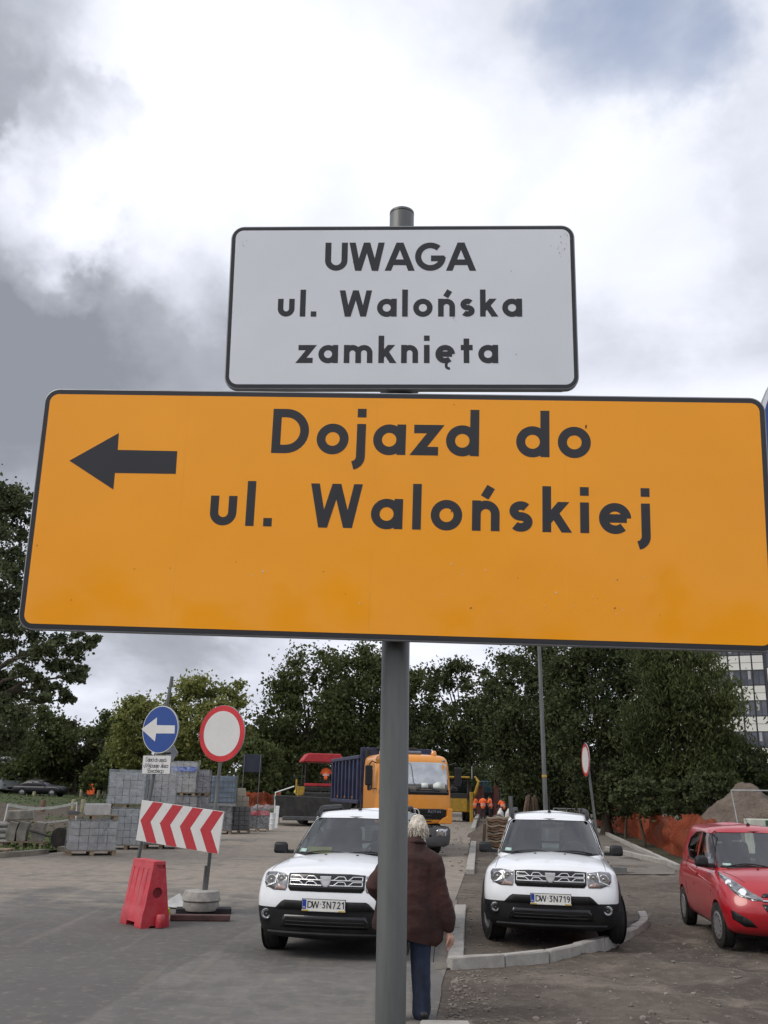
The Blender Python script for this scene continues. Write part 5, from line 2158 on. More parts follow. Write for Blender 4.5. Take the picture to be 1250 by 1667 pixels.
    for s in (-1, 1):
        ol = hl if s > 0 else mirror(hl)
        h_ = decal('headlight', ol, FR, 'xz', 1, LAMPD, t, off=0.006, cell=0.06, thick=0.012)
        for (cx, cz, rr, mm) in ((0.70, 0.875, 0.062, CHROME), (0.565, 0.893, 0.050, CHROME)):
            p_ = hit(FR, (s * cx, -2, cz), (0, 1, 0))
            m = MB().lathe([(rr, -0.012), (rr * 0.93, -0.016), (rr * 0.8, -0.006), (rr * 0.35, 0.0), (0, -0.004)], 'y', 24, tuple(p_ + Vector((0, -0.006, 0))))
            m.build('reflector', mm, h_, smooth=50)
            MB().lathe([(0.018, -0.012), (0.012, -0.024), (0, -0.027)], 'y', 12, tuple(p_ + Vector((0, -0.004, 0)))).build('bulb', LENS, h_, smooth=40)
        ind = [(0.50, 0.772), (0.655, 0.772), (0.60, 0.835), (0.50, 0.80)]
        decal('indicator', ind if s > 0 else mirror(ind), FR, 'xz', 1, AMBER, h_, off=0.011, cell=0.05, thick=0.006)
        tr = [(0.610, 0.95), (0.628, 0.95), (0.652, 0.845), (0.77, 0.80), (0.765, 0.79), (0.636, 0.832)]
        decal('lamp_trim', tr if s > 0 else mirror(tr), FR, 'xz', 1, BRIGHT, h_, off=0.013, cell=0.05, thick=0.004)
        top = [(0.50, 0.915), (0.60, 0.93), (0.60, 0.945), (0.50, 0.938)]
        decal('lamp_strip', top if s > 0 else mirror(top), FR, 'xz', 1, LENS, h_, off=0.012, cell=0.05, thick=0.004)
        fp = hit(FR, (s * 0.735, -2, 0.492), (0, 1, 0))
        fl = MB().lathe([(0.062, -0.010), (0.052, -0.022), (0.047, -0.014), (0.02, -0.010), (0, -0.013)], 'y', 24, tuple(fp)).build('fog_lamp', LENS, t, smooth=40)
        MB().lathe([(0.075, -0.001), (0.068, -0.012), (0.060, -0.012)], 'y', 24, tuple(fp)).build('fog_ring', BLACKP, fl, smooth=40)
        # flared black arches
        for yc in (0.86, 3.53):
            ac = MB()
            pth = []
            for k in range(15):
                a = R_(-8 + 196 * k / 14)
                p_ = hit(FR, (s * 3, yc + 0.43 * math.cos(a), max(0.30, 0.345 + 0.43 * math.sin(a))), (-s, 0, 0))
                pth.append(tuple(p_ + Vector((s * 0.006, 0, 0))))
            ac.tube(pth, 0.028, 8)
            ac.build('arch_trim', CLAD, t, smooth=40)
        # mirror
        mi = MB().box((s * 0.955, 1.50, 1.175), (0.20, 0.12, 0.15), taper=(0.9, 0.8)).build('door_mirror', BLACKP, t, bevel=0.04, segs=3, smooth=50)
        MB().box((s * 0.84, 1.52, 1.125), (0.12, 0.06, 0.05)).build('mirror_arm', BLACKP, mi, bevel=0.012)
        # roof rail
        pth = []
        for k in range(11):
            y = 2.10 + 1.62 * k / 10
            p_ = hit([bv_c], (s * (0.575 - 0.01 * k / 10), y, 3), (0, 0, -1))
            lift = 0.014 if k in (0, 10) else 0.068
            pth.append(tuple(p_ + Vector((0, 0, lift))))
        rl = MB().tube(pth, [0.034] + [0.032] * 9 + [0.034], 8)
        for y in (2.14, 3.66):
            p_ = hit([bv_c], (s * 0.575, y, 3), (0, 0, -1))
            rl.box((p_.x, p_.y, p_.z + 0.025), (0.06, 0.26, 0.06), taper=(0.7, 0.5))
        rl.build('roof_rail', BLACKP, t, smooth=40, bevel=0.01)
        for yy in (1.40, 2.52, 3.40):
            pth = [tuple(hit(FR + [bv_c], (s * 3, yy + (0.04 if z > 1.0 else 0), z), (-s, 0, 0)) + Vector((s * 0.001, 0, 0))) for z in (0.60, 0.75, 0.9, 0.98)]
            MB().tube(pth, 0.0035, 5).build('door_seam', BLACKP, t)
        for yy in (2.38, 3.30):
            p_ = hit(FR, (s * 3, yy, 0.90), (-s, 0, 0))
            MB().box((p_.x + s * 0.02, yy, 0.90), (0.03, 0.17, 0.03)).build('door_handle', BLACKP, t, bevel=0.01)
        tl_ = [(4.0, 0.82), (4.16, 0.82), (4.16, 1.0), (4.02, 0.99)]
        decal('tail_lamp', tl_, FR, 'yz', -s, TAILR, t, off=0.006, cell=0.08)
    # raised black middle of the bumper, lower intake, lip
    rb = [(-0.62, 0.565), (0.62, 0.565), (0.535, 0.645), (0.50, 0.663), (-0.50, 0.663), (-0.535, 0.645)]
    decal('bumper_insert', rb, FR, 'xz', 1, CLAD, t, off=0.012, cell=0.07, thick=0.02)
    decal('lower_intake', [(-0.56, 0.36), (0.56, 0.36), (0.50, 0.50), (-0.50, 0.50)], FR, 'xz', 1, GLOSSB, t, off=0.008, cell=0.08)
    sl = MB()
    for z in (0.39, 0.43, 0.47):
        pth = [tuple(hit(FR, (x, -2, z), (0, 1, 0)) + Vector((0, -0.012, 0))) for x in (-0.48, -0.24, 0, 0.24, 0.48)]
        sl.tube(pth, 0.007, 6)
    sl.build('intake_bars', CLAD, t)
    lip = [tuple(hit(FR, (x, -2, 0.292), (0, 1, 0)) + Vector((0, -0.008, 0))) for x in (-0.72, -0.5, -0.25, 0, 0.25, 0.5, 0.72)]
    MB().tube(lip, 0.022, 8).build('skid_lip', CLAD, t, smooth=40)
    MB().box((0, 2.2, 0.235), (1.35, 3.3, 0.10)).build('underbody', BLACKP, t)
    rp = hit([bv_c], (0, 2.22, 3), (0, 0, -1))
    antenna(t, tuple(rp), (rp.x, rp.y + 0.10, rp.z + 0.22))
    # sticker at the lower corner of the windscreen
    st = [(-0.66, 1.138), (-0.56, 1.138), (-0.56, 1.178), (-0.65, 1.178)]
    decal('windscreen_sticker', st, [bv_c], 'xz', 1, pmat('pale_green_paper', (0.45, 0.62, 0.55), rough=0.5), t, off=0.002, cell=0.2, thick=0.001)
    return t, (bv_b, bv_c)


def duster_wheels(t, steer):
    for y in (0.86, 3.53):
        for s in (-1, 1):
            wheel(t, s * 0.80, y, 0.345, 0.225, s, steer if y < 2 else 0.0)


CAR_RZ = R_(-11.5)
d1, bvd = make_duster('parked_car', 'white suv with plate DW 3N721, partly hidden by the sign post', 'white suvs parked nose towards us')
d2 = copy_tree(d1)
d2['label'] = 'white suv with plate DW 3N719, front wheels turned, inside the curved kerb'
pc = hit([bvd[0]], (0, -2, 0.637), (0, 1, 0))
for d, txt in ((d1, 'DW 3N721'), (d2, 'DW 3N719')):
    plate(d, (0, pc.y - 0.028, 0.628), txt)
duster_wheels(d1, 0.0)
duster_wheels(d2, R_(17))
# things only the first car shows on its dashboard
MB().box((-0.40, 1.42, 1.16), (0.34, 0.10, 0.015), rot=(R_(50), 0, 0)).build('dash_card', pmat('yellow_green_card', (0.42, 0.42, 0.06), rough=0.7), d1)


def seat_car(o, rz, tyre_px, local_xy):
    """stand a car so that the named point of its plan sits on the ground at the pixel's spot"""
    g = G(*tyre_px)
    lx, ly = local_xy
    o.rotation_euler = (0, 0, rz)
    o.location = (g.x - (lx * math.cos(rz) - ly * math.sin(rz)), g.y - (lx * math.sin(rz) + ly * math.cos(rz)), 0.004)


seat_car(d1, R_(-9.5), (446, 1545), (-0.80, 0.80))
seat_car(d2, R_(-10.0), (804, 1529), (-0.80, 0.80))

# ------------------------------------------------------------------ red hatchback
def make_hatch():
    t = thing('parked_car', 'bright red small hatchback cut off by the right edge of the photo', 'car')
    low = [
        plan_ring(0.66, 0.22, 3.42, 0.16, 0.10, 0.20),
        plan_ring(0.76, 0.08, 3.56, 0.19, 0.10, 0.25),
        plan_ring(0.785, 0.02, 3.61, 0.21, 0.10, 0.40),
        plan_ring(0.798, 0.00, 3.63, 0.22, 0.10, 0.52),
        plan_ring(0.800, 0.04, 3.62, 0.23, 0.10, 0.63),
        plan_ring(0.795, 0.11, 3.60, 0.24, 0.10, 0.74),
        plan_ring(0.785, 0.22, 3.57, 0.24, 0.10, 0.83, 0.02),
        plan_ring(0.765, 0.40, 3.54, 0.22, 0.10, 0.895, 0.035),
        plan_ring(0.735, 0.62, 3.50, 0.17, 0.10, 0.945, 0.045),
        plan_ring(0.68, 0.86, 3.46, 0.12, 0.10, 0.985, 0.05),
        plan_ring(0.52, 1.10, 3.2, 0.08, 0.10, 1.00, 0.04),
    ]
    b0 = loft(low)
    b1 = boolean(b0, [MB().cyl((-1.2, y, 0.285), (1.2, y, 0.285), 0.325, n=40).mesh('c') for y in (0.72, 3.09)])
    cab = [
        plan_ring(0.742, 0.72, 3.56, 0.22, 0.12, 0.90),
        plan_ring(0.735, 0.80, 3.55, 0.22, 0.12, 0.99),
        plan_ring(0.700, 1.08, 3.50, 0.21, 0.12, 1.17),
        plan_ring(0.650, 1.36, 3.43, 0.20, 0.12, 1.345),
        plan_ring(0.605, 1.55, 3.38, 0.18, 0.12, 1.465),
        plan_ring(0.570, 1.66, 3.35, 0.16, 0.12, 1.508, 0.012),
        plan_ring(0.49, 1.80, 3.30, 0.11, 0.10, 1.532, 0.026),
        plan_ring(0.30, 2.1, 3.0, 0.06, 0.06, 1.545, 0.03),
    ]
    c0 = loft(cab)
    bv_b, bv_c = bvh_of(b0), bvh_of(c0)
    inner = c0.copy()
    for v in inner.vertices:
        v.co = Vector((v.co.x * 0.94, 2.2 + (v.co.y - 2.2) * 0.965, v.co.z - 0.035))
    ws_ = [(-0.66, 1.00), (0.66, 1.00), (0.64, 1.113), (0.565, 1.416), (0.52, 1.456), (0, 1.467), (-0.52, 1.456), (-0.565, 1.416), (-0.64, 1.113)]
    sf = [(1.12, 1.00), (1.36, 1.214), (1.58, 1.388), (1.72, 1.433), (2.08, 1.444), (2.10, 1.01)]
    sr = [(2.18, 1.015), (2.17, 1.442), (2.52, 1.427), (2.82, 1.337), (2.92, 1.180), (2.70, 1.04)]
    rw_ = [(-0.5, 1.08), (0.5, 1.08), (0.44, 1.405), (-0.44, 1.405)]
    c0.materials.append(CARR)
    inner.materials.append(LINER)
    c1 = boolean(c0, [inner, MB().prism(ws_, 0.3, 1.85, 'xz').mesh('c'), MB().prism(sf, -1, 1, 'yz').mesh('c'), MB().prism(sr, -1, 1, 'yz').mesh('c'), MB().prism(rw_, 3.2, 4.0, 'xz').mesh('c')])
    link('body', b1, CARR, t, smooth=38)
    link('cabin', c1, CARR, t, smooth=38)
    g_out = [(x * 1.015, z + (0.008 if z > 1.2 else -0.008)) for x, z in ws_]
    decal('windscreen', g_out, [bv_c], 'xz', 1, GLASS, t, off=-0.004, cell=0.09, thick=0)
    FR = [bv_b]
    AL = [bv_b, bv_c]
    for s in (-1, 1):
        decal('side_window', sf, [bv_c], 'yz', -s, GLASS, t, off=-0.006, cell=0.12, thick=0)
        decal('side_window', sr, [bv_c], 'yz', -s, GLASS, t, off=-0.006, cell=0.12, thick=0)
        for ol in (sf, sr):
            fr_ = MB()
            q = [hit([bv_c], (s * 3, y, z), (-s, 0, 0)) for y, z in ol]
            for a, b in zip(q, q[1:] + q[:1]):
                fr_.tube([tuple(a), tuple(b)], 0.010, 6)
            fr_.build('window_seal', BLACKP, t)
        hl = [(0.30, 0.655), (0.44, 0.655), (0.60, 0.70), (0.665, 0.76), (0.735, 0.93), (0.74, 0.975), (0.69, 0.955), (0.60, 0.875), (0.45, 0.755), (0.33, 0.69)]
        ol = hl if s > 0 else mirror(hl)
        h_ = decal('headlight', ol, FR, 'xz', 1, LAMPD, t, off=0.006, cell=0.05, thick=0.012)
        for cx, cz, rr in ((0.545, 0.745, 0.062), (0.665, 0.85, 0.045)):
            p_ = hit(FR, (s * cx, -2, cz), (0, 1, 0))
            n_ = Vector((s * 0.55, -0.75, 0.3)).normalized()
            m = MB().lathe([(rr, -0.004), (rr * 0.93, -0.012), (rr * 0.8, -0.002), (rr * 0.4, 0.006), (0, 0.0)], 'z', 24)
            o = m.build('reflector', CHROME, h_, smooth=50)
            o.location = p_ + n_ * 0.012
            o.rotation_euler = (-n_).to_track_quat('Z', 'Y').to_euler()
        tr = [(0.36, 0.672), (0.45, 0.672), (0.60, 0.72), (0.655, 0.775), (0.64, 0.79), (0.58, 0.735), (0.45, 0.69)]
        decal('lamp_trim', tr if s > 0 else mirror(tr), FR, 'xz', 1, LENS, h_, off=0.013, cell=0.05, thick=0.004)
        am = [(0.625, 0.80), (0.665, 0.79), (0.72, 0.925), (0.70, 0.945), (0.65, 0.885)]
        decal('indicator', am if s > 0 else mirror(am), FR, 'xz', 1, LENS, h_, off=0.010, cell=0.05, thick=0.004)
        fg = [(0.42, 0.335), (0.56, 0.335), (0.70, 0.42), (0.715, 0.53), (0.66, 0.505), (0.50, 0.42)]
        decal('fog_recess', fg if s > 0 else mirror(fg), FR, 'xz', 1, CLAD, t, off=0.005, cell=0.06, thick=0.012)
        mi = MB().box((s * 0.875, 1.10, 1.075), (0.20, 0.12, 0.145), taper=(0.86, 0.8)).build('door_mirror', BLACKP, t, bevel=0.045, segs=3, smooth=50)
        MB().box((s * 0.76, 1.12, 1.02), (0.14, 0.08, 0.06)).build('mirror_foot', BLACKP, mi, bevel=0.015)
        for pts in (((0.98, 0.96), (1.0, 0.7), (1.05, 0.36), (1.12, 0.26)), ((2.12, 1.0), (2.13, 0.7), (2.10, 0.30)), ((2.78, 1.05), (2.86, 0.9), (2.74, 0.66), (2.66, 0.5)), ((1.05, 0.275), (1.6, 0.262), (2.10, 0.268), (2.6, 0.30))):
            pth = [tuple(hit(AL, (s * 3, y, z), (-s, 0, 0)) + Vector((s * 0.0012, 0, 0))) for y, z in pts]
            MB().tube(pth, 0.004, 5).build('door_seam', BLACKP, t)
        cre = MB()
        pth = [tuple(hit(FR, (s * 3, 0.95 + 1.75 * k / 8, 0.78 + 0.12 * k / 8), (-s, 0, 0)) + Vector((s * 0.001, 0, 0))) for k in range(9)]
        cre.tube(pth, 0.009, 6)
        cre.build('side_crease', CARR, t, smooth=60)
        p_ = hit(FR, (s * 3, 1.98, 0.86), (-s, 0, 0))
        MB().box((p_.x + s * 0.018, 1.98, 0.86), (0.03, 0.17, 0.035)).build('door_handle', CARR, t, bevel=0.012)
        p_ = hit(FR, (s * 3, 0.80, 0.72), (-s, 0, 0))
        MB().box((p_.x + s * 0.002, 0.98, 0.655), (0.012, 0.03, 0.03)).build('side_indicator', LENS, t, bevel=0.004)
        tlp = [(3.30, 0.90), (3.46, 0.88), (3.44, 1.16), (3.36, 1.16)]
        decal('tail_lamp', tlp, AL, 'yz', -s, TAILR, t, off=0.006, cell=0.08)
        for y in (0.72, 3.09):
            wheel(t, s * 0.715, y, 0.285, 0.165, s, R_(6) if y < 2 else 0, style='cap')
    band = MB()
    o_ = [hit([bv_c], (x, -2, z), (0, 1, 0)) for x, z in g_out]
    for a, b in zip(o_, o_[1:] + o_[:1]):
        band.tube([tuple(a), tuple(b)], 0.012, 6)
    band.build('windscreen_seal', BLACKP, t)
    decal('cowl', [(-0.64, 1.005), (-0.3, 0.975), (0.3, 0.975), (0.64, 1.005), (0.60, 1.03), (-0.60, 1.03)], [bv_c], 'xz', 1, BLACKP, t, off=0.006, cell=0.1)
    for x0, x1 in ((-0.56, 0.02), (0.0, 0.55)):
        pth = [tuple(hit([bv_c], (x0 + (x1 - x0) * k / 5, -2, 1.02 + 0.045 * math.sin(k / 5 * 3.1)), (0, 1, 0)) + Vector((0, -0.02, 0))) for k in range(6)]
        MB().tube(pth, 0.010, 6).build('wiper', BLACKP, t)
    decal('upper_grille', [(-0.34, 0.70), (0.34, 0.70), (0.30, 0.745), (-0.30, 0.745)], FR, 'xz', 1, GLOSSB, t, off=0.005, cell=0.06)
    decal('lower_grille', [(-0.28, 0.50), (0.28, 0.50), (0.35, 0.62), (-0.35, 0.62)], FR, 'xz', 1, GLOSSB, t, off=0.005, cell=0.06)
    pth = [tuple(hit(FR, (x, -2, 0.66), (0, 1, 0)) + Vector((0, -0.012, 0))) for x in (-0.33, -0.16, 0, 0.16, 0.33)]
    MB().tube(pth, 0.014, 6).build('chrome_bar', CHROME, t, smooth=40)
    for s in (-1, 1):
        hs = MB()
        pth = [tuple(hit(FR, (s * (0.48 + 0.18 * k / 7), 0.36 + 0.46 * k / 7, 3), (0, 0, -1)) + Vector((0, 0, 0.001))) for k in range(8)]
        hs.tube(pth, 0.0035, 5)
        hs.build('hood_seam', BLACKP, t)
    for s in (-1, 1):
        w_ = hit(FR, (s * 0.19, 0.76, 3), (0, 0, -1))
        MB().box((w_.x, w_.y, w_.z + 0.004), (0.03, 0.025, 0.014)).build('washer_jet', BLACKP, t, bevel=0.004)
    interior(t, ((-0.33, 2.0), (0.33, 2.0), (0, 2.75)), 0.98, 0.97, 1.42)
    MB().box((0, 1.22, 0.97), (1.22, 0.34, 0.09), taper=(0.94, 0.5)).build('dashboard', DASH, t, bevel=0.03)
    MB().box((0, 1.9, 0.22), (1.2, 2.8, 0.10)).build('underbody', BLACKP, t)
    rp = hit([bv_c], (0, 1.86, 3), (0, 0, -1))
    antenna(t, tuple(rp), (rp.x - 0.02, rp.y + 0.16, rp.z + 0.16))
    st = [(-0.60, 1.03), (-0.49, 1.03), (-0.49, 1.06), (-0.59, 1.06)]
    decal('windscreen_sticker', st, [bv_c], 'xz', 1, pmat('pale_green_paper', (0.45, 0.62, 0.55)), t, off=0.002, cell=0.2, thick=0.001)
    return t


red = make_hatch()
seat_car(red, R_(-6.2), (1173, 1543), (-0.78, 0.70))


# ------------------------------------------------------------------ black saloon in the park
def make_saloon():
    t = thing('parked_car', 'black saloon parked side-on across the lawn at far left', 'car')
    low = [plan_ring(0.75, 0.2, 4.65, 0.12, 0.10, 0.20), plan_ring(0.88, 0.02, 4.80, 0.14, 0.10, 0.34), plan_ring(0.90, 0.0, 4.82, 0.14, 0.10, 0.55), plan_ring(0.90, 0.06, 4.80, 0.14, 0.10, 0.72),
           plan_ring(0.85, 0.18, 4.74, 0.14, 0.10, 0.84, 0.03), plan_ring(0.75, 0.6, 4.66, 0.10, 0.10, 0.92, 0.04), plan_ring(0.6, 1.3, 4.4, 0.10, 0.10, 0.95, 0.03)]
    b0 = loft(low, 1)
    b1 = boolean(b0, [MB().cyl((-1.2, y, 0.33), (1.2, y, 0.33), 0.38, n=32).mesh('c') for y in (0.95, 3.75)])
    cab = [plan_ring(0.76, 1.35, 4.35, 0.18, 0.10, 0.86), plan_ring(0.74, 1.50, 4.25, 0.18, 0.10, 0.98), plan_ring(0.66, 2.0, 3.85, 0.16, 0.10, 1.22), plan_ring(0.60, 2.3, 3.55, 0.14, 0.10, 1.38), plan_ring(0.45, 2.5, 3.3, 0.08, 0.06, 1.44, 0.02)]
    c0 = loft(cab, 1)
    bc, bb = bvh_of(c0), bvh_of(b0)
    link('body', b1, CARB, t, smooth=40)
    link('cabin', c0, CARB, t, smooth=40)
    SG = pmat('dark_window', (0.03, 0.036, 0.04), rough=0.1, spec=0.5, var=0.3)
    decal('windscreen', [(-0.62, 0.98), (0.62, 0.98), (0.5, 1.33), (-0.5, 1.33)], [bc], 'xz', 1, SG, t, cell=0.2)
    decal('rear_window', [(-0.6, 1.0), (0.6, 1.0), (0.48, 1.32), (-0.48, 1.32)], [bc], 'xz', -1, SG, t, cell=0.2)
    for s in (-1, 1):
        decal('side_window', [(1.75, 0.96), (2.3, 1.30), (2.78, 1.34), (2.78, 0.96)], [bc], 'yz', -s, SG, t, cell=0.2)
        decal('side_window', [(2.86, 0.96), (2.86, 1.34), (3.35, 1.30), (3.75, 1.08), (3.65, 0.96)], [bc], 'yz', -s, SG, t, cell=0.2)
        decal('tail_lamp', [(4.45, 0.70), (4.70, 0.70), (4.68, 0.82), (4.5, 0.84)], [bb], 'yz', -s, TAILR, t, cell=0.2)
        decal('headlight', [(0.12, 0.62), (0.45, 0.68), (0.5, 0.76), (0.2, 0.74)], [bb], 'yz', -s, LENS, t, cell=0.2)
        MB().box((s * 0.93, 1.75, 0.98), (0.18, 0.10, 0.12)).build('door_mirror', CARB, t, bevel=0.03)
        for y in (0.95, 3.75):
            wheel(t, s * 0.80, y, 0.33, 0.2, s, 0)
    return t


sal = make_saloon()
sp = D(108, 1290, 89)
sal.location = (sp.x, 89, hz(sp.x, 89) + 0.06)
sal.rotation_euler = (0, 0, R_(90 - 14) + math.pi)
sal.rotation_euler = (0, 0, R_(-90 + 172))

# ================================================================== LORRY AND MACHINES
LORRY = pmat('orange_lorry_paint', (0.70, 0.255, 0.012), rough=0.35, var=0.04, coat=0.4, dust=(0.40, 0.24, 0.10), dust_amt=0.25, dust_scale=2)
TIPPER = pmat('dark_blue_tipper', (0.020, 0.026, 0.075), rough=0.5, var=0.2, vscale=2, dust=(0.10, 0.09, 0.09), dust_amt=0.35, dust_scale=3)
LGREY = pmat('bumper_grey', (0.060, 0.063, 0.068), rough=0.55, var=0.1, dust=(0.14, 0.125, 0.11), dust_amt=0.4)
DGLASS = pmat('dark_cab_glass', (0.012, 0.014, 0.016), rough=0.03, spec=1.0, var=0.2)
WSCREEN = pmat('mirroring_windscreen', (0.42, 0.44, 0.46), rough=0.03, metal=0.75, var=0.1)
PAPER = pmat('paper', (0.66, 0.70, 0.66), rough=0.8, var=0.05)
MACHY = pmat('machine_yellow', (0.42, 0.25, 0.02), rough=0.5, var=0.15, dust=(0.2, 0.15, 0.08), dust_amt=0.4)
MACHD = pmat('machine_dark', (0.020, 0.020, 0.019), rough=0.7, var=0.3, dust=(0.07, 0.06, 0.05), dust_amt=0.5)
REDCAN = pmat('red_canopy', (0.42, 0.022, 0.03), rough=0.6, var=0.1)
BEACON = pmat('amber_beacon', (0.60, 0.22, 0.01), rough=0.15, coat=1.0)


def bigwheel(parent, x, y, r, w, outer):
    t = MB().lathe([(r * 0.55, -w / 2), (r * 0.9, -w / 2), (r, -w * 0.36), (r, w * 0.36), (r * 0.9, w / 2), (r * 0.55, w / 2)], 'x', 28)
    wh = link('wheel', t.mesh('wheel'), RUBBER, parent, loc=(x, y, r), smooth=40)
    MB().lathe([(r * 0.58, w * 0.35 * outer), (r * 0.5, w * 0.25 * outer), (r * 0.3, w * 0.45 * outer), (0, w * 0.5 * outer)], 'x', 24).build('rim', STEEL, wh, smooth=40)
    return wh


lo = D(672, 1340, 31.2)
lorry = thing('tipper_lorry', 'orange lorry with dark blue ribbed tipper body facing us on the road', 'lorry', (lo.x + 0.07, 31.6, 0), R_(12.3))
cabm = loft([plan_ring(1.22, 0.02, 2.25, 0.10, 0.04, 0.95), plan_ring(1.25, 0.0, 2.28, 0.10, 0.04, 1.2), plan_ring(1.25, 0.0, 2.28, 0.10, 0.04, 1.9), plan_ring(1.24, 0.06, 2.28, 0.10, 0.04, 2.3),
             plan_ring(1.22, 0.16, 2.28, 0.11, 0.04, 2.80), plan_ring(1.20, 0.22, 2.28, 0.14, 0.04, 2.98), plan_ring(1.10, 0.36, 2.2, 0.14, 0.06, 3.09), plan_ring(0.8, 0.7, 1.9, 0.1, 0.06, 3.13)], 2)
cb_bvh = bvh_of(cabm)
link('cab', cabm, LORRY, lorry, smooth=40)
CB = [cb_bvh]
decal('windscreen', [(-1.12, 2.02), (1.12, 2.02), (1.10, 2.82), (0.9, 2.86), (-0.9, 2.86), (-1.10, 2.82)], CB, 'xz', 1, WSCREEN, lorry, off=0.006, cell=0.2)
decal('wiper_panel', [(-1.15, 1.86), (1.15, 1.86), (1.14, 2.015), (-1.14, 2.015)], CB, 'xz', 1, GLOSSB, lorry, off=0.005, cell=0.2)
for x0, x1 in ((-0.95, -0.15), (0.05, 0.85)):
    MB().tube([tuple(hit(CB, (x0 + (x1 - x0) * k / 4, -2, 2.02 + 0.05 * math.sin(k)), (0, 1, 0)) + Vector((0, -0.03, 0))) for k in range(5)], 0.014, 6).build('wiper', BLACKP, lorry)
for pts in ([(0.22, 2.07), (0.44, 2.07), (0.44, 2.22), (0.22, 2.22)], [(0.62, 2.06), (1.02, 2.06), (1.0, 2.2), (0.9, 2.27), (0.72, 2.25), (0.6, 2.17)], [(-0.8, 2.06), (-0.5, 2.06), (-0.5, 2.2), (-0.8, 2.2)]):
    decal('paper_sheet', pts, CB, 'xz', 1, PAPER, lorry, off=0.009, cell=0.3, thick=0.002)
decal('front_grille', [(-1.06, 1.42), (-1.04, 1.20), (-0.98, 0.965), (0.98, 0.965), (1.04, 1.20), (1.06, 1.42), (0.9, 1.44), (-0.9, 1.44)], CB, 'xz', 1, GLOSSB, lorry, off=0.008, cell=0.15, thick=0.012)
sl = MB()
for z in (1.06, 1.14, 1.22):
    sl.tube([tuple(hit(CB, (x, -2, z), (0, 1, 0)) + Vector((0, -0.02, 0))) for x in (-0.55, -0.25, 0, 0.25, 0.55)], 0.016, 6)
sl.build('grille_bars', BLACKP, lorry)
# star in a ring on the grille and the lettering beside it
sp_ = hit(CB, (0, -2, 1.30), (0, 1, 0)) + Vector((0, -0.03, 0))
st = MB()
st.tube([(sp_.x + 0.135 * math.cos(2 * math.pi * k / 32), sp_.y, sp_.z + 0.135 * math.sin(2 * math.pi * k / 32)) for k in range(33)], 0.014, 6, cap=False)
for a in (90, 210, 330):
    st.tube([tuple(sp_), (sp_.x + 0.13 * math.cos(R_(a)), sp_.y, sp_.z + 0.13 * math.sin(R_(a)))], [0.022, 0.006], 6)
st.build('star_emblem', BRIGHT, lorry)
lp = hit(CB, (0.62, -2, 1.34), (0, 1, 0))
o = link('letters', text_mesh('letters', 'Actros', 0.105, w=0.15, width=0.44), pmat('dull_silver_letters', (0.25, 0.27, 0.33), rough=0.3, metal=0.6), lorry)
o.location = (0.42, lp.y - 0.035, 1.315)
o.rotation_euler = (0, 0, R_(4))
bum = loft([plan_ring(1.16, 0.06, 1.0, 0.14, 0.03, 0.27), plan_ring(1.22, 0.0, 1.0, 0.13, 0.03, 0.34), plan_ring(1.25, -0.03, 1.0, 0.12, 0.03, 0.55), plan_ring(1.25, -0.02, 1.0, 0.12, 0.03, 0.85), plan_ring(1.22, 0.02, 1.0, 0.12, 0.03, 0.96)], 1)
bm_bvh = bvh_of(bum)
link('bumper', bum, LGREY, lorry, smooth=40)
BM = [bm_bvh]
decal('step_recess', [(-0.55, 0.60), (0.55, 0.60), (0.60, 0.94), (-0.60, 0.94)], BM, 'xz', 1, BLACKP, lorry, off=0.006, cell=0.3)
decal('skid_panel', [(-1.0, 0.31), (1.0, 0.31), (1.05, 0.42), (-1.05, 0.42)], BM, 'xz', 1, MACHD, lorry, off=0.006, cell=0.3)
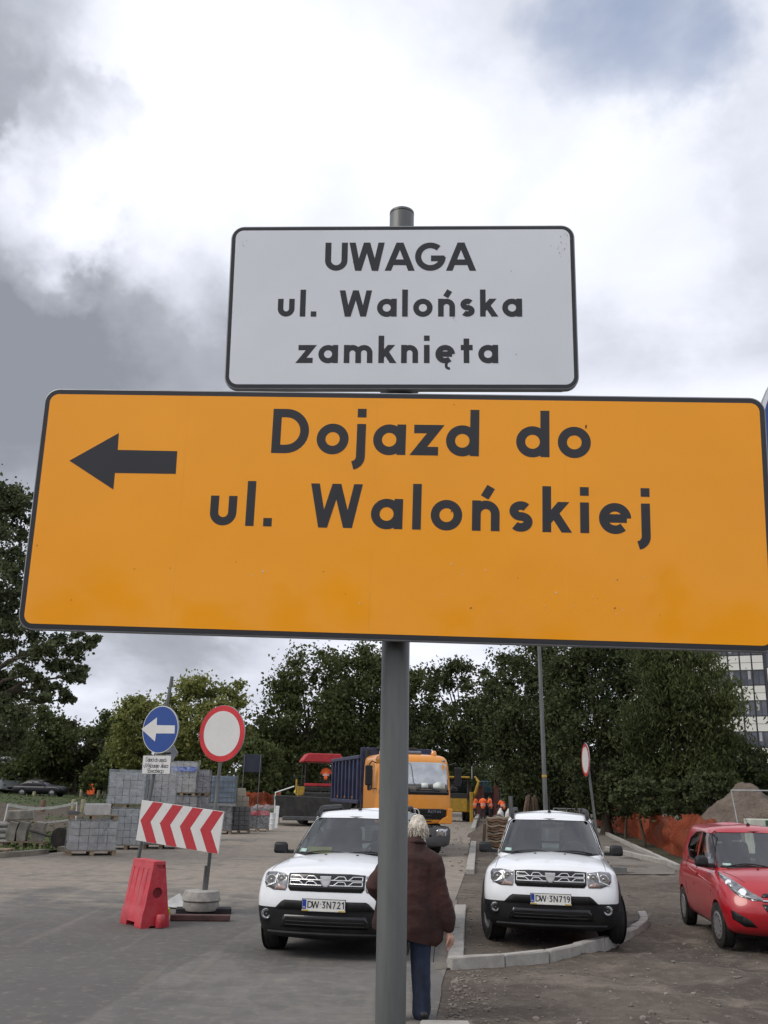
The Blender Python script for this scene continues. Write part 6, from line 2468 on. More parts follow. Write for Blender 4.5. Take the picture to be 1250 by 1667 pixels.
for s in (-1, 1):
    hl = [(0.72, 0.62), (1.02, 0.62), (1.10, 0.72), (1.10, 0.84), (0.80, 0.86), (0.72, 0.78)]
    h_ = decal('headlight', hl if s > 0 else mirror(hl), BM, 'xz', 1, LENS, lorry, off=0.008, cell=0.15, thick=0.012)
    p_ = hit(BM, (s * 0.90, -2, 0.74), (0, 1, 0))
    MB().lathe([(0.085, -0.016), (0.07, -0.02), (0.03, -0.012), (0, -0.016)], 'y', 20, tuple(p_)).build('reflector', CHROME, h_, smooth=40)
    # wind deflector beside the grille
    p_ = hit(CB, (s * 1.13, -2, 1.2), (0, 1, 0))
    MB().prism([(s * 0.78, 0.99), (s * 1.24, 0.99), (s * 1.26, 1.45), (s * 1.10, 1.45), (s * 1.08, 1.22), (s * 0.90, 1.14)], p_.y - 0.07, p_.y + 0.10, 'xz').build('corner_fairing', LORRY, lorry, bevel=0.02)
    # mirrors
    mi = MB().box((s * 1.47, 0.20, 2.42), (0.22, 0.14, 0.62)).build('cab_mirror', BLACKP, lorry, bevel=0.04, segs=3)
    MB().tube([(s * 1.2, 0.22, 2.80), (s * 1.38, 0.14, 2.86), (s * 1.47, 0.2, 2.74)], 0.02, 6).tube([(s * 1.22, 0.16, 2.02), (s * 1.42, 0.16, 2.0), (s * 1.47, 0.2, 2.12)], 0.02, 6).build('mirror_arm', BLACKP, mi)
    decal('side_window', [(0.62, 2.05), (0.72, 2.72), (1.45, 2.74), (1.45, 1.98), (1.0, 1.95)], CB, 'yz', -s, DGLASS, lorry, off=0.006, cell=0.3)
    dl = MB()
    for pts in (((0.40, 1.0), (0.42, 1.9), (0.55, 2.78)), ((1.60, 1.0), (1.60, 2.78))):
        dl.tube([tuple(hit(CB, (s * 3, y, z), (-s, 0, 0)) + Vector((s * 0.002, 0, 0))) for y, z in pts], 0.008, 5)
    dl.build('door_seam', BLACKP, lorry)
    q = hit(CB, (s * 1.02, -2, 2.93), (0, 1, 0))
    MB().box((q.x, q.y - 0.01, q.z), (0.12, 0.05, 0.05)).build('marker_light', LENS, lorry, bevel=0.012)
    MB().box((s * 1.05, 1.35, 0.62), (0.34, 0.9, 0.5)).build('step_box', LGREY, lorry, bevel=0.03)
    for y in (1.45, 5.2, 6.6):
        bigwheel(lorry, s * 1.02, y, 0.52, 0.32 if y < 2 else 0.5, s)
q = hit(CB, (0.78, 0.62, 5), (0, 0, -1))
for x in (0.78, -0.95):
    MB().lathe([(0.10, 0), (0.10, 0.03), (0.08, 0.12), (0.05, 0.15), (0, 0.155)], n=16, c=(x, 0.62, q.z - 0.01)).build('beacon', BEACON, lorry, smooth=40)
q = hit(CB, (-1.0, -2, 2.96), (0, 1, 0))
MB().lathe([(0.13, 0.0), (0.125, -0.06), (0.0, -0.07)], 'y', 20, (-1.10, q.y, 2.93)).build('work_lamp', BEACON, lorry, smooth=40)
MB().box((0.0, 1.0, 3.18), (0.75, 0.7, 0.10)).build('roof_hatch', pmat('hatch_blue_grey', (0.14, 0.17, 0.23), rough=0.4), lorry, bevel=0.03)
MB().cyl((-1.05, 2.45, 1.0), (-1.05, 2.45, 3.30), 0.09, n=14).build('exhaust_stack', MACHD, lorry, smooth=40)
MB().box((0, 4.6, 0.85), (0.95, 6.5, 0.35)).build('chassis', MACHD, lorry)
tb = MB()
tb.box((0, 5.45, 2.30), (2.48, 5.6, 1.50))
tb.build('tipper_body', TIPPER, lorry, bevel=0.03)
for s in (-1, 1):
    for k in range(8):
        MB().box((s * 1.285, 2.85 + k * 0.74, 2.28), (0.09, 0.14, 1.40)).build('body_rib', TIPPER, lorry, bevel=0.015)
    MB().box((s * 1.27, 5.45, 3.06), (0.13, 5.64, 0.12)).build('top_rail', TIPPER, lorry, bevel=0.02)
    MB().box((s * 1.27, 5.45, 1.58), (0.11, 5.6, 0.12)).build('bottom_rail', TIPPER, lorry, bevel=0.02)
    for k in range(3):
        MB().box((s * 1.34, 3.6 + k * 1.48, 1.72), (0.03, 0.12, 0.06)).build('side_marker', BEACON, lorry, bevel=0.01)
MB().box((0, 2.68, 2.45), (2.5, 0.12, 1.85)).build('head_board', TIPPER, lorry, bevel=0.02)
MB().box((0, 2.60, 3.36), (1.4, 0.22, 0.10)).build('sheet_roller', MACHD, lorry, bevel=0.03)

# ------------------------------------------------------------------ asphalt paver with red canopy
pv_o = D(520, 1290, 57)
pav = thing('road_paver', 'dark road paver under a red canopy behind the tipper body', 'road paver', (pv_o.x, 57, 0), R_(10))
MB().box((0.3, 2.2, 1.05), (2.4, 4.2, 1.5)).build('engine_body', MACHD, pav, bevel=0.06)
hp = MB()
hp.prism([(-2.4, 0.45), (1.5, 0.45), (1.7, 1.5), (-2.6, 1.62), (-2.65, 1.5)], -1.7, 0.1, 'xz')
hp.build('hopper', MACHD, pav, bevel=0.05)
MB().box((-0.4, -1.78, 0.42), (3.6, 0.16, 0.22)).build('push_bar', LGREY, pav, bevel=0.04)
cn = MB()
cn.prism([(-1.25, 0), (1.25, 0), (1.25, 0.10), (0.95, 0.50), (-0.95, 0.50), (-1.25, 0.10)], 1.2, 3.6, 'xz')
cn.build('canopy', REDCAN, pav, bevel=0.05, loc=(0.35, 0, 3.50))
for x in (-0.7, 1.4):
    for y in (1.5, 3.3):
        MB().tube([(x, y, 1.7), (x, y, 3.55)], 0.04, 8).build('canopy_post', MACHD, pav)
MB().box((0.35, 1.45, 2.22), (2.2, 0.12, 0.16)).build('rail_panel', REDCAN, pav, bevel=0.02)
MB().box((0.35, 1.40, 1.98), (2.2, 0.3, 0.24)).build('console', MACHD, pav, bevel=0.03)
MB().box((-1.05, 0.6, 1.85), (0.42, 0.8, 0.5)).build('side_box', MACHY, pav, bevel=0.03)
MB().tube([(-1.3, 0.4, 1.7), (-1.3, 0.4, 2.5)], 0.05, 8).build('marker_post', MACHY, pav)
for s in (-1, 1):
    MB().box((0.3 + s * 1.0, 2.2, 0.36), (0.4, 3.4, 0.7)).build('crawler_track', RUBBER, pav, bevel=0.2, segs=3)
MB().box((-2.0, 1.6, 0.54), (1.6, 1.8, 0.10)).build('side_step', MACHD, pav)
MB().tube([(-2.62, -1.6, 0.4), (-2.62, -1.6, 1.75), (-1.6, -1.6, 2.1)], 0.035, 8).build('guide_arm', WHITEP, pav)

# ------------------------------------------------------------------ backhoe behind the lorry
bk = D(747, 1290, 70)
bh = thing('backhoe_loader', 'yellow and dark backhoe half hidden right of the orange lorry', 'backhoe', (bk.x, 70, 0), R_(2))
MB().box((0, 0.9, 0.95), (1.5, 2.6, 0.6)).build('frame', MACHY, bh, bevel=0.05)
MB().box((-0.15, -0.42, 1.15), (1.35, 0.35, 0.95)).build('rear_panel', MACHY, bh, bevel=0.04)
MB().box((-0.15, -0.50, 1.72), (1.45, 0.2, 0.36)).build('tool_box', MACHD, bh, bevel=0.04)
for x in (-0.72, 0.6):
    for y in (-0.3, 1.3):
        MB().tube([(x, y, 1.5), (x * 0.94, y + 0.05, 2.95)], 0.055, 8).build('cab_post', MACHD, bh)
MB().box((-0.06, 0.5, 2.20), (1.22, 1.4, 1.25)).build('cab_glass', DGLASS, bh, bevel=0.03)
MB().box((-0.06, 0.5, 2.98), (1.55, 1.9, 0.13)).build('cab_roof', MACHY, bh, bevel=0.05)
MB().box((0.80, -0.55, 1.0), (0.22, 0.35, 2.0)).build('stabiliser', MACHY, bh, bevel=0.03)
MB().tube([(0.75, -0.3, 1.2), (1.15, -0.6, 2.1), (1.3, -0.7, 2.7), (1.05, -0.5, 3.05)], [0.12, 0.13, 0.11, 0.08], 8).build('boom', MACHY, bh, smooth=40)
MB().tube([(0.9, -0.2, 2.9), (0.9, -0.2, 3.75)], 0.05, 8).build('exhaust_pipe', STEEL, bh)
for s in (-1, 1):
    bigwheel(bh, s * 0.72, 0.3, 0.62, 0.42, s)
    bigwheel(bh, s * 0.70, 2.5, 0.45, 0.32, s)

# ------------------------------------------------------------------ coach at the far left edge
co = D(20, 1290, 98)
coach = thing('coach', 'silver and black touring coach cut off by the left edge of the photo', 'coach', (co.x, 98, hz(co.x, 98) + 0.05), R_(56))
COW = pmat('coach_silver', (0.45, 0.46, 0.48), rough=0.35, var=0.05, coat=0.5)
cs = loft([plan_ring(1.18, 0.05, 11.9, 0.12, 0.05, 0.30), plan_ring(1.27, 0.0, 12.0, 0.12, 0.05, 0.55), plan_ring(1.27, 0.02, 12.0, 0.12, 0.05, 1.4), plan_ring(1.26, 0.25, 12.0, 0.14, 0.05, 2.6), plan_ring(1.20, 0.55, 11.9, 0.14, 0.05, 3.35), plan_ring(1.0, 0.9, 11.6, 0.1, 0.05, 3.52)], 1)
cbv = [bvh_of(cs)]
link('body', cs, COW, coach, smooth=40)
decal('windscreen', [(-1.15, 1.25), (1.15, 1.25), (1.1, 3.1), (-1.1, 3.1)], cbv, 'xz', 1, DGLASS, coach, off=0.01, cell=0.4)
decal('roof_front', [(-1.1, 3.12), (1.1, 3.12), (1.0, 3.4), (-1.0, 3.4)], cbv, 'xz', 1, BLACKP, coach, off=0.01, cell=0.4)
for s in (-1, 1):
    decal('side_glazing', [(0.5, 1.25), (0.9, 3.2), (11.6, 3.2), (11.6, 1.7), (3.5, 1.7), (2.2, 1.2)], cbv, 'yz', -s, DGLASS, coach, off=0.01, cell=0.8)
    decal('headlight', [(s * 0.75, 0.75), (s * 1.12, 0.75), (s * 1.15, 0.95), (s * 0.8, 0.9)], cbv, 'xz', 1, LENS, coach, off=0.01, cell=0.3)
    MB().box((s * 1.5, -0.35, 2.5), (0.22, 0.18, 0.55)).tube([(s * 1.1, 0.3, 3.2), (s * 1.4, -0.3, 3.15), (s * 1.5, -0.35, 2.75)], 0.04, 6).build('mirror', BLACKP, coach, bevel=0.03)
    for y in (2.6, 8.8):
        bigwheel(coach, s * 1.14, y, 0.5, 0.3, s)
decal('bumper_slot', [(-0.8, 0.42), (0.8, 0.42), (0.7, 0.62), (-0.7, 0.62)], cbv, 'xz', 1, BLACKP, coach, off=0.01, cell=0.4)

# ================================================================== PEOPLE
def blob(tubes, voxel, smooth_it=6, name='body'):
    """one continuous skin round a set of tapered limbs: (points, radii[, flatten_y])"""
    mb = MB()
    for tb_ in tubes:
        pts, rad = tb_[0], tb_[1]
        fl = tb_[2] if len(tb_) > 2 else 1.0
        t = MB()
        # finer rings and rounded ends
        P_, R2 = [], []
        for i in range(len(pts) - 1):
            for k in range(5):
                f = k / 5
                P_.append(Vector(pts[i]).lerp(Vector(pts[i + 1]), f))
                R2.append(rad[i] + (rad[i + 1] - rad[i]) * (f * f * (3 - 2 * f)))
        P_.append(Vector(pts[-1]))
        R2.append(rad[-1])
        d0, d1 = (P_[0] - P_[1]).normalized(), (P_[-1] - P_[-2]).normalized()
        pre = [(P_[0] + d0 * R2[0] * math.sin(a), R2[0] * math.cos(a)) for a in (1.45, 1.1, 0.6)]
        postp = [(P_[-1] + d1 * R2[-1] * math.sin(a), R2[-1] * math.cos(a)) for a in (0.6, 1.1, 1.45)]
        allp = [p for p, _ in pre] + P_ + [p for p, _ in postp]
        allr = [r for _, r in pre] + R2 + [r for _, r in postp]
        t.tube([tuple(p) for p in allp], allr, 16)
        if fl != 1.0:
            cyv = sum(p.y for p in P_) / len(P_)
            t.v = [(x, cyv + (y - cyv) * fl, z) for x, y, z in t.v]
        mb.add(t.v, t.f)
    me = mb.mesh(name)

    def mods(o):
        r = o.modifiers.new('r', 'REMESH')
        r.mode = 'VOXEL'
        r.voxel_size = voxel
        s = o.modifiers.new('s', 'SMOOTH')
        s.factor = 0.5
        s.iterations = smooth_it
    return eval_mesh(me, mods, name)


def shade(me):
    me.polygons.foreach_set('use_smooth', [True] * len(me.polygons))
    return me


SKIN = pmat('skin', (0.46, 0.26, 0.19), rough=0.55, var=0.08, vscale=20)
HAIRW = pmat('white_hair', (0.62, 0.56, 0.47), rough=0.7, var=0.22, vscale=30, stretch=(1, 1, 0.2), bump=0.8, bscale=90, bdist=0.02)
COATB = pmat('brown_suede_jacket', (0.050, 0.0155, 0.011), rough=0.85, var=0.35, vscale=3, base2=(0.022, 0.009, 0.007), bump=0.5, bscale=14, bdist=0.03)
JEANS = pmat('blue_jeans', (0.018, 0.028, 0.060), rough=0.9, var=0.3, vscale=7, stretch=(1, 1, 0.4), bump=0.3, bscale=30, bdist=0.02)
SHOE = pmat('dark_shoe', (0.018, 0.015, 0.014), rough=0.5)
SHIRT = pmat('pale_shirt', (0.50, 0.54, 0.60), rough=0.85)

mp_ = G(662, 1661)
man = thing('person', 'white-haired person in brown jacket and jeans walking away behind the sign post', 'person', (mp_.x, mp_.y, 0.0), R_(4))
# body: legs, neck, head, hands in one skin (mostly under the clothes)
hd = Vector((0.095, 0.13, 1.60))
fingers = []
hb = Vector((0.380, 0.02, 0.715))
for k, (dx, ln) in enumerate(((-0.030, 0.068), (-0.010, 0.078), (0.012, 0.074), (0.031, 0.058))):
    b0 = hb + Vector((0.012, dx + 0.01, -0.085))
    fingers.append(([tuple(b0), tuple(b0 + Vector((-0.004, 0.0, -ln * 0.5))), tuple(b0 + Vector((-0.030, 0.002, -ln * 0.85)))], [0.0095, 0.0088, 0.0072]))
fingers.append(([tuple(hb + Vector((-0.004, -0.038, -0.028))), tuple(hb + Vector((-0.022, -0.052, -0.070))), tuple(hb + Vector((-0.030, -0.046, -0.100)))], [0.012, 0.0105, 0.008]))
body = [
    ([(-0.09, 0.00, 0.90), (-0.10, 0.01, 0.50), (-0.10, -0.02, 0.10), (-0.10, 0.05, 0.05)], [0.095, 0.065, 0.045, 0.045]),
    ([(0.10, 0.02, 0.90), (0.12, 0.05, 0.50), (0.13, 0.03, 0.10), (0.13, 0.10, 0.05)], [0.095, 0.065, 0.045, 0.045]),
    ([(0, 0, 0.95), (0.02, 0.02, 1.15), (0.04, 0.06, 1.32)], [0.14, 0.13, 0.11], 0.75),
    ([(0.05, 0.08, 1.36), (0.078, 0.10, 1.48), tuple(hd + Vector((0, 0, -0.03)))], [0.065, 0.058, 0.06]),
    ([tuple(hd + Vector((0, 0.0, -0.06))), tuple(hd), tuple(hd + Vector((0, -0.01, 0.05)))], [0.070, 0.083, 0.075]),
    ([tuple(hd + Vector((0.025, 0.088, -0.02))), tuple(hd + Vector((0.03, 0.105, -0.035)))], [0.014, 0.013]),          # nose, looking away
    ([tuple(hd + Vector((0.082, 0.01, -0.01))), tuple(hd + Vector((0.088, 0.0, 0.015))), tuple(hd + Vector((0.086, 0.004, -0.035)))], [0.012, 0.014, 0.010]),
    ([tuple(hd + Vector((-0.082, 0.01, -0.01))), tuple(hd + Vector((-0.088, 0.0, 0.015))), tuple(hd + Vector((-0.086, 0.004, -0.035)))], [0.012, 0.014, 0.010]),
    ([(0.21, 0.03, 1.34), (0.32, 0.01, 1.06), tuple(hb + Vector((0, 0, 0.06))), tuple(hb)], [0.055, 0.045, 0.032, 0.026]),
    ([tuple(hb + Vector((0, 0.0, -0.005))), tuple(hb + Vector((0.008, 0.002, -0.045))), tuple(hb + Vector((0.012, 0.004, -0.078)))], [0.027, 0.040, 0.036], 1.0),
    ([(-0.17, 0.03, 1.33), (-0.335, -0.04, 1.14), (-0.20, 0.16, 0.98), (-0.15, 0.20, 0.96)], [0.055, 0.045, 0.034, 0.04]),
] + fingers
bme = blob(body, 0.0075, 3, 'body')
link('body', shade(bme), SKIN, man)
# trousers
tr_ = blob([
    ([(-0.085, 0.0, 0.92), (-0.10, 0.02, 0.50), (-0.105, -0.015, 0.10), (-0.105, -0.015, 0.055)], [0.118, 0.092, 0.083, 0.086]),
    ([(0.105, 0.02, 0.92), (0.125, 0.055, 0.50), (0.135, 0.035, 0.10), (0.135, 0.035, 0.055)], [0.118, 0.092, 0.083, 0.086]),
    ([(-0.08, 0.01, 0.95), (0.10, 0.01, 0.95)], [0.13, 0.13], 0.95)], 0.012, 5, 'trousers')
for v in tr_.vertices:
    f = mnoise.noise(Vector(v.co) * 7 + Vector((3, 0, 0))) * 0.008 + mnoise.noise((v.co.x * 5, v.co.y * 5, v.co.z * 16)) * 0.007 * smooth((0.65 - v.co.z) / 0.5)
    v.co += Vector((v.co.x, v.co.y, 0)).normalized() * f
link('trousers', shade(tr_), JEANS, man)
for x, y in ((-0.105, 0.03), (0.145, 0.075)):
    sh = blob([([(x, y - 0.09, 0.05), (x, y, 0.055), (x + 0.01, y + 0.14, 0.042)], [0.046, 0.048, 0.040])], 0.010, 3, 'shoe')
    for v in sh.vertices:
        v.co.z = max(v.co.z, 0.004)
    link('shoe', shade(sh), SHOE, man)
# jacket with sleeves, one skin; hem flares, collar stands
jk = blob([
    ([(0.0, 0.01, 0.745), (-0.005, 0.01, 1.0), (0.01, 0.02, 1.18), (0.035, 0.04, 1.33), (0.05, 0.055, 1.42)], [0.245, 0.225, 0.212, 0.200, 0.125], 0.72),
    ([(-0.215, 0.00, 0.77), (-0.16, 0.00, 1.05), (-0.10, 0.02, 1.2)], [0.11, 0.12, 0.12], 0.7),
    ([(0.235, 0.02, 0.67), (0.205, 0.02, 0.98), (0.15, 0.03, 1.2)], [0.085, 0.11, 0.12], 0.8),
    ([(0.14, 0.045, 1.365), (0.225, 0.03, 1.31), (0.305, 0.015, 1.04), (0.362, 0.02, 0.83), (0.372, 0.02, 0.79)], [0.098, 0.100, 0.084, 0.082, 0.066]),
    ([(-0.08, 0.045, 1.36), (-0.17, 0.03, 1.30), (-0.325, -0.05, 1.12), (-0.20, 0.14, 0.99)], [0.095, 0.098, 0.086, 0.075]),
    ([(0.0, 0.05, 1.415), (0.115, 0.055, 1.415)], [0.080, 0.080], 1.0),
    ([(0.06, 0.06, 1.40), (0.078, 0.075, 1.50)], [0.098, 0.080])], 0.0125, 4, 'jacket')
for v in jk.vertices:
    c = Vector(v.co)
    f = mnoise.noise((c.x * 6, c.y * 6, c.z * 3.0)) * 0.016 + mnoise.noise((c.x * 9 + c.z * 5, c.y * 9, c.z * 9)) * 0.010 + mnoise.noise((c.x * 3 + 5, c.y * 3, c.z * 22)) * (0.012 if c.x > 0.26 else 0.004)
    v.co += Vector((c.x - 0.01, c.y - 0.02, 0)).normalized() * f
bm = bmesh.new()
bm.from_mesh(jk)
bmesh.ops.bisect_plane(bm, geom=bm.verts[:] + bm.edges[:] + bm.faces[:], plane_co=(0, 0, 0.67), plane_no=(0.26, 0, 1), clear_inner=True)
bm.to_mesh(jk)
bm.free()
jko = link('jacket', shade(jk), COATB, man)
cf = blob([([tuple(Vector((0.374, 0.02, 0.800))), tuple(Vector((0.378, 0.02, 0.768)))], [0.060, 0.056])], 0.010, 2, 'cuff')
link('cuff', shade(cf), COATB, jko)
MB().tube([(-0.02, 0.06, 1.475), (0.015, -0.005, 1.50), (0.075, -0.025, 1.507), (0.135, 0.0, 1.50), (0.165, 0.07, 1.475)], [0.014, 0.017, 0.018, 0.017, 0.014], 8).build('collar', COATB, jko, smooth=50)
MB().tube([(0.155, 0.13, 1.47), (0.165, 0.16, 1.42), (0.14, 0.18, 1.33)], [0.02, 0.03, 0.03], 8).build('shirt_collar', SHIRT, man, smooth=50)
MB().tube([(0.25, 0.02, 0.72), (0.255, 0.025, 0.62), (0.243, 0.02, 0.54), (0.238, 0.02, 0.47)], 0.0035, 6).build('cord', BLACKP, jko)
# hair: a shell over the skull plus strands
hm = blob([([tuple(hd + Vector((0, -0.03, -0.045))), tuple(hd + Vector((0, -0.02, 0.02))), tuple(hd + Vector((0.0, 0.0, 0.062)))], [0.070, 0.096, 0.082])], 0.010, 2, 'hair')
for v in hm.vertices:
    c = Vector(v.co) - hd
    v.co += c.normalized() * (mnoise.noise(c * 34) * 0.009 + mnoise.noise(Vector((c.x * 60, c.y * 60, c.z * 12))) * 0.006)
hairo = link('hair', shade(hm), HAIRW, man)
hs = MB()
rr_ = random.Random(3)
for k in range(420):
    a, e = rr_.uniform(0, 6.28), rr_.uniform(-0.5, 1.4)
    if math.sin(a) > 0.5 and e < 0.55:
        continue
    d = Vector((math.cos(a) * math.cos(e), math.sin(a) * math.cos(e), math.sin(e)))
    p = hd + Vector((0, -0.015, 0.005)) + Vector((d.x * 0.088, d.y * 0.096, d.z * 0.094))
    dn = Vector((d.x * 0.3 + rr_.gauss(0, .2), d.y * 0.3 + rr_.gauss(0, .2), -0.8 + max(0, d.z) * 0.5)).normalized()
    L = rr_.uniform(0.025, 0.05)
    hs.tube([tuple(p), tuple(p + dn * L * 0.5 + d * 0.008), tuple(p + dn * L + d * 0.004)], [0.0032, 0.0028, 0.0008], 4, cap=False)
so = hs.build('strands', HAIRW, hairo, smooth=60)
so['kind'] = 'stuff'

HIVIS = pmat('orange_hi_vis', (0.95, 0.15, 0.03), rough=0.7, var=0.1)
HIVISY = pmat('yellow_hi_vis', (0.62, 0.62, 0.08), rough=0.7, var=0.1)
REFL = pmat('silver_reflective_band', (0.6, 0.6, 0.58), rough=0.4)
DARKT = pmat('dark_work_trousers', (0.022, 0.022, 0.028), rough=0.9)
DHAIR = pmat('dark_hair', (0.02, 0.016, 0.013), rough=0.8)


def worker(label, loc, rz, vest, helmet=None, bend=0.0, arm=0.0, group=None):
    w = thing('person', label, 'person', loc, rz, group)
    b = bend
    hp_, ch, hd_ = Vector((0, 0, 0.95)), Vector((0, b * 0.5, 1.36 - b * 0.25)), Vector((0, b * 0.75 + 0.03, 1.60 - b * 0.45))
    bd_ = blob([
        ([(-0.09, 0, 0.93), (-0.11, 0.03, 0.5), (-0.11, 0, 0.06), (-0.12, 0.14, 0.04)], [0.10, 0.075, 0.06, 0.045]),
        ([(0.09, 0, 0.93), (0.11, 0.0, 0.5), (0.12, -0.03, 0.06), (0.12, 0.11, 0.04)], [0.10, 0.075, 0.06, 0.045]),
        ([tuple(hp_), tuple(ch)], [0.15, 0.17], 0.75),
        ([tuple(ch + Vector((0, 0, 0.05))), tuple(hd_)], [0.06, 0.06]),
        ([tuple(hd_ - Vector((0, 0, 0.03))), tuple(hd_ + Vector((0, 0, 0.07)))], [0.08, 0.09]),
        ([tuple(ch + Vector((-0.2, 0, 0.03))), tuple(ch + Vector((-0.29, 0.05 + arm, -0.22))), tuple(ch + Vector((-0.22, 0.22 + arm, -0.42)))], [0.06, 0.05, 0.04]),
        ([tuple(ch + Vector((0.2, 0, 0.03))), tuple(ch + Vector((0.28, 0.05, -0.24))), tuple(ch + Vector((0.25, 0.18, -0.46)))], [0.06, 0.05, 0.04])], 0.025, 3)
    link('body', shade(bd_), DARKT, w)
    hb_ = blob([([tuple(hd_ - Vector((0, -0.015, 0.02))), tuple(hd_ + Vector((0, 0.015, 0.06)))], [0.083, 0.090])], 0.02, 2, 'face')
    link('face', shade(hb_), SKIN, w)
    vm = blob([([tuple(hp_ - Vector((0, 0, 0.06))), tuple(ch + Vector((0, 0, 0.02)))], [0.185, 0.20], 0.80), ([tuple(ch + Vector((-0.17, 0, 0.06))), tuple(ch + Vector((0.17, 0, 0.06)))], [0.09, 0.09]),
               ([tuple(ch + Vector((-0.2, 0, 0.03))), tuple(ch + Vector((-0.27, 0.04, -0.12)))], [0.085, 0.075]), ([tuple(ch + Vector((0.2, 0, 0.03))), tuple(ch + Vector((0.27, 0.04, -0.12)))], [0.085, 0.075])], 0.025, 3, 'vest')
    vo = link('hi_vis_jacket', shade(vm), vest, w)
    bvv = [bvh_of(vm)]
    for f in (0.18, 0.42):
        c = hp_.lerp(ch, f)
        pth = []
        for k in range(17):
            a = 2 * math.pi * k / 16
            d = Vector((math.cos(a), math.sin(a), 0))
            h = bvv[0].ray_cast(c + d * 2, -d)
            pth.append(tuple((h[0] if h[0] is not None else c + d * 0.2) + d * 0.004))
        MB().tube(pth, 0.022, 6, cap=False).build('reflective_band', REFL, vo)
    cm_ = MB().lathe([(0.098, 0.0), (0.094, 0.05), (0.07, 0.10), (0.0, 0.115)], n=16, c=tuple(hd_ + Vector((0, -0.005, 0.045))))
    cm_.build('helmet' if helmet else 'hair', helmet or DHAIR, w, smooth=50)
    return w


GW = 'road workers in orange hi-vis by the backhoe'
for px, Y, rz, lab, b, am in ((772, 80, 10, 'worker in orange hi-vis, first right of the backhoe', 0.10, 0.0), (786, 79, -5, 'worker in orange hi-vis standing second from the backhoe', 0.0, 0.05), (798, 80, 60, 'worker in orange hi-vis turned sideways by the dark machine', 0.08, 0.1),
                              (819, 78, 30, 'worker in orange hi-vis and cap stooping between the two white bags', 0.35, 0.2)):
    g = D(px, 1290, Y)
    worker(lab, (g.x, Y, 0.0), R_(rz), HIVIS, pmat('orange_cap', (0.7, 0.09, 0.03), rough=0.6) if px == 818 else None, b, am, GW)
g = D(489, 1290, 60)
worker('worker in yellow hi-vis beside the paver hopper', (g.x, 60, 0.6), R_(30), HIVISY, None, 0.3, 0.2)
g = D(530, 1290, 59)
worker('worker in orange hi-vis driving the paver under its red canopy', (g.x, 58.6, 1.75), R_(0), HIVIS, None, 0.45, 0.1)

# ================================================================== PAVING BLOCKS ON PALLETS, LEFT
GREYB = pmat('grey_paving_block', (0.52, 0.50, 0.465), rough=0.92, var=0.10, vscale=5, bump=0.25, bscale=60)
DARKB = pmat('dark_paving_block', (0.145, 0.145, 0.143), rough=0.92, var=0.12, vscale=5, bump=0.25, bscale=60)
PINKB = pmat('warm_paving_block', (0.345, 0.32, 0.325), rough=0.92, var=0.10, vscale=5)
BEIGEB = pmat('beige_block', (0.34, 0.31, 0.25), rough=0.92, var=0.10, vscale=5)
FILMB = film_mat('blue_tinted_film', tint=(0.84, 0.87, 0.90), white=(0.52, 0.57, 0.62), opaque=0.20, gloss=0.10)
FILMW = film_mat('milky_film', tint=(0.82, 0.84, 0.86), white=(0.66, 0.68, 0.70), opaque=0.13, gloss=0.11)
BLUEP = pmat('blue_print', (0.02, 0.08, 0.45), rough=0.3, var=0.2, dust=(0.6, 0.65, 0.75), dust_amt=0.9, dust_scale=9)
REDPR = pmat('red_print', (0.45, 0.03, 0.05), rough=0.3, var=0.2, dust=(0.5, 0.45, 0.45), dust_amt=0.9, dust_scale=7)

board_me = {}


def pallet(label, loc, rz, L=1.2, W_=1.0, group='wooden pallets under the blocks'):
    t = thing('pallet', label, 'pallet', loc, rz, group)
    key = (L, W_)
    if key not in board_me:
        b = MB().box((0, 0, 0), (L, 0.10, 0.022)).mesh('board')
        f = MB().box((0, 0, 0), (0.10, W_ * 0.98, 0.022)).mesh('board')
        k = MB().box((0, 0, 0), (0.12, 0.12, 0.08)).mesh('foot_block')
        for m in (b, f, k):
            m.materials.append(WOOD)
        board_me[key] = (b, f, k)
    b, f, k = board_me[key]
    n = 7
    for i in range(n):
        o = bpy.data.objects.new('board', b)
        col.objects.link(o)
        o.parent = t
        o.location = (0, -W_ / 2 + 0.05 + i * (W_ - 0.10) / (n - 1), 0.127)
        o.rotation_euler = (0, 0, random.uniform(-0.008, 0.008))
    for i in (-1, 0, 1):
        for z in (0.011, 0.104):
            o = bpy.data.objects.new('board', f)
            col.objects.link(o)
            o.parent = t
            o.location = (i * (L / 2 - 0.06), 0, z)
        for j in (-1, 0, 1):
            o = bpy.data.objects.new('foot_block', k)
            col.objects.link(o)
            o.parent = t
            o.location = (i * (L / 2 - 0.06), j * (W_ / 2 - 0.07), 0.0575)
    return t


blk_me = {}


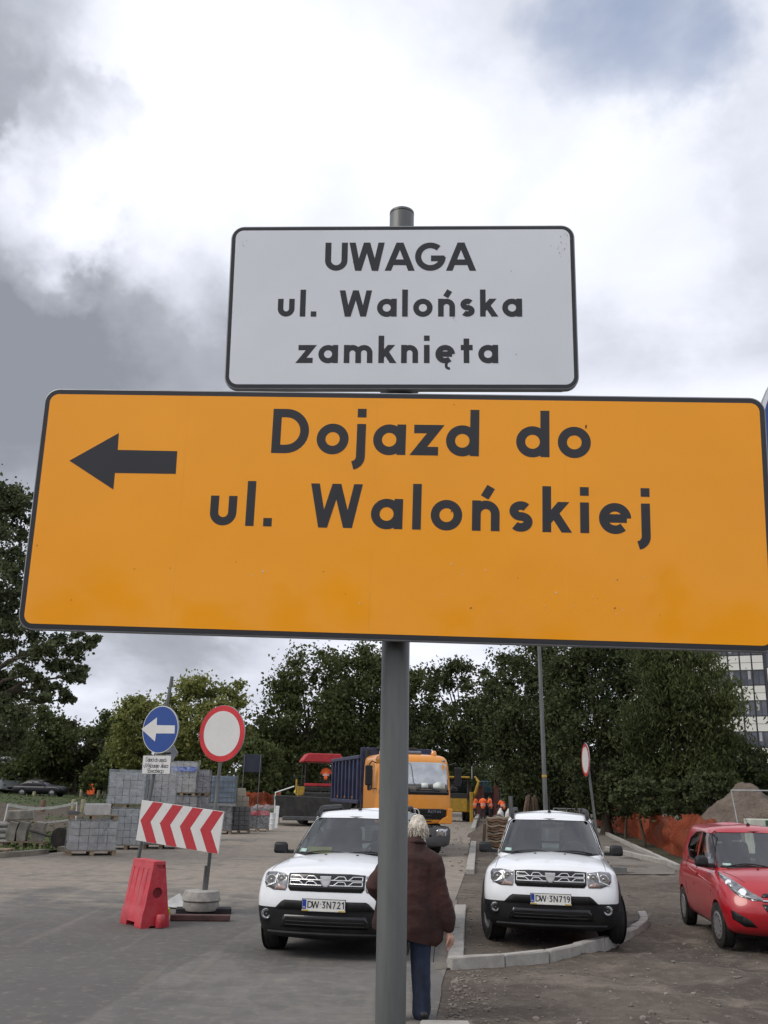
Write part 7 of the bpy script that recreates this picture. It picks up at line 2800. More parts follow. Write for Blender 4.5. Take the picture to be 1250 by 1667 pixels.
def bundle(label, loc, rz, L, W_, Hh, nx, ny, nz, mat, film=None, loose=0.0, group='wrapped bundles of paving blocks', headroom=0.04, banner=None, z0=0.14):
    """courses of blocks wrapped in film; only the blocks on the outside are built"""
    t = thing('block_bundle', label, 'paving blocks', (loc[0], loc[1], loc[2] + z0), rz, group)
    dx, dy, dz = L / nx, W_ / ny, Hh / nz
    key = (round(dx, 3), round(dy, 3), round(dz, 3), mat.name)
    if key not in blk_me:
        bm = bmesh.new()
        bmesh.ops.create_cube(bm, size=1.0)
        for v in bm.verts:
            v.co = Vector((v.co.x * (dx - 0.014), v.co.y * (dy - 0.014), v.co.z * (dz - 0.010)))
        bmesh.ops.bevel(bm, geom=[e for e in bm.edges], offset=0.010, segments=1, affect='EDGES')
        me = bpy.data.meshes.new('block')
        bm.to_mesh(me)
        bm.free()
        me.materials.append(mat)
        blk_me[key] = me
    me = blk_me[key]
    r = random.Random(int(loc[0] * 100) + nz)
    for k in range(nz):
        for i in range(nx):
            for j in range(ny):
                if 0 < i < nx - 1 and 0 < j < ny - 1 and k < nz - 1:
                    continue
                if loose and k == nz - 1 and r.random() < loose:
                    continue
                o = bpy.data.objects.new('block', me)
                col.objects.link(o)
                o.parent = t
                o.location = (-L / 2 + dx * (i + 0.5) + r.uniform(-.006, .006), -W_ / 2 + dy * (j + 0.5) + r.uniform(-.006, .006), dz * (k + 0.5))
                o.rotation_euler = (0, 0, r.uniform(-0.02, 0.02))
    if film:
        bm = bmesh.new()
        bmesh.ops.create_cube(bm, size=1.0)
        bmesh.ops.subdivide_edges(bm, edges=bm.edges[:], cuts=9, use_grid_fill=True)
        for v in bm.verts:
            p = Vector((v.co.x * (L + 0.04), v.co.y * (W_ + 0.04), (v.co.z + 0.5) * (Hh + headroom)))
            nrm = Vector((v.co.x if abs(v.co.x) > 0.49 else 0, v.co.y if abs(v.co.y) > 0.49 else 0, v.co.z if v.co.z > 0.49 else 0))
            p += nrm * (0.022 + 0.035 * mnoise.noise(p * 3.1 + Vector((loc[0], loc[1], 0))))
            v.co = p
        me2 = bpy.data.meshes.new('film')
        bm.to_mesh(me2)
        bm.free()
        link('film', me2, film, t, smooth=70)
    if banner:
        MB().box((0, -W_ / 2 - 0.055, banner[0]), (L * 0.99, 0.004, banner[1])).build('printed_band', banner[2], t)
    return t


def spot(pxc, Y, py=None):
    p = D(pxc, 1290, Y)
    return (p.x, Y, 0.004)


# front pallet with a second, half-empty pallet on top
fx = spot(156, 29.6)
pallet('low pallet at the kerb under the front bundle of grey blocks', fx, R_(22), 1.35, 1.05)
bundle('front bundle of grey blocks in torn film, a pallet lying on it', fx, R_(22), 1.30, 1.00, 0.80, 5, 4, 4, GREYB, FILMW)
pallet('upper pallet lying on the front bundle, one big block on it', (fx[0] - 0.02, fx[1], 0.97), R_(20), 1.35, 1.05)
bb_ = thing('big_block', 'big pale concrete block on the upper front pallet', 'concrete block', (fx[0] + 0.12, fx[1] - 0.1, 1.11), R_(21))
link('block', stone_mesh(0.72, 0.5, 0.31, 91, 0.01), GREYB, bb_)
sb_ = thing('small_slab', 'low grey slab beside the big block on the upper front pallet', 'concrete slab', (fx[0] - 0.52, fx[1] - 0.28, 1.11), R_(21))
link('slab', stone_mesh(0.34, 0.3, 0.10, 92, 0.01), DARKB, sb_)
tf_ = MB()
bm = bmesh.new()
bmesh.ops.create_grid(bm, x_segments=10, y_segments=10, size=0.5)
for v in bm.verts:
    v.co = Vector((v.co.x * 0.8, 0.10 * mnoise.noise((v.co.x * 4, v.co.y * 4, 2)) - 0.02, v.co.y * 0.75 + 0.1 * v.co.x))
me = bpy.data.meshes.new('torn_film')
bm.to_mesh(me)
bm.free()
o = link('torn_film', me, FILMW, None, smooth=60)
o.location = (fx[0] + 0.52, fx[1] - 0.28, 0.72)
o.rotation_euler = (R_(12), R_(8), R_(22 + 62))
tag(o, 'flap of torn film hanging off the corner of the front bundle', 'plastic film')

specs = [
    # label tail, px, Y, z level (0/1), L, W, H, nx, ny, nz, mat, film, rz, headroom, banner
    ('lower bluish bundle right behind the front pallet', 214, 32.6, 0, 1.05, 1.0, 1.08, 5, 4, 5, GREYB, FILMB, 10, 0.03, None),
    ('upper left bundle with bluish film top, tallest at the left', 207, 33.0, 1, 1.12, 1.0, 0.98, 5, 4, 4, GREYB, FILMB, 10, 0.08, None),
    ('lower bundle behind the left half of the chevron board', 270, 33.4, 0, 1.10, 1.0, 1.08, 5, 4, 5, GREYB, FILMW, 8, 0.03, None),
    ('upper bundle behind the small text plate', 259, 33.8, 1, 1.08, 1.0, 0.98, 5, 4, 4, GREYB, FILMW, 8, 0.2, None),
]
lv = {0: 0.004, 1: 1.24}
for lab, px, Y, z, L, W_, Hh, nx, ny, nz, mt, fm, rz, hr, bn_ in specs:
    s = spot(px, Y)
    s = (s[0], s[1], lv[z])
    pallet('pallet under the ' + lab, s, R_(rz), L + 0.05, W_ + 0.03)
    bundle(lab[0] + lab[1:], s, R_(rz), L, W_, Hh, nx, ny, nz, mt, fm, headroom=hr, banner=bn_)
# taller rear row by the blue arrow post
for lab, px, Y, z0, L, Hh, nx, nz, mt, fm, bn_ in (
        ('rear lower bundle seen between chevron board and arrow post', 296, 38.5, 0.004, 1.25, 0.80, 5, 3, DARKB, FILMW, None),
        ('rear middle bundle of warm grey blocks above the chevron board', 296, 38.5, 0.95, 1.25, 0.50, 5, 2, PINKB, FILMW, None),
        ('rear top bundle with blue printed band, tallest stack of all', 298, 38.5, 1.60, 0.98, 1.10, 4, 4, GREYB, FILMW, (0.86, 0.16, BLUEP)),
        ('rear lower right bundle under the warm grey cube', 328, 38.9, 0.004, 0.8, 0.80, 3, 3, DARKB, FILMW, None),
        ('rear second-level bundle under the warm grey cube', 327, 38.9, 0.95, 0.62, 0.50, 3, 2, PINKB, FILMW, None),
        ('warm grey cube of blocks right of the blue printed band', 327, 38.9, 1.60, 0.60, 0.80, 3, 4, PINKB, FILMW, None)):
    s = spot(px, Y)
    s = (s[0], s[1], z0)
    pallet('pallet under the ' + lab, s, R_(4), L + 0.03, 1.0)
    bundle(lab, s, R_(4), L, 0.95, Hh, nx, 3, nz, mt, fm, headroom=0.05, banner=bn_)
# stacks farther along the road edge
for lab, px, Y, z0, L, Hh, nx, nz, mt, fm, bn_ in (
        ('dark bundle under the steel cage container', 362, 44.5, 0.004, 0.95, 1.0, 4, 4, DARKB, FILMW, None),
        ('dark bundle right of the chevron board, beige blocks on top', 392, 45.5, 0.004, 0.98, 1.0, 4, 5, DARKB, None, None),
        ('last dark bundle before the white post, red print on its film', 423, 48.0, 0.004, 1.0, 0.85, 4, 4, DARKB, FILMW, (0.70, 0.22, REDPR))):
    s = spot(px, Y)
    s = (s[0], s[1], z0)
    pallet('pallet under the ' + lab, s, R_(6), L + 0.05, 1.0)
    bundle(lab, s, R_(6), L, 0.95, Hh, nx, 3, nz, mt, fm, headroom=0.05, banner=bn_)
s = spot(395, 45.5)
bundle('beige blocks in two courses on the dark bundle', (s[0], s[1], 1.16), R_(6), 0.60, 0.5, 0.42, 2, 2, 2, BEIGEB, None, z0=0.0, loose=0.0)
bundle('two beige blocks topping the beige courses', (s[0] - 0.12, s[1], 1.59), R_(6), 0.5, 0.3, 0.36, 1, 1, 1, BEIGEB, None, z0=0.0)
# steel cage container
cs_ = spot(364, 44.5)
cg = thing('cage_container', 'blue-grey container in a steel cage on the far stack', 'container', (cs_[0], cs_[1], 1.17), R_(6))
MB().box((0, 0, 0.70), (1.04, 0.92, 1.16)).build('tank', pmat('blue_grey_tank', (0.18, 0.24, 0.31), rough=0.35, var=0.2, vscale=2), cg, bevel=0.06)
MB().box((0, 0, 0.06), (1.16, 1.0, 0.12)).build('base', STEEL, cg, bevel=0.01)
for k in range(6):
    z = 0.16 + 0.222 * k
    MB().tube([(-0.57, -0.5, z), (0.57, -0.5, z), (0.57, 0.5, z), (-0.57, 0.5, z), (-0.57, -0.5, z)], 0.014, 6).build('cage_bar', GALV, cg)
for k in range(7):
    x = -0.57 + 0.19 * k
    MB().tube([(x, -0.515, 0.12), (x, -0.515, 1.32)], 0.014, 6).build('cage_bar', GALV, cg)
for k in range(1, 6):
    for sx in (-1, 1):
        y = -0.5 + k / 6
        MB().tube([(sx * 0.585, y, 0.12), (sx * 0.585, y, 1.32)], 0.014, 6).build('cage_bar', GALV, cg)

# white posts and buckets past the last stack
wpx = D(452, 1290, 52)
o = MB().box((0, 0, 0.55), (0.20, 0.08, 1.1), rot=(0, R_(3), 0)).build('white_post', WHITEP, None, bevel=0.01)
o.location = (wpx.x, 52, 0)
tag(o, 'white flat post standing at the road edge past the last stack', 'post')
wpx = D(445, 1290, 50)
bk_ = thing('bucket_stack', 'column of stacked white buckets beside the white post', 'buckets', (wpx.x, 50, 0.004))
for k in range(3):
    MB().lathe([(0.13, 0.0), (0.155, 0.24), (0.17, 0.25), (0.165, 0.27), (0, 0.272)], n=18, c=(0.01 * k, 0, 0.26 * k)).build('bucket', WHITEP, bk_, smooth=40)
bm = bmesh.new()
bmesh.ops.create_grid(bm, x_segments=14, y_segments=8, size=0.5)
for v in bm.verts:
    v.co = Vector((v.co.x * 1.1, v.co.y * 0.7, 0.10 + 0.16 * mnoise.noise((v.co.x * 3, v.co.y * 3, 5)) - 0.25 * abs(v.co.y)))
me = bpy.data.meshes.new('crumpled_film')
bm.to_mesh(me)
bm.free()
o = link('crumpled_film', me, FILMW, None, smooth=60)
wpx = D(432, 1290, 49)
o.location = (wpx.x, 48, 1.08)
tag(o, 'crumpled white film lying on top of the last dark bundle', 'plastic film')

# stone pile on the grass at the far left
s = spot(47, 31.8)
pallet('pallet on the grass under the upright curb stones', (s[0], s[1], 0.08), R_(12), 1.3, 0.9)
cst = thing('curb_pile', 'three upright curved curb stones on a pallet on the grass', 'curb stones', (s[0], s[1], 0.22), R_(12))
for x, w_ in ((-0.36, 0.26), (-0.04, 0.26), (0.42, 0.32)):
    pr = [(-w_ / 2, 0.0), (w_ / 2, 0.0), (w_ / 2 + 0.02, 0.35), (w_ / 2 + 0.08, 0.55), (-w_ / 2 + 0.08, 0.60), (-w_ / 2 - 0.02, 0.3)]
    MB().prism([(a + x, b) for a, b in pr], -0.32, 0.30, 'xz').build('curb_stone', pmat('weathered_stone', (0.24, 0.225, 0.195), rough=0.95, var=0.2, vscale=4, bump=0.4, bscale=30), cst, bevel=0.02)
s2 = spot(38, 31.9)
o = link('stone_slab', MB().box((0, 0, 0.16), (0.82, 0.5, 0.30), taper=(0.92, 0.9)).mesh('stone_slab'), MATS['weathered_stone'], None, bevel=0.04, loc=(s2[0], s2[1], 0.83), rot=(0, R_(-3), R_(14)))
tag(o, 'large weathered stone lying on the upright curb stones', 'stone')
s3 = spot(2, 31.5)
cb_ = thing('cement_bags', 'grey wrinkled bags piled at the left edge beside the curb stones', 'bags', (s3[0], s3[1], 0.08))
BAGM = pmat('grey_bag', (0.24, 0.235, 0.22), rough=0.85, var=0.2, vscale=3, bump=0.6, bscale=12, bdist=0.03)
for k in range(4):
    bg = blob([([(-0.32, 0, 0.1 + 0.17 * k), (0.34, 0.05 * k, 0.1 + 0.17 * k)], [0.115, 0.115], 1.0)], 0.03, 6, 'bag')
    for v in bg.vertices:
        v.co.y *= 1.9
        v.co += Vector((mnoise.noise(v.co * 5), mnoise.noise(v.co * 5 + Vector((9, 0, 0))), 0)) * 0.03
    link('bag', shade(bg), BAGM, cb_)
s4 = spot(-2, 28.2)
pallet('pallet end poking in at the left edge by the kerb', (s4[0], s4[1], 0.06), R_(5), 1.0, 0.8)
# cart wheel behind the front pallet
wc = spot(106, 31.0)
ct = thing('cart', 'black wheel and drawbar of a small cart behind the front pallet', 'cart', (wc[0], wc[1], 0.07), R_(70))
wheel(ct, 0.0, 0.0, 0.30, 0.13, 1, 0, style='cap')
MB().tube([(0.05, 0, 0.30), (0.1, 0.6, 0.36), (0.1, 1.3, 0.50)], 0.04, 8).build('drawbar', MACHD, ct)

# barrier tape, wire and white stakes
TAPEW = pmat('white_tape', (0.62, 0.64, 0.56), rough=0.5, var=0.1)


def ribbon(name, label, pts, w_, mat, cat='tape', twist=0.6, n=40):
    vs, fs = [], []
    P_ = [Vector(p) for p in pts]
    for i in range(n + 1):
        f = i / n * (len(P_) - 1)
        k = min(int(f), len(P_) - 2)
        p = P_[k].lerp(P_[k + 1], f - k)
        a = twist * math.sin(i * 0.7)
        vs += [p + Vector((0, math.sin(a) * w_ / 2, math.cos(a) * w_ / 2)), p - Vector((0, math.sin(a) * w_ / 2, math.cos(a) * w_ / 2))]
        if i:
            fs.append((2 * i - 2, 2 * i - 1, 2 * i + 1, 2 * i))
    me = bpy.data.meshes.new(name)
    me.from_pydata([tuple(v) for v in vs], [], fs)
    o = link(name, me, mat, None, solid=0.004)
    return tag(o, label, cat)


ribbon('barrier_tape', 'white barrier tape sagging between the stake and the grass at far left', [D(px, py, 36 + 2.5 * k) for k, (px, py) in enumerate(((14, 1310), (35, 1314), (60, 1316.5), (85, 1315), (108, 1311), (125, 1307)))], 0.12, TAPEW)
tpm = pmat('red_white_tape', (0.62, 0.60, 0.56), rough=0.5)
n, l = tpm.node_tree.nodes, tpm.node_tree.links
tc = n.new('ShaderNodeTexCoord')
wv = n.new('ShaderNodeTexWave')
wv.inputs['Scale'].default_value = 1.1
l.new(tc.outputs['Object'], wv.inputs['Vector'])
rp_ = n.new('ShaderNodeValToRGB')
rp_.color_ramp.interpolation = 'CONSTANT'
rp_.color_ramp.elements[0].color = (0.40, 0.05, 0.04, 1)
rp_.color_ramp.elements[1].position = 0.5
rp_.color_ramp.elements[1].color = (0.62, 0.60, 0.56, 1)
l.new(wv.outputs[0], rp_.inputs[0])
l.new(rp_.outputs[0], n['Principled BSDF'].inputs['Base Color'])
ribbon('barrier_tape', 'red and white striped tape low over the bare earth at left', [D(px, py, 34.5 + 1.2 * k) for k, (px, py) in enumerate(((56, 1340), (80, 1338.5), (100, 1336.5), (122, 1333)))], 0.06, tpm)
for px0, py0, px1, py1, Y, lab in ((5, 1345, 13, 1309, 36, 'thin white stake leaning at far left, tape tied to it'), (123, 1340, 125, 1306, 48, 'thin pale stake at the far end of the white tape')):
    a, b = D(px0, py0, Y), D(px1, py1, Y)
    o = MB().tube([tuple(a), tuple(b)], 0.025, 8).build('stake', WHITEP, None)
    tag(o, lab, 'stake')
o = MB().tube([tuple(D(px, py, Y)) for px, py, Y in ((125, 1307, 48), (155, 1308, 46), (186, 1309, 44))], 0.012, 5).build('wire', pmat('green_wire', (0.05, 0.10, 0.07), rough=0.6), None)
tag(o, 'thin green wire from the pale stake to the block stacks', 'wire')
# stub posts on the lawn and the orange bin
STUB = pmat('stub_post_wood', (0.26, 0.24, 0.16), rough=0.95, var=0.2)
BRST = pmat('brown_post_wood', (0.16, 0.09, 0.06), rough=0.95, var=0.2)
for px, py, h, Y, lab, mt in ((55, 1297, 8, 88, 'pale stub post in front of the black saloon', STUB), (70, 1313, 10, 60, 'brown stub post above the sagging white tape', BRST), (119.5, 1310, 8, 64, 'pale stub post at the end of the white tape', STUB),
                              (135, 1313, 11, 58, 'broad pale stub post below the orange bin', STUB), (132, 1292, 7, 96, 'pale stub post just left of the orange bin', STUB), (160, 1293, 7, 94, 'thin grey stub post right of the orange bin', STUB), (169, 1293, 7, 94, 'pale stub post nearest the block stacks', STUB)):
    a = D(px, py, Y)
    hh = h * Y / F_PX
    o = MB().lathe([(0.15, -0.3), (0.15, hh * 0.85), (0.10, hh), (0, hh)], n=12).build('stub_post', mt, None, smooth=50)
    o.location = a
    tag(o, lab, 'post', 'stub posts on the lawn')
a = D(147, 1294, 95)
bn2 = thing('litter_bin', 'orange litter bin on the lawn', 'litter bin', tuple(a))
MB().prism([(-0.32, 0.02), (0.32, 0.02), (0.37, 0.86), (-0.37, 0.86)], -0.2, 0.2, 'xz').build('body', HIVIS, bn2, bevel=0.03)
MB().box((0, 0, 0.94), (0.84, 0.5, 0.12)).build('lid', HIVIS, bn2, bevel=0.03)
MB().cyl((0, 0.1, -0.2), (0, 0.1, 0.6), 0.05).build('post', STEEL, bn2)

# dark notice board on two posts, seen from behind
a = D(408, 1290, 47)
nb = thing('notice_board', 'dark notice board on two thin posts, seen from behind, before the low bright tree', 'notice board', (a.x, 47, 0), R_(10))
zt2, zb2 = D(408, 1228, 47).z, D(408, 1257, 47).z
MB().box((0, 0, (zt2 + zb2) / 2), (0.90, 0.04, zt2 - zb2)).build('panel', pmat('board_back_navy', (0.020, 0.026, 0.045), rough=0.6, var=0.2), nb, bevel=0.01)
for s in (-1, 1):
    MB().tube([(s * 0.38 - 0.05, -0.04, 0), (s * 0.38, -0.04, zt2)], 0.022, 8).build('post', GALV, nb)

# ================================================================== ORANGE MESH FENCES
def net_mat(name, c1, hole=0.22):
    m = bpy.data.materials.new(name)
    m.use_nodes = True
    n, l = m.node_tree.nodes, m.node_tree.links
    n.clear()
    o = n.new('ShaderNodeOutputMaterial')
    d = n.new('ShaderNodeBsdfDiffuse')
    t = n.new('ShaderNodeBsdfTransparent')
    tl_ = n.new('ShaderNodeBsdfTranslucent')
    tc = n.new('ShaderNodeTexCoord')
    nz = n.new('ShaderNodeTexNoise')
    nz.inputs['Scale'].default_value = 2.2
    nz.inputs['Detail'].default_value = 7
    l.new(tc.outputs['Object'], nz.inputs['Vector'])
    mx = n.new('ShaderNodeMix')
    mx.data_type = 'RGBA'
    l.new(nz.outputs[0], mx.inputs['Factor'])
    mx.inputs['A'].default_value = (*[c * 0.5 for c in c1], 1)
    mx.inputs['B'].default_value = (*[min(1, c * 1.35) for c in c1], 1)
    l.new(mx.outputs['Result'], d.inputs[0])
    l.new(mx.outputs['Result'], tl_.inputs[0])
    a = n.new('ShaderNodeMixShader')
    a.inputs[0].default_value = 0.35
    l.new(d.outputs[0], a.inputs[1])
    l.new(tl_.outputs[0], a.inputs[2])
    br = n.new('ShaderNodeTexBrick')
    br.inputs['Scale'].default_value = 1.0
    br.offset = 0.0
    br.inputs['Brick Width'].default_value = 0.07
    br.inputs['Row Height'].default_value = 0.045
    br.inputs['Mortar Size'].default_value = 0.012
    br.inputs['Color1'].default_value = (hole * 2, hole * 2, hole * 2, 1)
    br.inputs['Color2'].default_value = (hole * 2, hole * 2, hole * 2, 1)
    br.inputs['Mortar'].default_value = (0, 0, 0, 1)
    uv = n.new('ShaderNodeUVMap')
    l.new(uv.outputs[0], br.inputs['Vector'])
    b = n.new('ShaderNodeMixShader')
    l.new(br.outputs['Color'], b.inputs[0])
    l.new(a.outputs[0], b.inputs[1])
    l.new(t.outputs[0], b.inputs[2])
    l.new(b.outputs[0], o.inputs[0])
    return m


NET = net_mat('orange_plastic_net', (0.30, 0.078, 0.042))


def net(parent, line, tops, seed=0, nu=190, nv=18, lean=0.0):
    """orange plastic net hung along a ground line; tops gives its height at each point"""
    P_ = [Vector(p) for p in line]
    vs, uvs, fs = [], [], []
    acc = 0.0
    prev = None
    for i in range(nu + 1):
        f = i / nu * (len(P_) - 1)
        k = min(int(f), len(P_) - 2)
        p = P_[k].lerp(P_[k + 1], f - k)
        h = tops[k] + (tops[k + 1] - tops[k]) * (f - k)
        h += 0.16 * mnoise.noise((f * 2.1, seed, 0)) + 0.06 * mnoise.noise((f * 7, seed, 4))
        if prev is not None:
            acc += (p - prev).length
        prev = p
        for j in range(nv + 1):
            g = j / nv
            w_ = 0.75 * mnoise.noise((acc * 0.55, g * 1.6, seed)) + 0.34 * mnoise.noise((acc * 1.7 + g, g * 3.0, seed + 1)) + 0.12 * mnoise.noise((acc * 5, g * 5, seed + 3))
            vs.append((p.x + lean * g + w_ * 0.5, p.y - w_, max(0.01, p.z + h * g + 0.05 * mnoise.noise((acc * 2, g * 3, seed + 8)))))
            uvs.append((acc, h * g))
    for i in range(nu):
        for j in range(nv):
            a = i * (nv + 1) + j
            fs.append((a, a + nv + 1, a + nv + 2, a + 1))
    me = bpy.data.meshes.new('net')
    me.from_pydata(vs, [], fs)
    ul = me.uv_layers.new(name='UVMap')
    for lp in me.loops:
        ul.data[lp.index].uv = uvs[lp.vertex_index]
    return link('net', me, NET, parent, smooth=60)


TIMBD = pmat('dark_stake', (0.07, 0.05, 0.035), rough=0.9)
of = thing('mesh_fence', 'crumpled orange mesh fence along the verge behind the red car', 'mesh fence')
ln, tp = [], []
for px, py, top in ((975, 1345, 1306), (986, 1350, 1312), (1000, 1352, 1313), (1030, 1362, 1312), (1055, 1372, 1314), (1075, 1380, 1322), (1092, 1390, 1334), (1108, 1396, 1330), (1118, 1400, 1326), (1140, 1402, 1334), (1180, 1404, 1336)):
    g = G(px, py)
    g.z = 0.02
    ln.append(g)
    tp.append(max(0.4, D(px, top, g.y).z) * (1.28 if px < 1070 else 1.0))
net(of, ln, tp, 2)
for k in (0, 3, 6, 8):
    MB().tube([(ln[k].x + 0.3, ln[k].y + 0.4, 0), (ln[k].x + 0.25, ln[k].y + 0.4, tp[k] + 0.02)], 0.03, 6).build('stake', TIMBD, of)
o2 = thing('mesh_fence', 'short orange mesh fence past the block stacks under the dark board', 'mesh fence')
net(o2, [D(px, 1316, 60) for px in (398, 412, 430, 446, 456)], [0.85, 0.95, 0.9, 0.8, 0.95], 5, nu=40, nv=6)
for px in (399, 428, 455):
    a = D(px, 1316, 60.1)
    MB().tube([(a.x, a.y, 0), (a.x, a.y, a.z + 1.0)], 0.03, 6).build('stake', WOOD, o2)
a, b = G(983, 1345), D(971, 1297, G(983, 1345).y)
o = MB().tube([(a.x - .6, a.y, 0), tuple(b)], [0.10, 0.08], 8).build('wooden_stake', pmat('raw_stake', (0.15, 0.11, 0.075), rough=0.9, var=0.2), None)
tag(o, 'rough wooden stake at the left end of the orange mesh fence', 'stake')

# ------------------------------------------------------------------ soil heap
SOIL = pmat('heaped_soil', (0.150, 0.118, 0.092), rough=0.97, var=0.25, vscale=2.2, base2=(0.075, 0.058, 0.045), bump=1.0, bscale=7, bdist=0.15, dust=(0.22, 0.18, 0.14), dust_amt=0.4, dust_scale=1.2)


def heap(name, label, c, rx, ry, h, seed, mat=SOIL, cat='soil heap'):
    vs, fs = [], []
    nu, nv = 56, 26
    for j in range(nv + 1):
        r_ = j / nv
        for i in range(nu):
            a = 2 * math.pi * i / nu
            x, y = math.cos(a) * r_, math.sin(a) * r_
            z = h * (1 - r_ * r_ / (r_ + 0.10)) ** 1.0 * (1.0 if r_ < 0.99 else 0.0) * (1 + 0.05 * mnoise.noise((x * 3, y * 3, seed)))
            z += h * 0.07 * mnoise.noise((x * 6, y * 6, seed + 2)) * (1 - r_ * 0.5) + h * 0.035 * mnoise.noise((x * 17, y * 17, seed + 4))
            k = 1 + 0.12 * mnoise.noise((math.cos(a) * 1.5, math.sin(a) * 1.5, seed))
            vs.append((x * rx * k, y * ry * k, z - (0.1 if j == nv else 0)))
    for j in range(nv):
        for i in range(nu):
            fs.append((j * nu + i, j * nu + (i + 1) % nu, (j + 1) * nu + (i + 1) % nu, (j + 1) * nu + i))
    me = bpy.data.meshes.new(name)
    me.from_pydata(vs, [], fs)
    o = link(name, me, mat, None, smooth=80)
    o.location = c
    tag(o, label, cat)
    clods = [(c[0] + rx * 0.9 * math.cos(a) * q, c[1] + ry * 0.9 * math.sin(a) * q, c[2] + h * (1 - q) * 0.98) for a, q in ((random.uniform(0, 6.28), random.random() ** 0.6) for _ in range(220))]
    pb_ = pebbles('soil_clod', clods, [random.uniform(0.02, 0.09) for _ in clods], mat, seed)
    pb_.parent = o
    pb_.location = (-c[0], -c[1], -c[2])
    return o


hp2 = D(1204, 1290, 35.5)
ztop = D(1200, 1274, 35.5).z
heap('soil_heap', 'pointed heap of brown soil behind the red car', (hp2.x + 0.45, 36.2, -0.02), 2.9, 2.3, ztop + 0.02, 3)
hp3 = D(812, 1290, 46)
heap('soil_mound', 'low dark mound of soil behind the stack of curved boards', (hp3.x, 46, -0.02), 1.5, 1.2, 1.05, 9, DIRT, 'soil mound')

# steel site fence frame in front of the heap
STEELW = pmat('pale_fence_steel', (0.42, 0.43, 0.43), rough=0.5, metal=0.2)
fa = thing('fence_frame', 'bare steel tube fence frame standing before the soil heap', 'site fence')
Yf = 26.0
pA, pB = D(1190, 1286.5, Yf), D(1203, 1352, Yf)
pC = D(1330, 1288, Yf)
MB().tube([tuple(pB), tuple(pA)], 0.016, 8).build('upright', STEELW, fa)
MB().tube([tuple(pA), tuple(pC)], 0.016, 8).build('top_tube', STEELW, fa)
MB().tube([tuple(pC), (pC.x + 0.15, pC.y, 0.0)], 0.016, 8).build('upright', STEELW, fa)
MB().tube([tuple(pB), (pB.x + 0.1, pB.y, 0.0)], 0.016, 8).build('foot', STEELW, fa)
q = D(1240, 1336, 25)
wt = thing('low_cabinet', 'pale box with dark green side just above the red car roof', 'box', (q.x, 25, 0.0), R_(-4))
MB().box((0.1, 0, q.z / 2 + 0.02), (0.95, 0.5, q.z + 0.04)).build('case', pmat('pale_green_case', (0.50, 0.52, 0.44), rough=0.5), wt, bevel=0.02)
MB().box((0.36, -0.26, q.z - 0.06), (0.7, 0.03, 0.16)).build('side_panel', pmat('dark_green_panel', (0.03, 0.10, 0.06), rough=0.5), wt, bevel=0.01)

# ------------------------------------------------------------------ lamp post, right-hand sign, railing, timber
lpb = D(889, 1340, 25.5)
lamp = thing('lamp_post', 'tall grey steel lamp post rising behind the right white suv', 'lamp post', (lpb.x + 0.02, 25.5, 0.0))
tl2 = D(877, 1040, 25.5)
hl_ = (tl2.z + 0.9)
dx = (tl2.x - lpb.x) / (tl2.z - lpb.z)
MB().tube([(0, 0, 0), (dx * 1.35, 0, 1.35)], [0.085, 0.082], 16).build('base_tube', GALV, lamp, smooth=40)
MB().tube([(dx * 1.35, 0, 1.35), (dx * hl_, 0, hl_)], [0.060, 0.046], 16).build('shaft', GALV, lamp, smooth=40)
MB().box((dx * 0.9, -0.083, 0.9), (0.09, 0.02, 0.42)).build('access_door', STEEL, lamp, bevel=0.005)
MB().tube([(dx * hl_, 0, hl_ - 0.05), (dx * hl_, -0.15, hl_ + 0.30), (dx * hl_, -0.9, hl_ + 0.42)], 0.035, 10).build('arm', GALV, lamp, smooth=40)
MB().box((dx * hl_, -1.15, hl_ + 0.42), (0.22, 0.6, 0.10)).build('lamp_head', STEEL, lamp, bevel=0.03)
MB().lathe([(0.064, -0.03), (0.066, 0), (0.064, 0.03)], n=16, c=(dx * 2.4, 0, 2.4)).build('yellow_band', MACHY, lamp)
nc2 = D(953, 1237, 26.5)
nf2 = D(967.5, 1352, 26.5)
dz_ = nf2 - nc2
nf2 = nc2 + dz_ * ((nc2.z - 0.0) / (-dz_.z))
ns2 = thing('no_entry_sign', 'red-ringed white round sign turned almost edge-on behind the right white suv', 'sign', tuple(nc2), R_(-88))
MB().lathe([(0.43, -0.004), (0.434, 0.0), (0.434, 0.016), (0.42, 0.018)], 'y', 56).build('panel', STEEL, ns2, smooth=40)
flat(circle_pts(0.43, 60), -0.0050, 'ring', REDP, ns2)
flat(circle_pts(0.345, 60), -0.0058, 'face', FADEW, ns2)
inv = Matrix.Rotation(-R_(-88), 3, 'Z')
pf = inv @ (nf2 - nc2)
MB().tube([tuple(pf + Vector((0, 0.05, 0))), tuple(-pf.normalized() * 0.46 + Vector((0, 0.05, 0)))], 0.033, 14).build('post', GALV, ns2, smooth=40)

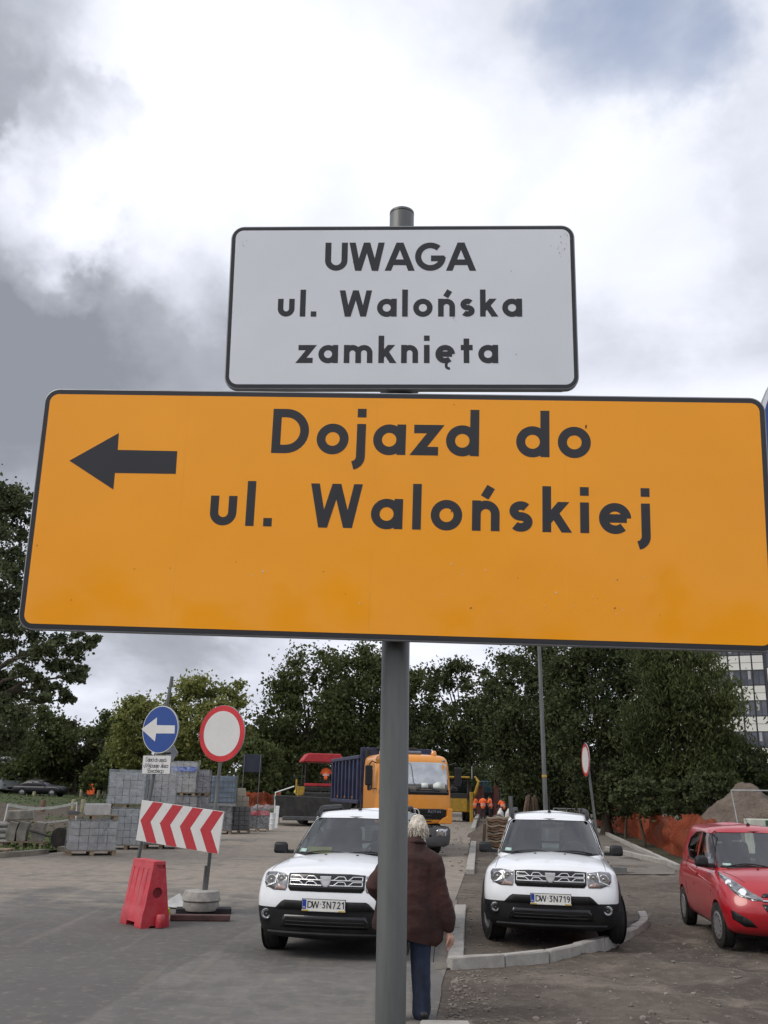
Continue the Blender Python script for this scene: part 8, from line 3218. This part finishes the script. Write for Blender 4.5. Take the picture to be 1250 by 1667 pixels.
rl_ = thing('railing', 'dark steel railing low behind the roof of the right white suv', 'railing')
ra, rb2 = D(901, 1316, 58), D(965, 1318, 58)
MB().tube([tuple(ra), tuple(rb2)], 0.035, 8).build('top_tube', STEEL, rl_)
MB().tube([(ra.x, ra.y, 0.35), (rb2.x, rb2.y, 0.35)], 0.03, 8).build('lower_tube', STEEL, rl_)
for k in range(4):
    p = ra.lerp(rb2, k / 3)
    MB().tube([(p.x, p.y, 0), tuple(p)], 0.035, 8).build('post', STEEL, rl_)
TIMB = pmat('brown_timber', (0.115, 0.080, 0.055), rough=0.9, var=0.25, vscale=3, stretch=(5, 5, 0.6))
tp_ = thing('timber_props', 'brown timber props leaning together left of the lamp post', 'timber props')
for k in range(7):
    a, b = D(848 + 5.2 * k, 1330, 52 + 0.15 * k), D(856 + 2.6 * k + random.uniform(-3, 3), 1296 + random.uniform(-2, 8), 52.6)
    MB().tube([(a.x, a.y, 0.0), tuple(b)], [0.10, 0.08], 7).build('prop', TIMB, tp_)
p = D(832, 1290, 40)
o = MB().tube([(p.x, 40, 0), (p.x - 0.02, 40, D(832, 1296, 40).z)], 0.09, 10).build('grey_post', GALV, None, smooth=40)
tag(o, 'short thick grey post between the worker in the cap and the timber props', 'post')
# stack of curved boards behind the right-hand car's mirror
sk = D(815, 1290, 36)
bs_ = thing('board_stack', 'stack of warped brown boards beside the mirror of the right white suv', 'board stack', (sk.x, 36, 0.0), R_(-8))
for k in range(13):
    z = 0.06 + 0.085 * k
    vs, fs = [], []
    L, W_ = 1.0 + random.uniform(-.05, .05), 0.9
    for i in range(13):
        x = -L / 2 + L * i / 12
        zz = z + 0.022 * math.sin(x * 14 + 0.3 * k) + 0.012 * math.sin(k * 2.1 + x * 5)
        for y in (-W_ / 2, W_ / 2):
            for d_ in (0, 0.058):
                vs.append((x + random.uniform(-.004, .004), y + 0.02 * math.sin(k * 3.3), zz + d_))
    for i in range(12):
        a = i * 4
        fs += [(a, a + 4, a + 5, a + 1), (a + 2, a + 3, a + 7, a + 6), (a + 1, a + 5, a + 7, a + 3), (a, a + 2, a + 6, a + 4)]
    fs += [(0, 1, 3, 2), (48, 50, 51, 49)]
    mb = MB().add(vs, fs)
    mb.build('board', pmat('warped_brown_board', (0.20, 0.125, 0.075), rough=0.85, var=0.25, vscale=4) if k % 3 else pmat('pale_board', (0.30, 0.235, 0.165), rough=0.85, var=0.2, vscale=4), bs_)
MB().box((-0.60, -0.30, 0.45), (0.10, 0.30, 0.90), rot=(0, R_(4), 0)).build('side_post', TIMB, bs_, bevel=0.01)

# works clutter beyond the kerbs
q = D(804, 1290, 92)
rb3 = thing('water_barrier', 'red plastic barrier standing beside the orange workers', 'road barrier', (q.x, 92, 0.0), R_(20))
MB().prism([(-0.40, 0.0), (0.40, 0.0), (0.36, 0.3), (0.2, 1.3), (-0.2, 1.3), (-0.36, 0.3)], 0, 1.2, 'xz').build('body', RED_PE, rb3, bevel=0.03)
for px, Y, lab in ((814, 74, 'white bulk bag just right of the red works barrier'), (827, 73, 'white bulk bag next to the short thick grey post')):
    q = D(px, 1290, Y)
    bg = blob([([(0, 0, 0.12), (0, 0, 0.55), (0.02, 0, 0.85)], [0.30, 0.24, 0.10])], 0.05, 5, 'bulk_bag')
    o = link('bulk_bag', shade(bg), WHITEP, None)
    o.location = (q.x, Y, 0)
    tag(o, lab, 'bag', 'white bulk bags by the road works')
BRICKR = pmat('brick_red_panel', (0.20, 0.075, 0.06), rough=0.9, var=0.2)
for px, w_, lab, Y in ((780, 0.72, 'brick-red cabinet behind the second orange worker', 88), (807, 0.45, 'narrow brick-red cabinet right of the dark excavator', 88)):
    q = D(px, 1290, Y)
    zt3 = D(px, 1279, Y).z
    c_ = thing('site_cabinet', lab, 'cabinet', (q.x, Y, 0), 0, 'brick-red site cabinets')
    MB().box((0, 0, zt3 / 2), (w_, 0.5, zt3)).build('case', BRICKR, c_, bevel=0.03)
    MB().box((0, -0.27, zt3 * 0.5), (w_ * 0.8, 0.03, zt3 * 0.7)).build('door', BRICKR, c_, bevel=0.01)
q = D(795, 1290, 90)
ex = thing('excavator', 'dark excavator with teal cab behind the orange workers', 'excavator', (q.x, 90, 0), R_(10))
MB().box((0, 0, 0.5), (2.0, 2.6, 0.8)).build('tracks', MACHD, ex, bevel=0.15)
MB().box((0.1, 0.2, 1.55), (1.7, 2.2, 1.1)).build('house', MACHD, ex, bevel=0.1)
MB().box((-0.4, -0.3, 2.45), (0.9, 1.0, 1.1)).build('cab', pmat('teal_cab', (0.02, 0.085, 0.11), rough=0.4), ex, bevel=0.1)
MB().tube([(0.4, -0.8, 1.8), (0.7, -1.6, 2.9), (0.9, -2.2, 2.0), (0.95, -2.4, 0.9)], [0.16, 0.16, 0.13, 0.10], 8).build('boom', MACHD, ex)
# small loose block on the dirt by the pavement end
g = G(1006, 1422)
o = link('stone_block', stone_mesh(0.42, 0.3, 0.16, 55, 0.02), DARKB, None)
o.location = (g.x, g.y, 0.0)
o.rotation_euler = (0, 0, R_(-12))
tag(o, 'dark stone block lying at the end of the pavement strip', 'stone')
